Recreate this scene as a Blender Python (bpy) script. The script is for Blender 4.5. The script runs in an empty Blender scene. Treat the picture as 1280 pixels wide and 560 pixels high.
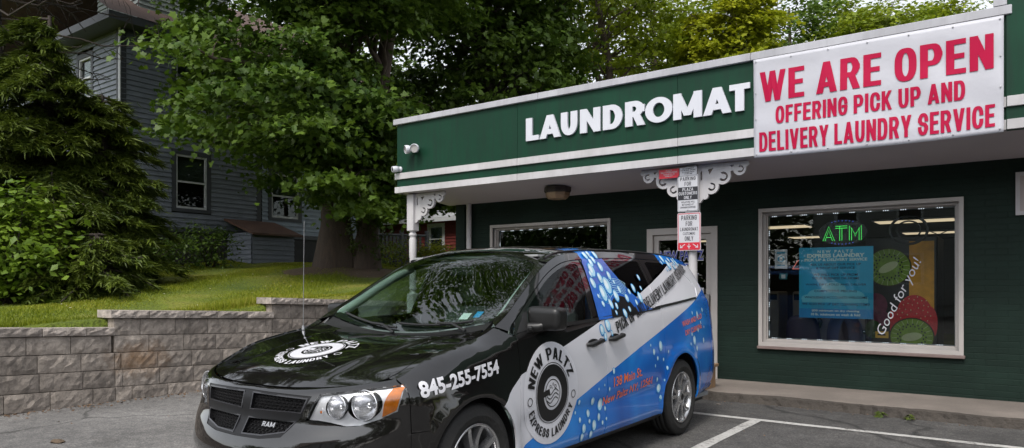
import bpy, bmesh, math, random
import numpy as np
from mathutils import Vector, Matrix
from mathutils.bvhtree import BVHTree
from mathutils.geometry import delaunay_2d_cdt
R = math.radians
scene = bpy.context.scene
col = scene.collection
rng = np.random.default_rng(7)
random.seed(7)

# ------------------------------------------------------------------ camera, sky, sun, exposure
cam_d = bpy.data.cameras.new('camera')
cam = bpy.data.objects.new('camera', cam_d)
col.objects.link(cam)
cam.location = (0, 0, 1.39)
cam.rotation_euler = (R(90), 0, R(35.8))
cam_d.sensor_width = 36
cam_d.lens = 36 * 900 / 1280
cam_d.shift_y = 76 / 1280
cam_d.clip_end = 2000
cam_d.clip_start = 0.05
scene.camera = cam

SUN_EL, SUN_AZ = 54, 168          # azimuth clockwise from +Y
world = bpy.data.worlds.new('World')
scene.world = world
world.use_nodes = True
wt = world.node_tree
wt.nodes.clear()
wo = wt.nodes.new('ShaderNodeOutputWorld')
wb = wt.nodes.new('ShaderNodeBackground')
sky = wt.nodes.new('ShaderNodeTexSky')
sky.sky_type = 'NISHITA'
sky.sun_disc = False
sky.sun_elevation = R(SUN_EL)
sky.sun_rotation = R(SUN_AZ)
sky.air_density = 1.0
sky.dust_density = 2.0
sky.ozone_density = 1.0
hs = wt.nodes.new('ShaderNodeHueSaturation')
hs.inputs['Saturation'].default_value = 0.22
wb.inputs['Strength'].default_value = 0.15
wt.links.new(sky.outputs[0], hs.inputs['Color'])
wt.links.new(hs.outputs[0], wb.inputs['Color'])
wt.links.new(wb.outputs[0], wo.inputs['Surface'])

sun_d = bpy.data.lights.new('sun', 'SUN')
sun_d.energy = 1.1
sun_d.angle = R(16)
sun_d.color = (1.0, 0.95, 0.87)
sun = bpy.data.objects.new('sun', sun_d)
col.objects.link(sun)
saz = R(SUN_AZ)
sdir = Vector((math.sin(saz) * math.cos(R(SUN_EL)), math.cos(saz) * math.cos(R(SUN_EL)), math.sin(R(SUN_EL))))
sun.rotation_euler = (-sdir).to_track_quat('-Z', 'Y').to_euler()
sun.location = (5, -10, 30)

vs = scene.view_settings
vs.view_transform = 'Standard'
vs.look = 'None'
vs.gamma = 1
vs.use_curve_mapping = False
vs.exposure = 0.95
scene.cycles.max_bounces = 10
scene.cycles.transparent_max_bounces = 16
scene.cycles.caustics_reflective = False
scene.cycles.caustics_refractive = False
scene.cycles.sample_clamp_indirect = 6

# ------------------------------------------------------------------ helpers
class NT:
    def __init__(s, m):
        m.use_nodes = True
        s.t = m.node_tree
        s.t.nodes.clear()
        s.out = s.n('ShaderNodeOutputMaterial')
    def n(s, typ, **kw):
        nd = s.t.nodes.new(typ)
        for k, v in kw.items():
            if k[0] == '_':
                setattr(nd, k[1:], v)
            else:
                nd.inputs[k.replace('__', ' ')].default_value = v
        return nd
    def l(s, a, b):
        s.t.links.new(a, b)
    def ramp(s, fac, stops):
        r = s.n('ShaderNodeValToRGB')
        e = r.color_ramp.elements
        while len(e) < len(stops):
            e.new(0.5)
        for k, (p, c) in enumerate(stops):
            e[k].position = p
            e[k].color = c if len(c) == 4 else (*c, 1)
        s.l(fac, r.inputs[0])
        return r.outputs[0]
    def coord(s, scale=(1, 1, 1), kind='Object'):
        tc = s.n('ShaderNodeTexCoord')
        mp = s.n('ShaderNodeMapping')
        mp.inputs['Scale'].default_value = scale
        s.l(tc.outputs[kind], mp.inputs[0])
        return mp.outputs[0]

def mul(c, k):
    return tuple(min(1, x * k) for x in c)

def pm(name, c, rough=0.55, var=0.15, scale=4.0, bump=0.0, bscale=60.0, metal=0.0, coat=0.0, stretch=(1, 1, 1), spec=0.5, fine=0.06):
    """painted / plain surface with uneven colour, fine speckle and a little relief"""
    m = bpy.data.materials.new(name)
    t = NT(m)
    p = t.n('ShaderNodeBsdfPrincipled', Roughness=rough, Metallic=metal)
    p.inputs['Coat Weight'].default_value = coat
    p.inputs['Coat Roughness'].default_value = 0.03
    p.inputs['Specular IOR Level'].default_value = spec
    co = t.coord(stretch)
    nz = t.n('ShaderNodeTexNoise', Scale=scale, Detail=6.0, Roughness=0.6)
    t.l(co, nz.inputs['Vector'])
    nf = t.n('ShaderNodeTexNoise', Scale=scale * 24, Detail=3.0)
    t.l(co, nf.inputs['Vector'])
    mx = t.n('ShaderNodeMath', _operation='MULTIPLY_ADD')
    t.l(nf.outputs[0], mx.inputs[0]); mx.inputs[1].default_value = fine * 2
    t.l(nz.outputs[0], mx.inputs[2])
    o = t.ramp(mx.outputs[0], [(0.3, mul(c, 1 - var)), (0.5 + fine, c), (0.75 + fine, mul(c, 1 + var))])
    t.l(o, p.inputs['Base Color'])
    rr = t.n('ShaderNodeMapRange'); rr.inputs['To Min'].default_value = rough * 0.8; rr.inputs['To Max'].default_value = min(1, rough * 1.2)
    t.l(nz.outputs[0], rr.inputs[0]); t.l(rr.outputs[0], p.inputs['Roughness'])
    if bump:
        nb = t.n('ShaderNodeTexNoise', Scale=bscale, Detail=5.0)
        t.l(co, nb.inputs['Vector'])
        b = t.n('ShaderNodeBump', Strength=bump, Distance=0.02)
        t.l(nb.outputs[0], b.inputs['Height']); t.l(b.outputs[0], p.inputs['Normal'])
    t.l(p.outputs[0], t.out.inputs[0])
    return m

def emis(name, c, k):
    m = bpy.data.materials.new(name)
    t = NT(m)
    e = t.n('ShaderNodeEmission', Color=(*c, 1), Strength=k)
    t.l(e.outputs[0], t.out.inputs[0])
    return m

def glass(name, tint, rough=0.0, ior=1.5, boost=1.0, wave=.02):
    """thin pane: tinted see-through plus mirror reflection by Fresnel"""
    m = bpy.data.materials.new(name)
    t = NT(m)
    tr = t.n('ShaderNodeBsdfTransparent', Color=(*tint, 1))
    gl = t.n('ShaderNodeBsdfGlossy', Roughness=rough, Color=(0.95, 0.97, 0.97, 1))
    fr = t.n('ShaderNodeFresnel', IOR=ior)
    k = t.n('ShaderNodeMath', _operation='MULTIPLY', _use_clamp=True)
    t.l(fr.outputs[0], k.inputs[0]); k.inputs[1].default_value = boost
    nz = t.n('ShaderNodeTexNoise', Scale=1.3, Detail=2.0)
    t.l(t.coord(), nz.inputs['Vector'])
    if wave:
        b = t.n('ShaderNodeBump', Strength=wave, Distance=0.02)
        t.l(nz.outputs[0], b.inputs['Height']); t.l(b.outputs[0], gl.inputs['Normal'])
    mx = t.n('ShaderNodeMixShader')
    t.l(k.outputs[0], mx.inputs[0]); t.l(tr.outputs[0], mx.inputs[1]); t.l(gl.outputs[0], mx.inputs[2])
    t.l(mx.outputs[0], t.out.inputs[0])
    return m

def leafmat(name, c1, c2, scale=0.5, trans=0.35, rough=0.5, hue=None):
    m = bpy.data.materials.new(name)
    t = NT(m)
    co = t.coord()
    nz = t.n('ShaderNodeTexNoise', Scale=scale, Detail=4.0)
    t.l(co, nz.inputs['Vector'])
    geo = t.n('ShaderNodeNewGeometry')
    mx = t.n('ShaderNodeMath', _operation='MULTIPLY_ADD')
    t.l(geo.outputs['Random Per Island'], mx.inputs[0]); mx.inputs[1].default_value = 0.5
    t.l(nz.outputs[0], mx.inputs[2])
    stops = [(0.35, c1), (1.0, c2)] if hue is None else [(0.35, c1), (0.9, c2), (1.0, hue)]
    o = t.ramp(mx.outputs[0], stops)
    p = t.n('ShaderNodeBsdfPrincipled', Roughness=rough)
    p.inputs['Specular IOR Level'].default_value = 0.35
    t.l(o, p.inputs['Base Color'])
    tl = t.n('ShaderNodeBsdfTranslucent')
    t.l(o, tl.inputs['Color'])
    ms = t.n('ShaderNodeMixShader', Fac=trans)
    t.l(p.outputs[0], ms.inputs[1]); t.l(tl.outputs[0], ms.inputs[2])
    t.l(ms.outputs[0], t.out.inputs[0])
    return m

def link_mesh(name, me, mats, parent=None, origin=None):
    ob = bpy.data.objects.new(name, me)
    for m in (mats if isinstance(mats, (list, tuple)) else [mats]):
        me.materials.append(m)
    col.objects.link(ob)
    if parent is not None:
        ob.parent = parent
    return ob

def thing(name, label, cat, loc=(0, 0, 0), group=None, rotz=0.0):
    o = bpy.data.objects.new(name, None)
    o.empty_display_size = 0.2
    col.objects.link(o)
    o.location = loc
    o.rotation_euler = (0, 0, rotz)
    return tag(o, label, cat, group)

def tag(o, label, cat, group=None):
    o['label'] = label
    o['category'] = cat
    if group:
        o['group'] = group
    return o

def kind(o, k='structure'):
    o['kind'] = k
    return o

def orig(parent):
    """world position of the thing a part belongs to"""
    if parent is None:
        return Vector((0, 0, 0))
    p = parent
    while p.parent is not None:
        p = p.parent
    return p.location.copy()

class MB:
    """collects shapes in world coordinates, builds one mesh"""
    def __init__(s):
        s.v = []; s.f = []; s.m = []; s.sm = []
    def add(s, vs, fs, mi=0, smooth=False):
        b = len(s.v)
        s.v.extend([tuple(x) for x in vs])
        for f in fs:
            s.f.append(tuple(i + b for i in f)); s.m.append(mi); s.sm.append(smooth)
        return s
    def box(s, lo, hi, mi=0, b=0.0, rz=0.0, piv=None, M=None):
        x0, y0, z0 = lo; x1, y1, z1 = hi
        if b <= 0:
            vs = [(x, y, z) for z in (z0, z1) for y in (y0, y1) for x in (x0, x1)]
            fs = [(0, 2, 3, 1), (4, 5, 7, 6), (0, 1, 5, 4), (2, 6, 7, 3), (0, 4, 6, 2), (1, 3, 7, 5)]
        else:
            b = min(b, (x1 - x0) * .49, (y1 - y0) * .49, (z1 - z0) * .49)
            bm = bmesh.new()
            bmesh.ops.create_cube(bm, size=1)
            for v in bm.verts:
                v.co = Vector(((x0 + x1) / 2 + v.co.x * (x1 - x0), (y0 + y1) / 2 + v.co.y * (y1 - y0), (z0 + z1) / 2 + v.co.z * (z1 - z0)))
            bmesh.ops.bevel(bm, geom=bm.edges[:], offset=b, segments=1, affect='EDGES')
            bm.verts.index_update()
            vs = [tuple(v.co) for v in bm.verts]
            fs = [tuple(v.index for v in f.verts) for f in bm.faces]
            bm.free()
        if rz:
            c, sn = math.cos(rz), math.sin(rz)
            px, py = piv if piv else ((x0 + x1) / 2, (y0 + y1) / 2)
            vs = [(px + (x - px) * c - (y - py) * sn, py + (x - px) * sn + (y - py) * c, z) for x, y, z in vs]
        if M is not None:
            vs = [tuple(M @ Vector(v)) for v in vs]
        return s.add(vs, fs, mi)
    def tube(s, pts, r, n=10, mi=0, cap=True, smooth=True):
        pts = [Vector(p) for p in pts]
        rr = r if isinstance(r, (list, tuple)) else [r] * len(pts)
        rings = []
        prev = None
        for i, p in enumerate(pts):
            d = (pts[min(i + 1, len(pts) - 1)] - pts[max(i - 1, 0)])
            d = d.normalized() if d.length > 1e-9 else Vector((0, 0, 1))
            if prev is None:
                u = d.orthogonal().normalized()
            else:
                u = prev - d * prev.dot(d)
                u = u.normalized() if u.length > 1e-6 else d.orthogonal().normalized()
            prev = u
            w = d.cross(u)
            rings.append([p + (u * math.cos(2 * math.pi * k / n) + w * math.sin(2 * math.pi * k / n)) * rr[i] for k in range(n)])
        vs = [v for rg in rings for v in rg]
        fs = []
        for i in range(len(pts) - 1):
            for k in range(n):
                a = i * n + k; b2 = i * n + (k + 1) % n
                fs.append((a, b2, b2 + n, a + n))
        s.add(vs, fs, mi, smooth)
        if cap:
            L = len(pts) - 1
            s.add([v for v in rings[0]], [tuple(range(n - 1, -1, -1))], mi)
            s.add([v for v in rings[L]], [tuple(range(n))], mi)
        return s
    def lathe(s, prof, n=24, M=None, mi=0, smooth=True, a0=0.0, a1=2 * math.pi):
        """profile of (radius, height) turned about local z; M places it"""
        full = abs(a1 - a0 - 2 * math.pi) < 1e-6
        cnt = n if full else n + 1
        vs = []
        for rad, hgt in prof:
            for k in range(cnt):
                a = a0 + (a1 - a0) * k / n
                vs.append(Vector((rad * math.cos(a), rad * math.sin(a), hgt)))
        if M is not None:
            vs = [M @ v for v in vs]
        fs = []
        for i in range(len(prof) - 1):
            for k in range(n):
                k2 = (k + 1) % cnt
                fs.append((i * cnt + k, i * cnt + k2, (i + 1) * cnt + k2, (i + 1) * cnt + k))
        return s.add(vs, fs, mi, smooth)
    def prism(s, poly, fn, d, mi=0, tri=None):
        """2-D polygon -> solid; fn(u, v, w) gives the 3-D point, w from 0 to d"""
        n = len(poly)
        vs = [fn(u, v, 0) for u, v in poly] + [fn(u, v, d) for u, v in poly]
        fs = [tuple(range(n)), tuple(range(2 * n - 1, n - 1, -1))]
        fs += [(i, i + n, (i + 1) % n + n, (i + 1) % n) for i in range(n)]
        return s.add(vs, fs, mi)
    def shape(s, sh, fn, d=0.0, mi=0):
        """flat triangulated shape (verts2d, tris, boundary) -> sheet, or solid when d"""
        v2, tris, bnd = sh
        vs = [fn(u, v, d) for u, v in v2]
        s.add(vs, [tuple(t) for t in tris], mi)
        if d:
            vs2 = [fn(u, v, 0) for u, v in v2]
            s.add(vs + vs2, [(a, b, b + len(v2), a + len(v2)) for a, b in bnd], mi)
        return s
    def build(s, name, mats, parent=None, auto=None, local=False, fix=True):
        o = Vector((0, 0, 0)) if local else orig(parent)
        me = bpy.data.meshes.new(name)
        me.from_pydata([(x - o.x, y - o.y, z - o.z) for x, y, z in s.v], [], s.f)
        me.polygons.foreach_set('material_index', s.m)
        me.polygons.foreach_set('use_smooth', s.sm)
        if fix:
            bm = bmesh.new(); bm.from_mesh(me)
            bmesh.ops.recalc_face_normals(bm, faces=bm.faces)
            bm.to_mesh(me); bm.free()
        me.update()
        return link_mesh(name, me, mats, parent)

def np_mesh(name, V, F, mats, parent=None, mi=None, smooth=False):
    """V (n,3), F (m,k) or list of such arrays -> mesh object"""
    Fs = F if isinstance(F, list) else [F]
    me = bpy.data.meshes.new(name)
    o = orig(parent)
    V = np.asarray(V, float) - np.array(o)
    me.vertices.add(len(V)); me.vertices.foreach_set('co', V.astype(np.float32).ravel())
    loops = np.concatenate([f.ravel() for f in Fs])
    cnt = np.concatenate([np.full(len(f), f.shape[1]) for f in Fs])
    me.loops.add(len(loops)); me.loops.foreach_set('vertex_index', loops.astype(np.int32))
    me.polygons.add(len(cnt))
    me.polygons.foreach_set('loop_start', np.r_[0, np.cumsum(cnt)[:-1]].astype(np.int32))
    me.polygons.foreach_set('loop_total', cnt.astype(np.int32))
    if mi is not None:
        me.polygons.foreach_set('material_index', np.asarray(mi, np.int32))
    me.polygons.foreach_set('use_smooth', np.full(len(cnt), smooth))
    me.update(calc_edges=True)
    me.validate()
    return link_mesh(name, me, mats, parent)

# ---- flat shapes -----------------------------------------------------------
def inside(P, poly):
    x, y = P[:, 0], P[:, 1]
    r = np.zeros(len(P), bool)
    n = len(poly)
    for i in range(n):
        x0, y0 = poly[i]; x1, y1 = poly[(i + 1) % n]
        if y0 == y1:
            continue
        c = ((y0 > y) != (y1 > y)) & (x < (x1 - x0) * (y - y0) / (y1 - y0) + x0)
        r ^= c
    return r

def cdt(polys, lines=(), pts=(), keep=None):
    """constrained triangulation of loops, open lines and loose points; keep(centroids)->mask"""
    vs, es = [], []
    for pl in polys:
        b = len(vs); n = len(pl)
        vs += [Vector((float(a), float(c))) for a, c in pl]
        es += [(b + i, b + (i + 1) % n) for i in range(n)]
    for ln in lines:
        b = len(vs)
        vs += [Vector((float(a), float(c))) for a, c in ln]
        es += [(b + i, b + i + 1) for i in range(len(ln) - 1)]
    vs += [Vector((float(a), float(c))) for a, c in pts]
    ov, oe, of = delaunay_2d_cdt(vs, es, [], 0, 1e-5)[:3]
    V = np.array([(v.x, v.y) for v in ov]); F = np.array([f for f in of if len(f) == 3], int)
    C = V[F].mean(1)
    if keep is not None:
        k = keep(C)
        F = F[k]
    return V, F

def boundary(F):
    seen = {}
    for a, b, c in F:
        for e in ((a, b), (b, c), (c, a)):
            k = (min(e), max(e))
            seen[k] = None if k in seen else (int(e[0]), int(e[1]))
    return [e for e in seen.values() if e]

def union(polys, minus=()):
    V, F = cdt(list(polys) + list(minus), keep=lambda C: np.any([inside(C, p) for p in polys], 0) & ~(np.any([inside(C, p) for p in minus], 0) if minus else np.zeros(len(C), bool)))
    return V, F, boundary(F)

def circle(cx, cy, rx, ry=None, n=32, a0=0, a1=2 * math.pi):
    ry = rx if ry is None else ry
    full = abs(a1 - a0 - 2 * math.pi) < 1e-6
    return [(cx + rx * math.cos(a0 + (a1 - a0) * i / (n if full else n - 1)), cy + ry * math.sin(a0 + (a1 - a0) * i / (n if full else n - 1))) for i in range(n)]

def rrect(x0, y0, x1, y1, r, n=5):
    o = []
    for cx, cy, a in ((x1 - r, y1 - r, 0), (x0 + r, y1 - r, 90), (x0 + r, y0 + r, 180), (x1 - r, y0 + r, 270)):
        for k in range(n + 1):
            t = R(a + 90 * k / n)
            o.append((cx + r * math.cos(t), cy + r * math.sin(t)))
    return o

def fat(pts, w, closed=False):
    """thick polyline outline(s) with square ends, unit width w"""
    P = []
    for a, b in pts:
        q = Vector((float(a), float(b)))
        if not P or (q - P[-1]).length > 1e-4:
            P.append(q)
    if closed and len(P) > 1 and (P[0] - P[-1]).length < 1e-4:
        P.pop()
    out = []
    n = len(P)
    h = w / 2
    segs = n if closed else n - 1
    for i in range(segs):
        a, b = P[i], P[(i + 1) % n]
        d = b - a
        if d.length < 1e-9:
            continue
        d.normalize(); nn = Vector((-d.y, d.x))
        e0 = h if (not closed and i == 0) else 0
        e1 = h if (not closed and i == segs - 1) else 0
        a2, b2 = a - d * e0, b + d * e1
        out.append([tuple(a2 + nn * h), tuple(a2 - nn * h), tuple(b2 - nn * h), tuple(b2 + nn * h)])
    rng_ = range(n) if closed else range(1, n - 1)
    for i in rng_:
        a, b, c = P[i - 1], P[i], P[(i + 1) % n]
        d0 = (b - a).normalized(); d1 = (c - b).normalized()
        ang = abs(d0.angle(d1))
        if ang > R(60):     # mitre a square corner
            n0 = Vector((-d0.y, d0.x)); n1 = Vector((-d1.y, d1.x))
            bis = (n0 + n1)
            if bis.length > .2:
                bis.normalize()
                k = h / max(.35, bis.dot(n0))
                for sg in (1, -1):
                    out.append([tuple(b), tuple(b + n0 * h * sg), tuple(b + bis * k * sg), tuple(b + n1 * h * sg)])
        elif ang > .02:
            out.append(circle(b.x, b.y, h, n=12))
    return out

# bold capital letters drawn from strokes. X, Y run 0..1 inside the inset box.
KY = [0.52]
def rc(pts_r):
    """polyline with rounded corners: items (x, y, r)"""
    out = []
    n = len(pts_r)
    for i, (x, y, r) in enumerate(pts_r):
        if r == 0 or i in (0, n - 1):
            out.append((x, y)); continue
        a = Vector(pts_r[i - 1][:2]); b = Vector((x, y)); c = Vector(pts_r[i + 1][:2])
        da = (a - b); dc = (c - b)
        ra = min(r, da.length); rc_ = min(r, dc.length)
        p0 = b + da.normalized() * ra; p1 = b + dc.normalized() * rc_
        for k in range(7):
            t = k / 6
            # quarter-ellipse style blend
            s, cc = math.sin(t * math.pi / 2), math.cos(t * math.pi / 2)
            q = b + (p0 - b) * (1 - s) + (p1 - b) * (1 - cc)
            out.append(tuple(q))
    return out

def glyph(ch, w, tv, th, rnd=0.5):
    """-> list of polygons, letter box 0..w x 0..1"""
    P = []; rx = rnd
    def st(pts, closed=False):
        q = [((x * (w - tv) + tv / 2) / tv, (y * (1 - th) + th / 2) / th) for x, y in pts]
        for pl in fat(q, 1.0, closed):
            P.append([(a * tv, b * th) for a, b in pl])
    def dg(x0, x1, y0=0.0, y1=1.0, k=1.0):
        t = tv * k
        a = x0 * (w - t) + t / 2; b = x1 * (w - t) + t / 2
        P.append([(a - t / 2, y0), (a + t / 2, y0), (b + t / 2, y1), (b - t / 2, y1)])
    def bar(x0, x1, y):
        yy = y * (1 - th) + th / 2
        P.append([(x0 * w, yy - th / 2), (x1 * w, yy - th / 2), (x1 * w, yy + th / 2), (x0 * w, yy + th / 2)])
    ry = min(.5, rx * max(.5, w))
    def arc(pts):
        return rc(pts)
    if ch == 'A':
        dg(0, .5); dg(1, .5); bar(.22, .78, .22)
    elif ch == 'C':
        st(rc([(1, .68, 0), (1, 1, rx), (0, 1, rx), (0, 0, rx), (1, 0, rx), (1, .32, 0)]))
    elif ch == 'D':
        st(rc([(0, 0, 0), (0, 1, 0), (1, 1, rx * 1.1), (1, 0, rx * 1.1), (0, 0, 0)])); st([(0, 0), (0, 1)])
    elif ch == 'E':
        st([(0, 0), (0, 1)]); bar(.1, 1, 1); bar(.1, .92, .52); bar(.1, 1, 0)
    elif ch == 'F':
        st([(0, 0), (0, 1)]); bar(.1, 1, 1); bar(.1, .9, .5)
    elif ch == 'G':
        st(rc([(1, .7, 0), (1, 1, rx), (0, 1, rx), (0, 0, rx), (1, 0, rx), (1, .48, 0), (.6, .48, 0)]))
    elif ch == 'I':
        P.append([(0, 0), (tv, 0), (tv, 1), (0, 1)])
    elif ch == 'K':
        st([(0, 0), (0, 1)]); dg(.12, 1, .38, 1.0, .95); dg(1, .35, 0, .62, .95)
    elif ch == 'L':
        st([(0, 0), (0, 1)]); bar(.1, 1, 0)
    elif ch == 'M':
        st([(0, 0), (0, 1)]); st([(1, 0), (1, 1)]); dg(.5, .02, .12, 1, .85); dg(.5, .98, .12, 1, .85)
    elif ch == 'N':
        st([(0, 0), (0, 1)]); st([(1, 0), (1, 1)]); dg(1, 0, 0, 1, .95)
    elif ch == 'O':
        st(rc([(.5, 1, 0), (1, 1, rx), (1, 0, rx), (0, 0, rx), (0, 1, rx), (.5, 1, 0)]), True)
    elif ch == 'P':
        st([(0, 0), (0, 1)]); st(rc([(0, 1, 0), (1, 1, rx * .9), (1, .42, rx * .9), (0, .42, 0)]))
    elif ch == 'R':
        st([(0, 0), (0, 1)]); st(rc([(0, 1, 0), (.97, 1, rx * .9), (.97, .46, rx * .9), (0, .46, 0)])); dg(1, .55, 0, .5)
    elif ch == 'S':
        st(rc([(1, .72, 0), (1, 1, rx), (0, 1, rx), (0, .56, rx * .7), (1, .46, rx * .7), (1, 0, rx), (0, 0, rx), (0, .28, 0)]))
    elif ch == 'T':
        st([(.5, 0), (.5, 1)]); bar(0, 1, 1)
    elif ch == 'U':
        st(rc([(0, 1, 0), (0, 0, rx), (1, 0, rx), (1, 1, 0)]))
    elif ch == 'V':
        dg(.5, 0); dg(.5, 1)
    elif ch == 'W':
        k = .85; dg(.27, 0, 0, 1, k); dg(.27, .5, 0, 1, k); dg(.73, .5, 0, 1, k); dg(.73, 1, 0, 1, k)
    elif ch == 'X':
        dg(0, 1); dg(1, 0)
    elif ch == 'Y':
        st([(.5, 0), (.5, .45)]); dg(.5, 0, .38, 1); dg(.5, 1, .38, 1)
    elif ch == 'Z':
        bar(0, 1, 1); bar(0, 1, 0); dg(0, 1, th * .6, 1 - th * .6)
    elif ch == '8':
        st(rc([(.5, 1, 0), (1, 1, rx), (.95, .52, .2), (.5, .52, 0), (.05, .52, .2), (0, 1, rx), (.5, 1, 0)]), True)
        st(rc([(.5, .52, 0), (1, .52, rx * .8), (1, 0, rx), (0, 0, rx), (0, .52, rx * .8), (.5, .52, 0)]), True)
    elif ch == '4':
        st([(.72, 0), (.72, 1)]); bar(0, 1, .22); dg(.02, .66, .25, 1, .9)
    elif ch == '5':
        st(rc([(.95, 1, 0), (.04, 1, 0), (.04, .56, 0), (1, .6, rx), (1, 0, rx), (0, 0, rx), (0, .24, 0)]))
    elif ch == '2':
        st(rc([(0, .72, 0), (0, 1, rx), (1, 1, rx), (1, .6, .35), (.05, .05, 0)])); bar(0, 1, 0)
    elif ch == '7':
        bar(0, 1, 1); dg(.2, 1, 0, .95)
    elif ch == '-':
        bar(0, 1, .42)
    elif ch == '!':
        P.append([(0, .3), (tv, .3), (tv, 1), (0, 1)]); P.append([(0, 0), (tv, 0), (tv, th), (0, th)])
    return P

GW = {'I': 0, 'M': 1.3, 'W': 1.45, 'A': 1.1, 'V': 1.06, 'Y': 1.04, 'L': .84, 'E': .86, 'F': .84, 'T': .92, '-': .55, 'O': 1.02, 'S': .98}
def stroke_text(s, w=.55, tv=.2, th=.17, gap=.09, space=.3, rnd=.5, widths=None, ky=.52, kern=None):
    KY[0] = ky
    """-> list of (char, [polys]) laid out from x=0, cap height 1, and the total length"""
    x = 0; out = []
    for ch in s:
        if ch == ' ':
            x += space; continue
        gw = tv if ch in 'I!' else w * (widths or GW).get(ch, 1.0)
        if kern:
            x += kern[len(out)]
        pl = glyph(ch, gw, tv, th, rnd)
        out.append((ch, [[(a + x, b) for a, b in p] for p in pl]))
        x += gw + gap
    return out, x - gap

def text_shapes(s, x0, y0, x1, y1, **kw):
    """letter shapes fitted into a box"""
    g, L = stroke_text(s, **kw)
    sx = (x1 - x0) / L; sy = (y1 - y0)
    out = []
    for ch, pls in g:
        V, F, B = union(pls)
        out.append((ch, (np.c_[V[:, 0] * sx + x0, V[:, 1] * sy + y0], F, B)))
    return out

_ft = {}
def font_shape(s, x0, y0, x1, y1, bold=0.0, spacing=1.0, shear=0.0):
    """line of text in the built-in font fitted into a box -> flat shape"""
    key = (s, bold, spacing, shear)
    if key not in _ft:
        cu = bpy.data.curves.new('tmp_text', 'FONT')
        cu.body = s; cu.size = 1.0; cu.offset = bold; cu.space_character = spacing; cu.shear = shear
        cu.resolution_u = 3
        ob = bpy.data.objects.new('tmp_text', cu)
        me = bpy.data.meshes.new_from_object(ob)
        V = np.array([v.co[:2] for v in me.vertices])
        bm = bmesh.new(); bm.from_mesh(me); bmesh.ops.triangulate(bm, faces=bm.faces)
        F = np.array([[v.index for v in f.verts] for f in bm.faces])
        bm.free()
        bpy.data.meshes.remove(me); bpy.data.objects.remove(ob); bpy.data.curves.remove(cu)
        _ft[key] = (V, F)
    V, F = _ft[key]
    lo, hi = V.min(0), V.max(0)
    V2 = (V - lo) / (hi - lo) * np.array([x1 - x0, y1 - y0]) + np.array([x0, y0])
    return V2, F, []
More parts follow.
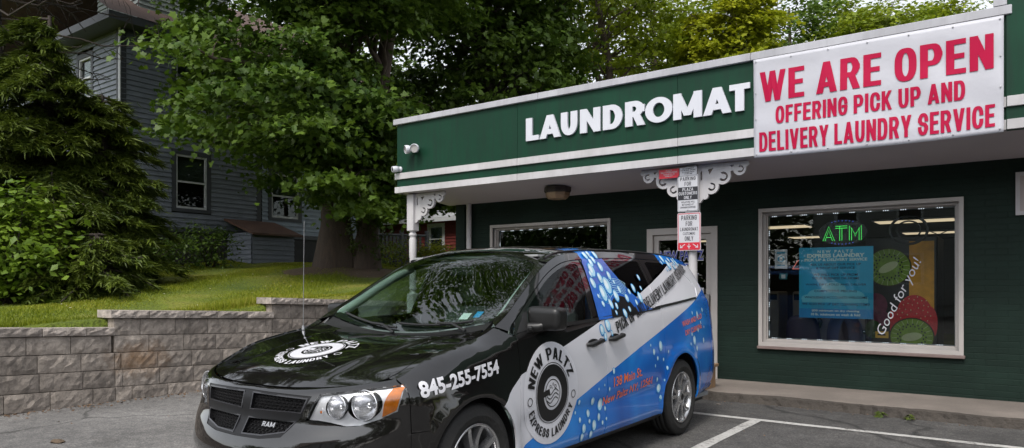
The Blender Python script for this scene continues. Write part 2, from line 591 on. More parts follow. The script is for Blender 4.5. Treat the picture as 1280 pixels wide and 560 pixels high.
# ------------------------------------------------------------------ materials of the setting
def asphalt():
    m = bpy.data.materials.new('asphalt')
    t = NT(m)
    p = t.n('ShaderNodeBsdfPrincipled', Roughness=0.85)
    p.inputs['Specular IOR Level'].default_value = 0.35
    co = t.coord()
    big = t.n('ShaderNodeTexNoise', Scale=0.55, Detail=6.0, Roughness=0.65); t.l(co, big.inputs['Vector'])
    mid = t.n('ShaderNodeTexNoise', Scale=7.0, Detail=5.0, Roughness=0.7); t.l(co, mid.inputs['Vector'])
    vor = t.n('ShaderNodeTexVoronoi', Scale=95.0); t.l(co, vor.inputs['Vector'])
    base = t.ramp(big.outputs[0], [(0.3, (0.085, 0.083, 0.082)), (0.55, (0.135, 0.132, 0.13)), (0.75, (0.185, 0.181, 0.178))])
    sp = t.ramp(vor.outputs['Color'], [(0.0, (0.5, 0.5, 0.5)), (0.6, (1, 1, 1)), (0.93, (1.5, 1.45, 1.4)), (1.0, (2.4, 2.3, 2.2))])
    md = t.ramp(mid.outputs[0], [(0.3, (0.72, 0.72, 0.72)), (0.7, (1.25, 1.24, 1.22))])
    m1 = t.n('ShaderNodeMixRGB', _blend_type='MULTIPLY', Fac=1.0); t.l(base, m1.inputs[1]); t.l(sp, m1.inputs[2])
    m2 = t.n('ShaderNodeMixRGB', _blend_type='MULTIPLY', Fac=1.0); t.l(m1.outputs[0], m2.inputs[1]); t.l(md, m2.inputs[2])
    # tar-dark cracks
    wn = t.n('ShaderNodeTexNoise', Scale=1.6, Detail=4.0); t.l(co, wn.inputs['Vector'])
    vm = t.n('ShaderNodeVectorMath', _operation='MULTIPLY_ADD'); t.l(wn.outputs['Color'], vm.inputs[0]); vm.inputs[1].default_value = (0.7, 0.7, 0); t.l(co, vm.inputs[2])
    cr = t.n('ShaderNodeTexVoronoi', Scale=0.42, _feature='DISTANCE_TO_EDGE'); t.l(vm.outputs[0], cr.inputs['Vector'])
    cf = t.ramp(cr.outputs['Distance'], [(0.0, (0.35, 0.35, 0.35)), (0.006, (0.55, 0.55, 0.55)), (0.012, (1, 1, 1))])
    m3 = t.n('ShaderNodeMixRGB', _blend_type='MULTIPLY', Fac=0.8); t.l(m2.outputs[0], m3.inputs[1]); t.l(cf, m3.inputs[2])
    # oil stains
    st = t.n('ShaderNodeTexNoise', Scale=1.3, Detail=3.0); t.l(t.coord((1, 1.6, 1)), st.inputs['Vector'])
    sf = t.ramp(st.outputs[0], [(0.0, (1, 1, 1)), (0.62, (1, 1, 1)), (0.74, (0.45, 0.44, 0.43))])
    m4 = t.n('ShaderNodeMixRGB', _blend_type='MULTIPLY', Fac=0.7); t.l(m3.outputs[0], m4.inputs[1]); t.l(sf, m4.inputs[2])
    # lot brighter at left, darker toward the shop: canopy shade painted into the colour
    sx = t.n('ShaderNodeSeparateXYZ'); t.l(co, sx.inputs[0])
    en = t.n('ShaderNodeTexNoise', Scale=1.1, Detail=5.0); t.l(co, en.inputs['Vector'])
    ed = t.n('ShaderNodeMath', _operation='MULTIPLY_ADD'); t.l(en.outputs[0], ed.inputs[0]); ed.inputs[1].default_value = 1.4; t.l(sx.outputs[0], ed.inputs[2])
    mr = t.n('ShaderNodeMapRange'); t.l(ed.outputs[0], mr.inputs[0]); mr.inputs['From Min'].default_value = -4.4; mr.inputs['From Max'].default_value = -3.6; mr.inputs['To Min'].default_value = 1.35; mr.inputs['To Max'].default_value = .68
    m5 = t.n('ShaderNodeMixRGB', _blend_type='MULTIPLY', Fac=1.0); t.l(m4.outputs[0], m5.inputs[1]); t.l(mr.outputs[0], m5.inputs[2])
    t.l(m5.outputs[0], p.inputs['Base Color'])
    b1 = t.n('ShaderNodeBump', Strength=0.55, Distance=0.006); t.l(vor.outputs['Distance'], b1.inputs['Height'])
    b2 = t.n('ShaderNodeBump', Strength=0.4, Distance=0.02); t.l(mid.outputs[0], b2.inputs['Height']); t.l(b1.outputs[0], b2.inputs['Normal'])
    t.l(b2.outputs[0], p.inputs['Normal'])
    t.l(p.outputs[0], t.out.inputs[0])
    return m

def brick_paint(name, c):
    m = bpy.data.materials.new(name)
    t = NT(m)
    p = t.n('ShaderNodeBsdfPrincipled', Roughness=0.65)
    p.inputs['Specular IOR Level'].default_value = 0.2
    tc = t.n('ShaderNodeTexCoord')
    sx = t.n('ShaderNodeSeparateXYZ'); t.l(tc.outputs['Object'], sx.inputs[0])
    ad = t.n('ShaderNodeMath', _operation='ADD'); t.l(sx.outputs[0], ad.inputs[0]); t.l(sx.outputs[1], ad.inputs[1])
    cx = t.n('ShaderNodeCombineXYZ'); t.l(ad.outputs[0], cx.inputs[0]); t.l(sx.outputs[2], cx.inputs[1])
    wn = t.n('ShaderNodeTexNoise', Scale=6.0); t.l(tc.outputs['Object'], wn.inputs['Vector'])
    wv = t.n('ShaderNodeVectorMath', _operation='MULTIPLY_ADD'); t.l(wn.outputs['Color'], wv.inputs[0]); wv.inputs[1].default_value = (.006, .006, 0); t.l(cx.outputs[0], wv.inputs[2])
    br = t.n('ShaderNodeTexBrick', Scale=1.0, Mortar__Size=0.006, Brick__Width=0.215, Row__Height=0.069)
    br.inputs['Mortar Smooth'].default_value = 0.6
    br.inputs['Color1'].default_value = (*mul(c, 0.93), 1); br.inputs['Color2'].default_value = (*mul(c, 1.07), 1); br.inputs['Mortar'].default_value = (*mul(c, 0.95), 1)
    t.l(wv.outputs[0], br.inputs['Vector'])
    nz = t.n('ShaderNodeTexNoise', Scale=1.2, Detail=7.0, Roughness=.65); t.l(t.coord((1, 1, 1.4)), nz.inputs['Vector'])
    o = t.ramp(nz.outputs[0], [(0.3, (.62, .6, .6)), (0.55, (1, 1, 1)), (0.75, (1.4, 1.35, 1.35))])
    mx = t.n('ShaderNodeMixRGB', _blend_type='MULTIPLY', Fac=.9); t.l(br.outputs[0], mx.inputs[1]); t.l(o, mx.inputs[2])
    # flaked spots showing pale brick
    fl = t.n('ShaderNodeTexNoise', Scale=9.0, Detail=6.0, Roughness=.7); t.l(t.coord((.6, .6, 1.6)), fl.inputs['Vector'])
    ff = t.ramp(fl.outputs[0], [(0.0, (0, 0, 0)), (0.735, (0, 0, 0)), (0.76, (1, 1, 1))])
    m2 = t.n('ShaderNodeMixRGB'); t.l(ff, m2.inputs[0]); t.l(mx.outputs[0], m2.inputs[1]); m2.inputs[2].default_value = (.16, .2, .17, 1)
    t.l(m2.outputs[0], p.inputs['Base Color'])
    b = t.n('ShaderNodeBump', Strength=0.5, Distance=0.006, _invert=True); t.l(br.outputs['Fac'], b.inputs['Height'])
    n2 = t.n('ShaderNodeTexNoise', Scale=45.0, Detail=4.0); t.l(tc.outputs['Object'], n2.inputs['Vector'])
    b2 = t.n('ShaderNodeBump', Strength=0.5, Distance=0.006); t.l(n2.outputs[0], b2.inputs['Height']); t.l(b.outputs[0], b2.inputs['Normal'])
    t.l(b2.outputs[0], p.inputs['Normal'])
    t.l(p.outputs[0], t.out.inputs[0])
    return m

def weathered(name, c, dirt, rough=.45, amt=.6):
    """painted board with vertical run-off streaks"""
    m = bpy.data.materials.new(name)
    t = NT(m)
    p = t.n('ShaderNodeBsdfPrincipled', Roughness=rough)
    p.inputs['Specular IOR Level'].default_value = 0.2
    nz = t.n('ShaderNodeTexNoise', Scale=3.0, Detail=6.0, Roughness=.7); t.l(t.coord((4, 4, .35)), nz.inputs['Vector'])
    n2 = t.n('ShaderNodeTexNoise', Scale=2.0, Detail=6.0); t.l(t.coord(), n2.inputs['Vector'])
    a = t.ramp(nz.outputs[0], [(0.45, (0, 0, 0)), (0.8, (1, 1, 1))])
    mu = t.n('ShaderNodeMath', _operation='MULTIPLY'); t.l(a, mu.inputs[0]); mu.inputs[1].default_value = amt
    o = t.ramp(n2.outputs[0], [(0.3, mul(c, .82)), (0.7, mul(c, 1.12))])
    mx = t.n('ShaderNodeMixRGB'); t.l(mu.outputs[0], mx.inputs[0]); t.l(o, mx.inputs[1]); mx.inputs[2].default_value = (*dirt, 1)
    t.l(mx.outputs[0], p.inputs['Base Color'])
    b = t.n('ShaderNodeBump', Strength=.12, Distance=.01); t.l(nz.outputs[0], b.inputs['Height']); t.l(b.outputs[0], p.inputs['Normal'])
    t.l(p.outputs[0], t.out.inputs[0])
    return m

M = {}
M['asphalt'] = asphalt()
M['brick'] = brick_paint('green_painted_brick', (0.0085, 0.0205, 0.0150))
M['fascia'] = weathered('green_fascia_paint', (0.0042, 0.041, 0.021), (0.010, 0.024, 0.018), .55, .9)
M['white'] = weathered('white_trim_paint', (0.52, 0.505, 0.515), (0.30, 0.285, 0.275), .45, .35)
M['flash'] = weathered('grey_roof_flashing', (0.44, 0.44, 0.47), (0.27, 0.26, 0.28), .35, .5)
M['soffit'] = pm('soffit_paint', (0.50, 0.46, 0.49), .6, .06, 1.5)
M['frame'] = pm('taupe_window_frame', (0.42, 0.39, 0.37), .45, .1, 3)
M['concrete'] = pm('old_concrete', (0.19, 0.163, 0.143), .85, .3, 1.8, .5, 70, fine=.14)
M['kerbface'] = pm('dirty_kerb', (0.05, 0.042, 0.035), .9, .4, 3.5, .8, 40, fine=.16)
M['linepaint'] = None
M['black'] = pm('black_plastic', (0.012, 0.012, 0.013), .5, .2, 8)
M['dark'] = pm('dark_interior', (0.02, 0.02, 0.02), .8, .3, 2)
M['metal'] = pm('grey_metal', (0.45, 0.45, 0.46), .35, .1, 6, metal=.9)
M['chrome'] = pm('bright_metal', (0.8, 0.8, 0.82), .12, .05, 6, metal=1)
M['wood'] = pm('weathered_wood', (0.24, 0.15, 0.085), .75, .35, 3, .3, 30, stretch=(6, 6, .6))
M['signwhite'] = pm('sign_white', (0.52, 0.52, 0.55), .4, .05, 4)
M['signred'] = pm('sign_red', (0.55, 0.02, 0.04), .4, .06, 4)
M['ink'] = pm('sign_black', (0.015, 0.015, 0.02), .5, .05, 4)
M['letter'] = pm('white_letter', (0.60, 0.61, 0.66), .35, .05, 3)
M['vinyl'] = pm('banner_vinyl', (0.485, 0.485, 0.53), .5, .06, 1.2, .4, 4)
M['bannerred'] = pm('banner_red', (0.42, 0.002, 0.045), .6, .05, 3, spec=.2)
M['pane'] = glass('window_glass', (0.90, 0.93, 0.92), 0.0, 1.5, 1.0)
M['soil'] = pm('bare_soil', (0.10, 0.07, 0.045), .95, .4, 3, .6, 30, fine=.2)
M['bark'] = pm('tree_bark', (0.085, 0.062, 0.047), .9, .45, 4, 1.0, 22, stretch=(3, 3, .5), fine=.2)
M['darkbark'] = pm('dark_bark', (0.045, 0.034, 0.028), .9, .4, 4, .8, 25, stretch=(3, 3, .5))

def line_paint():
    m = bpy.data.materials.new('worn_white_line')
    t = NT(m)
    p = t.n('ShaderNodeBsdfPrincipled', Roughness=.7)
    co = t.coord()
    nz = t.n('ShaderNodeTexNoise', Scale=26.0, Detail=7.0, Roughness=.75); t.l(co, nz.inputs['Vector'])
    n2 = t.n('ShaderNodeTexNoise', Scale=2.2, Detail=3.0); t.l(co, n2.inputs['Vector'])
    ad = t.n('ShaderNodeMath', _operation='MULTIPLY_ADD'); t.l(n2.outputs[0], ad.inputs[0]); ad.inputs[1].default_value = .35; t.l(nz.outputs[0], ad.inputs[2])
    o = t.ramp(ad.outputs[0], [(0.5, (.55, .54, .52)), (0.72, (.42, .41, .39)), (0.82, (.09, .085, .08))])
    t.l(o, p.inputs['Base Color'])
    b = t.n('ShaderNodeBump', Strength=.5, Distance=.004); t.l(nz.outputs[0], b.inputs['Height']); t.l(b.outputs[0], p.inputs['Normal'])
    t.l(p.outputs[0], t.out.inputs[0])
    return m
M['linepaint'] = line_paint()

# ------------------------------------------------------------------ ground
def lawn_z(X, Y):
    X = np.asarray(X, float); Y = np.asarray(Y, float)
    z = 0.86 + 0.05 * np.clip(-9 - X, 0, 14) + 0.07 * np.clip(np.minimum(Y, 13.5) - 3, -8, 20)
    z = z + 0.16 * np.exp(-((X + 13.2) ** 2 + (Y - 11.5) ** 2) / 1.6)
    return z + 0.03 * np.sin(X * 1.3 + Y * .7) + 0.02 * np.sin(Y * 2.1 - X * .6)

g = MB().add([(-400, -400, -.35), (400, -400, -.35), (400, 600, -.35), (-400, 600, -.35)], [(0, 1, 2, 3)])
kind(g.build('ground', M['soil'], fix=False))
nx = 60
g = MB().add([(-8.86, -60, 0), (60, -60, 0), (60, 8.5, 0), (-8.86, 8.5, 0)], [(0, 1, 2, 3)])
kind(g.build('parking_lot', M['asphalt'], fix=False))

xs = np.r_[np.linspace(-90, -24, 14), np.linspace(-22, -9.06, 50)]
ys = np.r_[np.linspace(-60, -4, 12), np.linspace(-3, 20, 80), np.linspace(22, 90, 14)]
GX, GY = np.meshgrid(xs, ys, indexing='ij')
GZ = lawn_z(GX, GY)
GX[-1] += .012; GZ[-1] -= 1.3; GX[-2] = -9.06
V = np.c_[GX.ravel(), GY.ravel(), GZ.ravel()]
ii = np.arange(len(xs) * len(ys)).reshape(len(xs), len(ys))
F = np.stack([ii[:-1, :-1], ii[1:, :-1], ii[1:, 1:], ii[:-1, 1:]], -1).reshape(-1, 4)
def turf():
    m = bpy.data.materials.new('turf')
    t = NT(m)
    p = t.n('ShaderNodeBsdfPrincipled', Roughness=.9)
    co = t.coord()
    n1 = t.n('ShaderNodeTexNoise', Scale=.8, Detail=6.0); t.l(co, n1.inputs['Vector'])
    n2 = t.n('ShaderNodeTexNoise', Scale=30.0, Detail=4.0); t.l(co, n2.inputs['Vector'])
    o = t.ramp(n1.outputs[0], [(.3, (.06, .10, .008)), (.55, (.13, .165, .012)), (.72, (.24, .22, .04))])
    o2 = t.ramp(n2.outputs[0], [(.3, (.5, .5, .5)), (.7, (1.4, 1.4, 1.4))])
    mx = t.n('ShaderNodeMixRGB', _blend_type='MULTIPLY', Fac=1.0); t.l(o, mx.inputs[1]); t.l(o2, mx.inputs[2])
    t.l(mx.outputs[0], p.inputs['Base Color'])
    b = t.n('ShaderNodeBump', Strength=.8, Distance=.05); t.l(n2.outputs[0], b.inputs['Height']); t.l(b.outputs[0], p.inputs['Normal'])
    t.l(p.outputs[0], t.out.inputs[0])
    return m
M['turf'] = turf()
kind(np_mesh('lawn', V, F, M['turf'], smooth=True))
# rear yard behind the laundromat, left part stays lawn
g = MB().add([(-9.06, 10.2, .25), (70, 20.5, .1), (70, 120, .1), (-9.06, 120, .4)], [(0, 1, 2, 3)])
kind(g.build('back_yard', M['turf'], fix=False))

# sidewalk with a broken front edge
xs = np.arange(-9.0, 12.01, .06)
jit = rng.normal(0, .012, len(xs)) + .02 * np.sin(xs * 2.3) + .012 * np.sin(xs * 7)
V = []; F = []; mi = []
for k, x in enumerate(xs):
    e = 8.50 + jit[k]
    V += [(x, 9.9, .1), (x, e + .03, .1 + .004 * math.sin(x * 5)), (x, e, .085), (x, e - .015 + rng.normal(0, .006), .04), (x, e - .05 + rng.normal(0, .008), -.02)]
    if k:
        b = (k - 1) * 5
        for q in range(4):
            F.append((b + q, b + q + 1, b + q + 6, b + q + 5)); mi.append(0 if q == 0 else 1)
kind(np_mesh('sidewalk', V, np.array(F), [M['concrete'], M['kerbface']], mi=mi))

g = MB()
for a in range(0, 60):
    x0 = -9 + a * .35; x1 = x0 + .35
    j = lambda: rng.normal(0, .004)
    g.add([(x0, 7.43 + j(), .004), (x1, 7.43 + j(), .004), (x1, 7.53 + j(), .004), (x0, 7.53 + j(), .004)], [(0, 1, 2, 3)])
kind(g.build('parking_line', M['linepaint'], fix=False))
for sx in (-2.29, -5.2, .65):
    g = MB()
    for a in range(16):
        y1 = 7.425 - a * .35; y0 = y1 - .35
        j = lambda: rng.normal(0, .004)
        g.add([(sx - .055 + j(), y0, .004), (sx + .055 + j(), y0, .004), (sx + .055 + j(), y1, .004), (sx - .055 + j(), y1, .004)], [(0, 1, 2, 3)])
    kind(g.build('parking_line', M['linepaint'], fix=False))

# ------------------------------------------------------------------ retaining wall of split-face blocks
def block_mat(name, c, stain):
    m = bpy.data.materials.new(name)
    t = NT(m)
    p = t.n('ShaderNodeBsdfPrincipled', Roughness=.92)
    co = t.coord()
    geo = t.n('ShaderNodeNewGeometry')
    n1 = t.n('ShaderNodeTexNoise', Scale=9.0, Detail=7.0, Roughness=.7); t.l(co, n1.inputs['Vector'])
    n2 = t.n('ShaderNodeTexNoise', Scale=1.1, Detail=3.0); t.l(co, n2.inputs['Vector'])
    o = t.ramp(n1.outputs[0], [(.3, mul(c, .5)), (.5, c), (.72, mul(c, 1.6))])
    rv = t.n('ShaderNodeMapRange'); t.l(geo.outputs['Random Per Island'], rv.inputs[0]); rv.inputs['To Min'].default_value = .72; rv.inputs['To Max'].default_value = 1.2
    mx = t.n('ShaderNodeMixRGB', _blend_type='MULTIPLY', Fac=1.0); t.l(o, mx.inputs[1]); t.l(rv.outputs[0], mx.inputs[2])
    dv = t.n('ShaderNodeVectorMath', _operation='MULTIPLY_ADD'); t.l(co, dv.inputs[0]); dv.inputs[1].default_value = (0, .8, 1.5); dv.inputs[2].default_value = (0, .8 * 1.5, -.48 * 1.5)
    ds = t.n('ShaderNodeVectorMath', _operation='LENGTH'); t.l(dv.outputs[0], ds.inputs[0])
    dn = t.n('ShaderNodeMath', _operation='MULTIPLY_ADD'); t.l(n1.outputs[0], dn.inputs[0]); dn.inputs[1].default_value = .5; t.l(ds.outputs['Value'], dn.inputs[2])
    f = t.ramp(dn.outputs[0], [(.3, (.7, .7, .7)), (.62, (0, 0, 0))])
    m2 = t.n('ShaderNodeMixRGB'); t.l(f, m2.inputs[0]); t.l(mx.outputs[0], m2.inputs[1]); m2.inputs[2].default_value = (*stain, 1)
    t.l(m2.outputs[0], p.inputs['Base Color'])
    nb = t.n('ShaderNodeTexNoise', Scale=35.0, Detail=6.0, Roughness=.7); t.l(co, nb.inputs['Vector'])
    b = t.n('ShaderNodeBump', Strength=.8, Distance=.012); t.l(nb.outputs[0], b.inputs['Height']); t.l(b.outputs[0], p.inputs['Normal'])
    t.l(p.outputs[0], t.out.inputs[0])
    return m
M['block'] = block_mat('split_face_block', (0.275, 0.238, 0.205), (0.24, 0.135, 0.06))
M['cap'] = block_mat('wall_cap_block', (0.35, 0.305, 0.27), (0.24, 0.21, 0.17))
WX = -8.84
def slope(y):
    return -0.038 * (y - 3.0)
def rough_block(mb, y0, y1, z0, z1, xf, depth, amp, ny=7, nz=4, seed=0, smooth_top=True):
    r2 = np.random.default_rng(seed)
    ny = max(3, int((y1 - y0) / .05)); nz = max(3, int((z1 - z0) / .045))
    vs = []; g_ = .004
    for a in range(ny + 1):
        for b in range(nz + 1):
            y = y0 + g_ + (y1 - y0 - 2 * g_) * a / ny; z = z0 + g_ + (z1 - z0 - 2 * g_) * b / nz
            ed = (a in (0, ny)) or (b in (0, nz))
            x = xf + (-.008 if ed else 0) + (r2.normal(0, amp) if not ed else r2.normal(0, amp * .35))
            yy = y + (r2.normal(0, .007) if a not in (0, ny) else 0); zz = z + (r2.normal(0, .006) if b not in (0, nz) else 0)
            vs.append((x, yy, zz + slope(y)))
    fs = []
    for a in range(ny):
        for b in range(nz):
            i = a * (nz + 1) + b
            fs.append((i, i + nz + 1, i + nz + 2, i + 1))
    n0 = len(vs)
    # sides back to depth
    rim = [a * (nz + 1) for a in range(ny + 1)] + [ny * (nz + 1) + b for b in range(1, nz + 1)] + [a * (nz + 1) + nz for a in range(ny - 1, -1, -1)] + [b for b in range(nz - 1, 0, -1)]
    for i in rim:
        x, y, z = vs[i]
        vs.append((xf - depth, y, z))
    k = len(rim)
    for q in range(k):
        fs.append((rim[q], n0 + q, n0 + (q + 1) % k, rim[(q + 1) % k]))
    mb.add(vs, fs)
rw = thing('retaining_wall', 'grey split-face block retaining wall with stepped cap stones holding back the lawn', 'retaining wall', (WX, 6, 0))
body = MB(); caps = MB()
tops = [(-9.0, 4.2, .93), (4.2, 6.42, 1.135), (6.42, 16.0, 1.34)]
sd = 0
CH = .205
rowz = [-.195 + CH * k for k in range(8)]
for k, z0 in enumerate(rowz):
    y = -9.0 + (.225 if k % 2 else 0) + .12 * (k % 3)
    y -= .45
    while y < 16:
        z1 = z0 + CH
        y1 = y + .45
        lim = None
        for a, b, zt in tops:
            if z1 <= zt - .1 + .02:
                if y1 > a and y < b:
                    ya, yb = max(y, a), min(y1, b)
                    if yb - ya > .06:
                        sd += 1
                        rough_block(body, ya, yb, z0, z1, WX - k * .012, .25, .0042, seed=sd)
        y = y1
for a, b, zt in tops:
    y = a - .05 if a > -8 else a
    while y < b - .05:
        y1 = min(y + .46 + .0 * rng.random(), b + (.12 if b < 15 and False else 0))
        sd += 1
        rough_block(caps, y, y1, zt - .1, zt, WX - .02, .36, .006, seed=sd)
        y = y1
body.build('wall', M['block'], rw)
caps.build('cap', M['cap'], rw)

# ------------------------------------------------------------------ laundromat building
YF, YW = 8.45, 9.69
SZ0, SZ1 = 2.887, 2.786           # soffit height at fascia and at wall
bl = thing('laundromat_building', 'single-storey green brick laundromat with a deep white-trimmed green canopy fascia', 'building', (-3, 9.69, 0))
def fac(y):
    return lambda u, v, w: (u, y - w, v)
# front wall with openings
W1 = (-2.90, .62, -.66, 2.36)      # right window
W2 = (-7.39, .62, -5.18, 2.36)     # left window
DR = (-4.53, .1, -3.52, 2.18)
def rect(a):
    return [(a[0], a[1]), (a[2], a[1]), (a[2], a[3]), (a[0], a[3])]
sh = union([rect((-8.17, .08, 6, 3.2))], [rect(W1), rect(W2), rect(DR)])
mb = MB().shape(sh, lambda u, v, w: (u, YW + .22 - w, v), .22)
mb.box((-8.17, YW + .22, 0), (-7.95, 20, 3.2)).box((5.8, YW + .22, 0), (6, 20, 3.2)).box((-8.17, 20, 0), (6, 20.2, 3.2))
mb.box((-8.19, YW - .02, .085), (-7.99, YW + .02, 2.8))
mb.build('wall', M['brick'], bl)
mb = MB()
for x0, x1 in ((-8.41, -6.002), (-5.998, -3.562), (-3.558, -1.122), (-1.118, -.195)):
    mb.box((x0, YF, 2.887), (x1, YF + .06, 4.0), b=.002)
mb.box((-8.41, YF + .06, 2.887), (-8.35, 20.3, 4.0)).box((-.195, YF - .03, 2.887), (7, YF + .06, 6.2))
for k in range(1, 7):      # panel joints
    pass
mb.build('fascia', M['fascia'], bl)
mb = MB()
for a, b in ((3.105, 3.205), (2.885, 2.982)):
    for x0, x1 in ((-8.44, -5.99), (-5.985, -3.55), (-3.545, -.195)):
        mb.box((x0, YF - .028, a), (x1, YF + (.002 if a > 3 else .05), b), b=.003)
    mb.box((-.19, YF - .055, a), (7, YF - .028, b), b=.003)
    mb.box((-8.44, YF + .055, a), (-8.408, 20.3, b))
mb.build('trim', M['white'], bl)
mb = MB()
for x0, x1 in ((-8.46, -5.62), (-5.617, -2.65), (-2.647, -.15)):
    mb.box((x0, YF - .045, 3.995), (x1, YF + .12, 4.085), b=.006)
mb.box((-8.46, YF + .123, 3.995), (-8.34, 20.3, 4.085), b=.006)
mb.box((-.30, YF - .046, 4.088), (-.19, YF + .1, 6.2), b=.004)
mb.build('roof_cap', M['flash'], bl)
mb = MB().add([(-8.35, YF + .062, SZ0 + .004), (7, YF + .062, SZ0 + .004), (7, YW - .001, SZ1), (-8.35, YW - .001, SZ1), (-8.35, YF + .062, SZ0 + .06), (7, YF + .062, SZ0 + .06), (7, YW - .001, SZ1 + .06), (-8.35, YW - .001, SZ1 + .06)],
                [(0, 1, 2, 3), (7, 6, 5, 4), (0, 4, 5, 1), (1, 5, 6, 2), (2, 6, 7, 3), (3, 7, 4, 0)])
mb.build('soffit', M['soffit'], bl)
mb = MB().box((-8.35, YF + .06, 3.85), (7, 20.3, 3.93))
mb.build('roof', pm('flat_roof', (.12, .12, .12), .9), bl)

def sign_letters(parent):
    W = {'O': .95, 'A': .89, 'M': .95, 'L': .56, 'T': .63, 'U': .67, 'D': .74, 'R': .72, 'N': .80}
    K = [0, 0, -.02, .07, .06, .06, -.03, -.01, 0, -.10]
    for ch, s2 in text_shapes('LAUNDROMAT', -5.826, 3.43, -2.655, 3.75, w=1, tv=.27, th=.215, gap=.04, ky=.95, widths=W, kern=K):
        MB().shape(s2, lambda u, v, w: (u, YF - .006 - w, v), .03).build('letter', M['letter'], parent)
sign_letters(bl)

# windows: frame, glass, sill, lights strung inside
def window(a, name_part):
    x0, z0, x1, z1 = a
    fw = .042
    sh = union([rect((x0 - .035, z0 - .035, x1 + .035, z1 + .035))], [rect((x0 + .012, z0 + .012, x1 - .012, z1 - .012))])
    fr = MB().shape(sh, lambda u, v, w: (u, YW + .0 - w, v), .035)
    sh = union([rect((x0, z0, x1, z1))], [rect((x0 + fw, z0 + fw, x1 - fw, z1 - fw))])
    fr.shape(sh, lambda u, v, w: (u, YW + .12 - w, v), .08)
    sh = union([rect((x0 + fw - .002, z0 + fw - .002, x1 - fw + .002, z1 - fw + .002))], [rect((x0 + fw + .014, z0 + fw + .014, x1 - fw - .014, z1 - fw - .014))])
    fr.shape(sh, lambda u, v, w: (u, YW + .115 - w, v), .03)
    f = fr.build('window', M['frame'], bl)
    MB().box((x0 + fw, YW + .088, z0 + fw), (x1 - fw, YW + .094, z1 - fw)).build('pane', M['pane'], f)
    MB().box((x0 - .05, YW - .055, z0 - .075), (x1 + .05, YW, z0 - .037), b=.006).build('sill', pm('brown_sill', (.17, .125, .115), .6, .25, 5), f)
    return f
window(W1, 'w'); window(W2, 'w')

led_m = emis('led_white', (.85, .9, 1.0), .8)
def led_string(a, label):
    x0, z0, x1, z1 = a
    q = .062
    t = thing('string_lights', label, 'string lights', ((x0 + x1) / 2, YW + .13, z1 - q))
    c = MB(); bu = MB()
    y = YW + .135
    c.tube([(x0 + q, y, z0 + q), (x0 + q, y, z1 - q), (x1 - q, y, z1 - q), (x1 - q, y, z0 + q), (x0 + q, y, z0 + q)], .006, 6)
    def run(p, d, L):
        k = 0; s = .04
        while s < L - .06:
            for j in range(3):
                u = s + j * .024
                px, pz = p[0] + d[0] * u, p[1] + d[1] * u
                bu.box((px - .004, y - .016, pz - .004), (px + .004, y - .008, pz + .004))
            s += .19
    run((x0 + q, z1 - q), (1, 0), x1 - x0 - 2 * q); run((x0 + q, z0 + q), (0, 1), z1 - z0 - 2 * q)
    run((x0 + q, z0 + q), (1, 0), x1 - x0 - 2 * q)
    c.build('cable', M['signwhite'], t); bu.build('bulb', led_m, t)
led_string(W1, 'string of tiny white lights bordering the inside of the right shop window')
led_string(W2, 'string of tiny white lights bordering the inside of the left shop window behind the van')

# door with glass, lettering and pull
x0, z0, x1, z1 = DR
sh = union([rect((x0 - .02, .1, x1 + .02, z1 + .02))], [rect((x0 + .07, .1, x1 - .07, z1 - .07))])
MB().shape(sh, lambda u, v, w: (u, YW + .06 - w, v), .08).build('door_frame', M['frame'], bl)
sh = union([rect((x0 + .075, .11, x1 - .075, z1 - .075))], [rect((x0 + .15, .36, x1 - .15, .98)), rect((x0 + .15, 1.08, x1 - .15, z1 - .15))])
door = MB().shape(sh, lambda u, v, w: (u, YW + .07 - w, v), .05).build('door', M['frame'], bl)
MB().box((x0 + .15, YW + .04, 1.08), (x1 - .15, YW + .046, z1 - .15)).box((x0 + .15, YW + .04, .36), (x1 - .15, YW + .046, .98)).build('glass', M['pane'], door)
MB().box((x1 - .16, YW - .04, .92), (x1 - .09, YW + .018, 1.26), b=.012).build('handle', M['metal'], door)
let = MB()
def outl(txt, a, b, c, d, shear=0.0):
    let.shape(font_shape(txt, a - .012, b - .014, c + .012, d + .014, bold=.055), lambda u, v, w: (u, YW + .035, v), mi=0)
    let.shape(font_shape(txt, a, b, c, d, bold=.012), lambda u, v, w: (u, YW + .031, v), mi=1)
outl('NEW PALTZ', -4.36, 1.74, -3.72, 1.87); outl('EXPRESS', -4.3, 1.58, -3.82, 1.69); outl('LAUNDRY', -4.32, 1.43, -3.79, 1.54)
let.shape(font_shape('255-7554', -4.3, 1.24, -3.82, 1.29, bold=.02), lambda u, v, w: (u, YW + .035, v), mi=0)
let.shape(font_shape('HOURS', -4.3, .82, -3.76, .93, bold=.03), lambda u, v, w: (u, YW + .035, v), mi=0)
let.build('lettering', [M['signwhite'], pm('door_blue', (.03, .04, .32), .4)], door, fix=False)
MB().box((-3.80, YW + .030, 1.25), (-3.71, YW + .034, 1.35)).build('sticker', M['signwhite'], door)

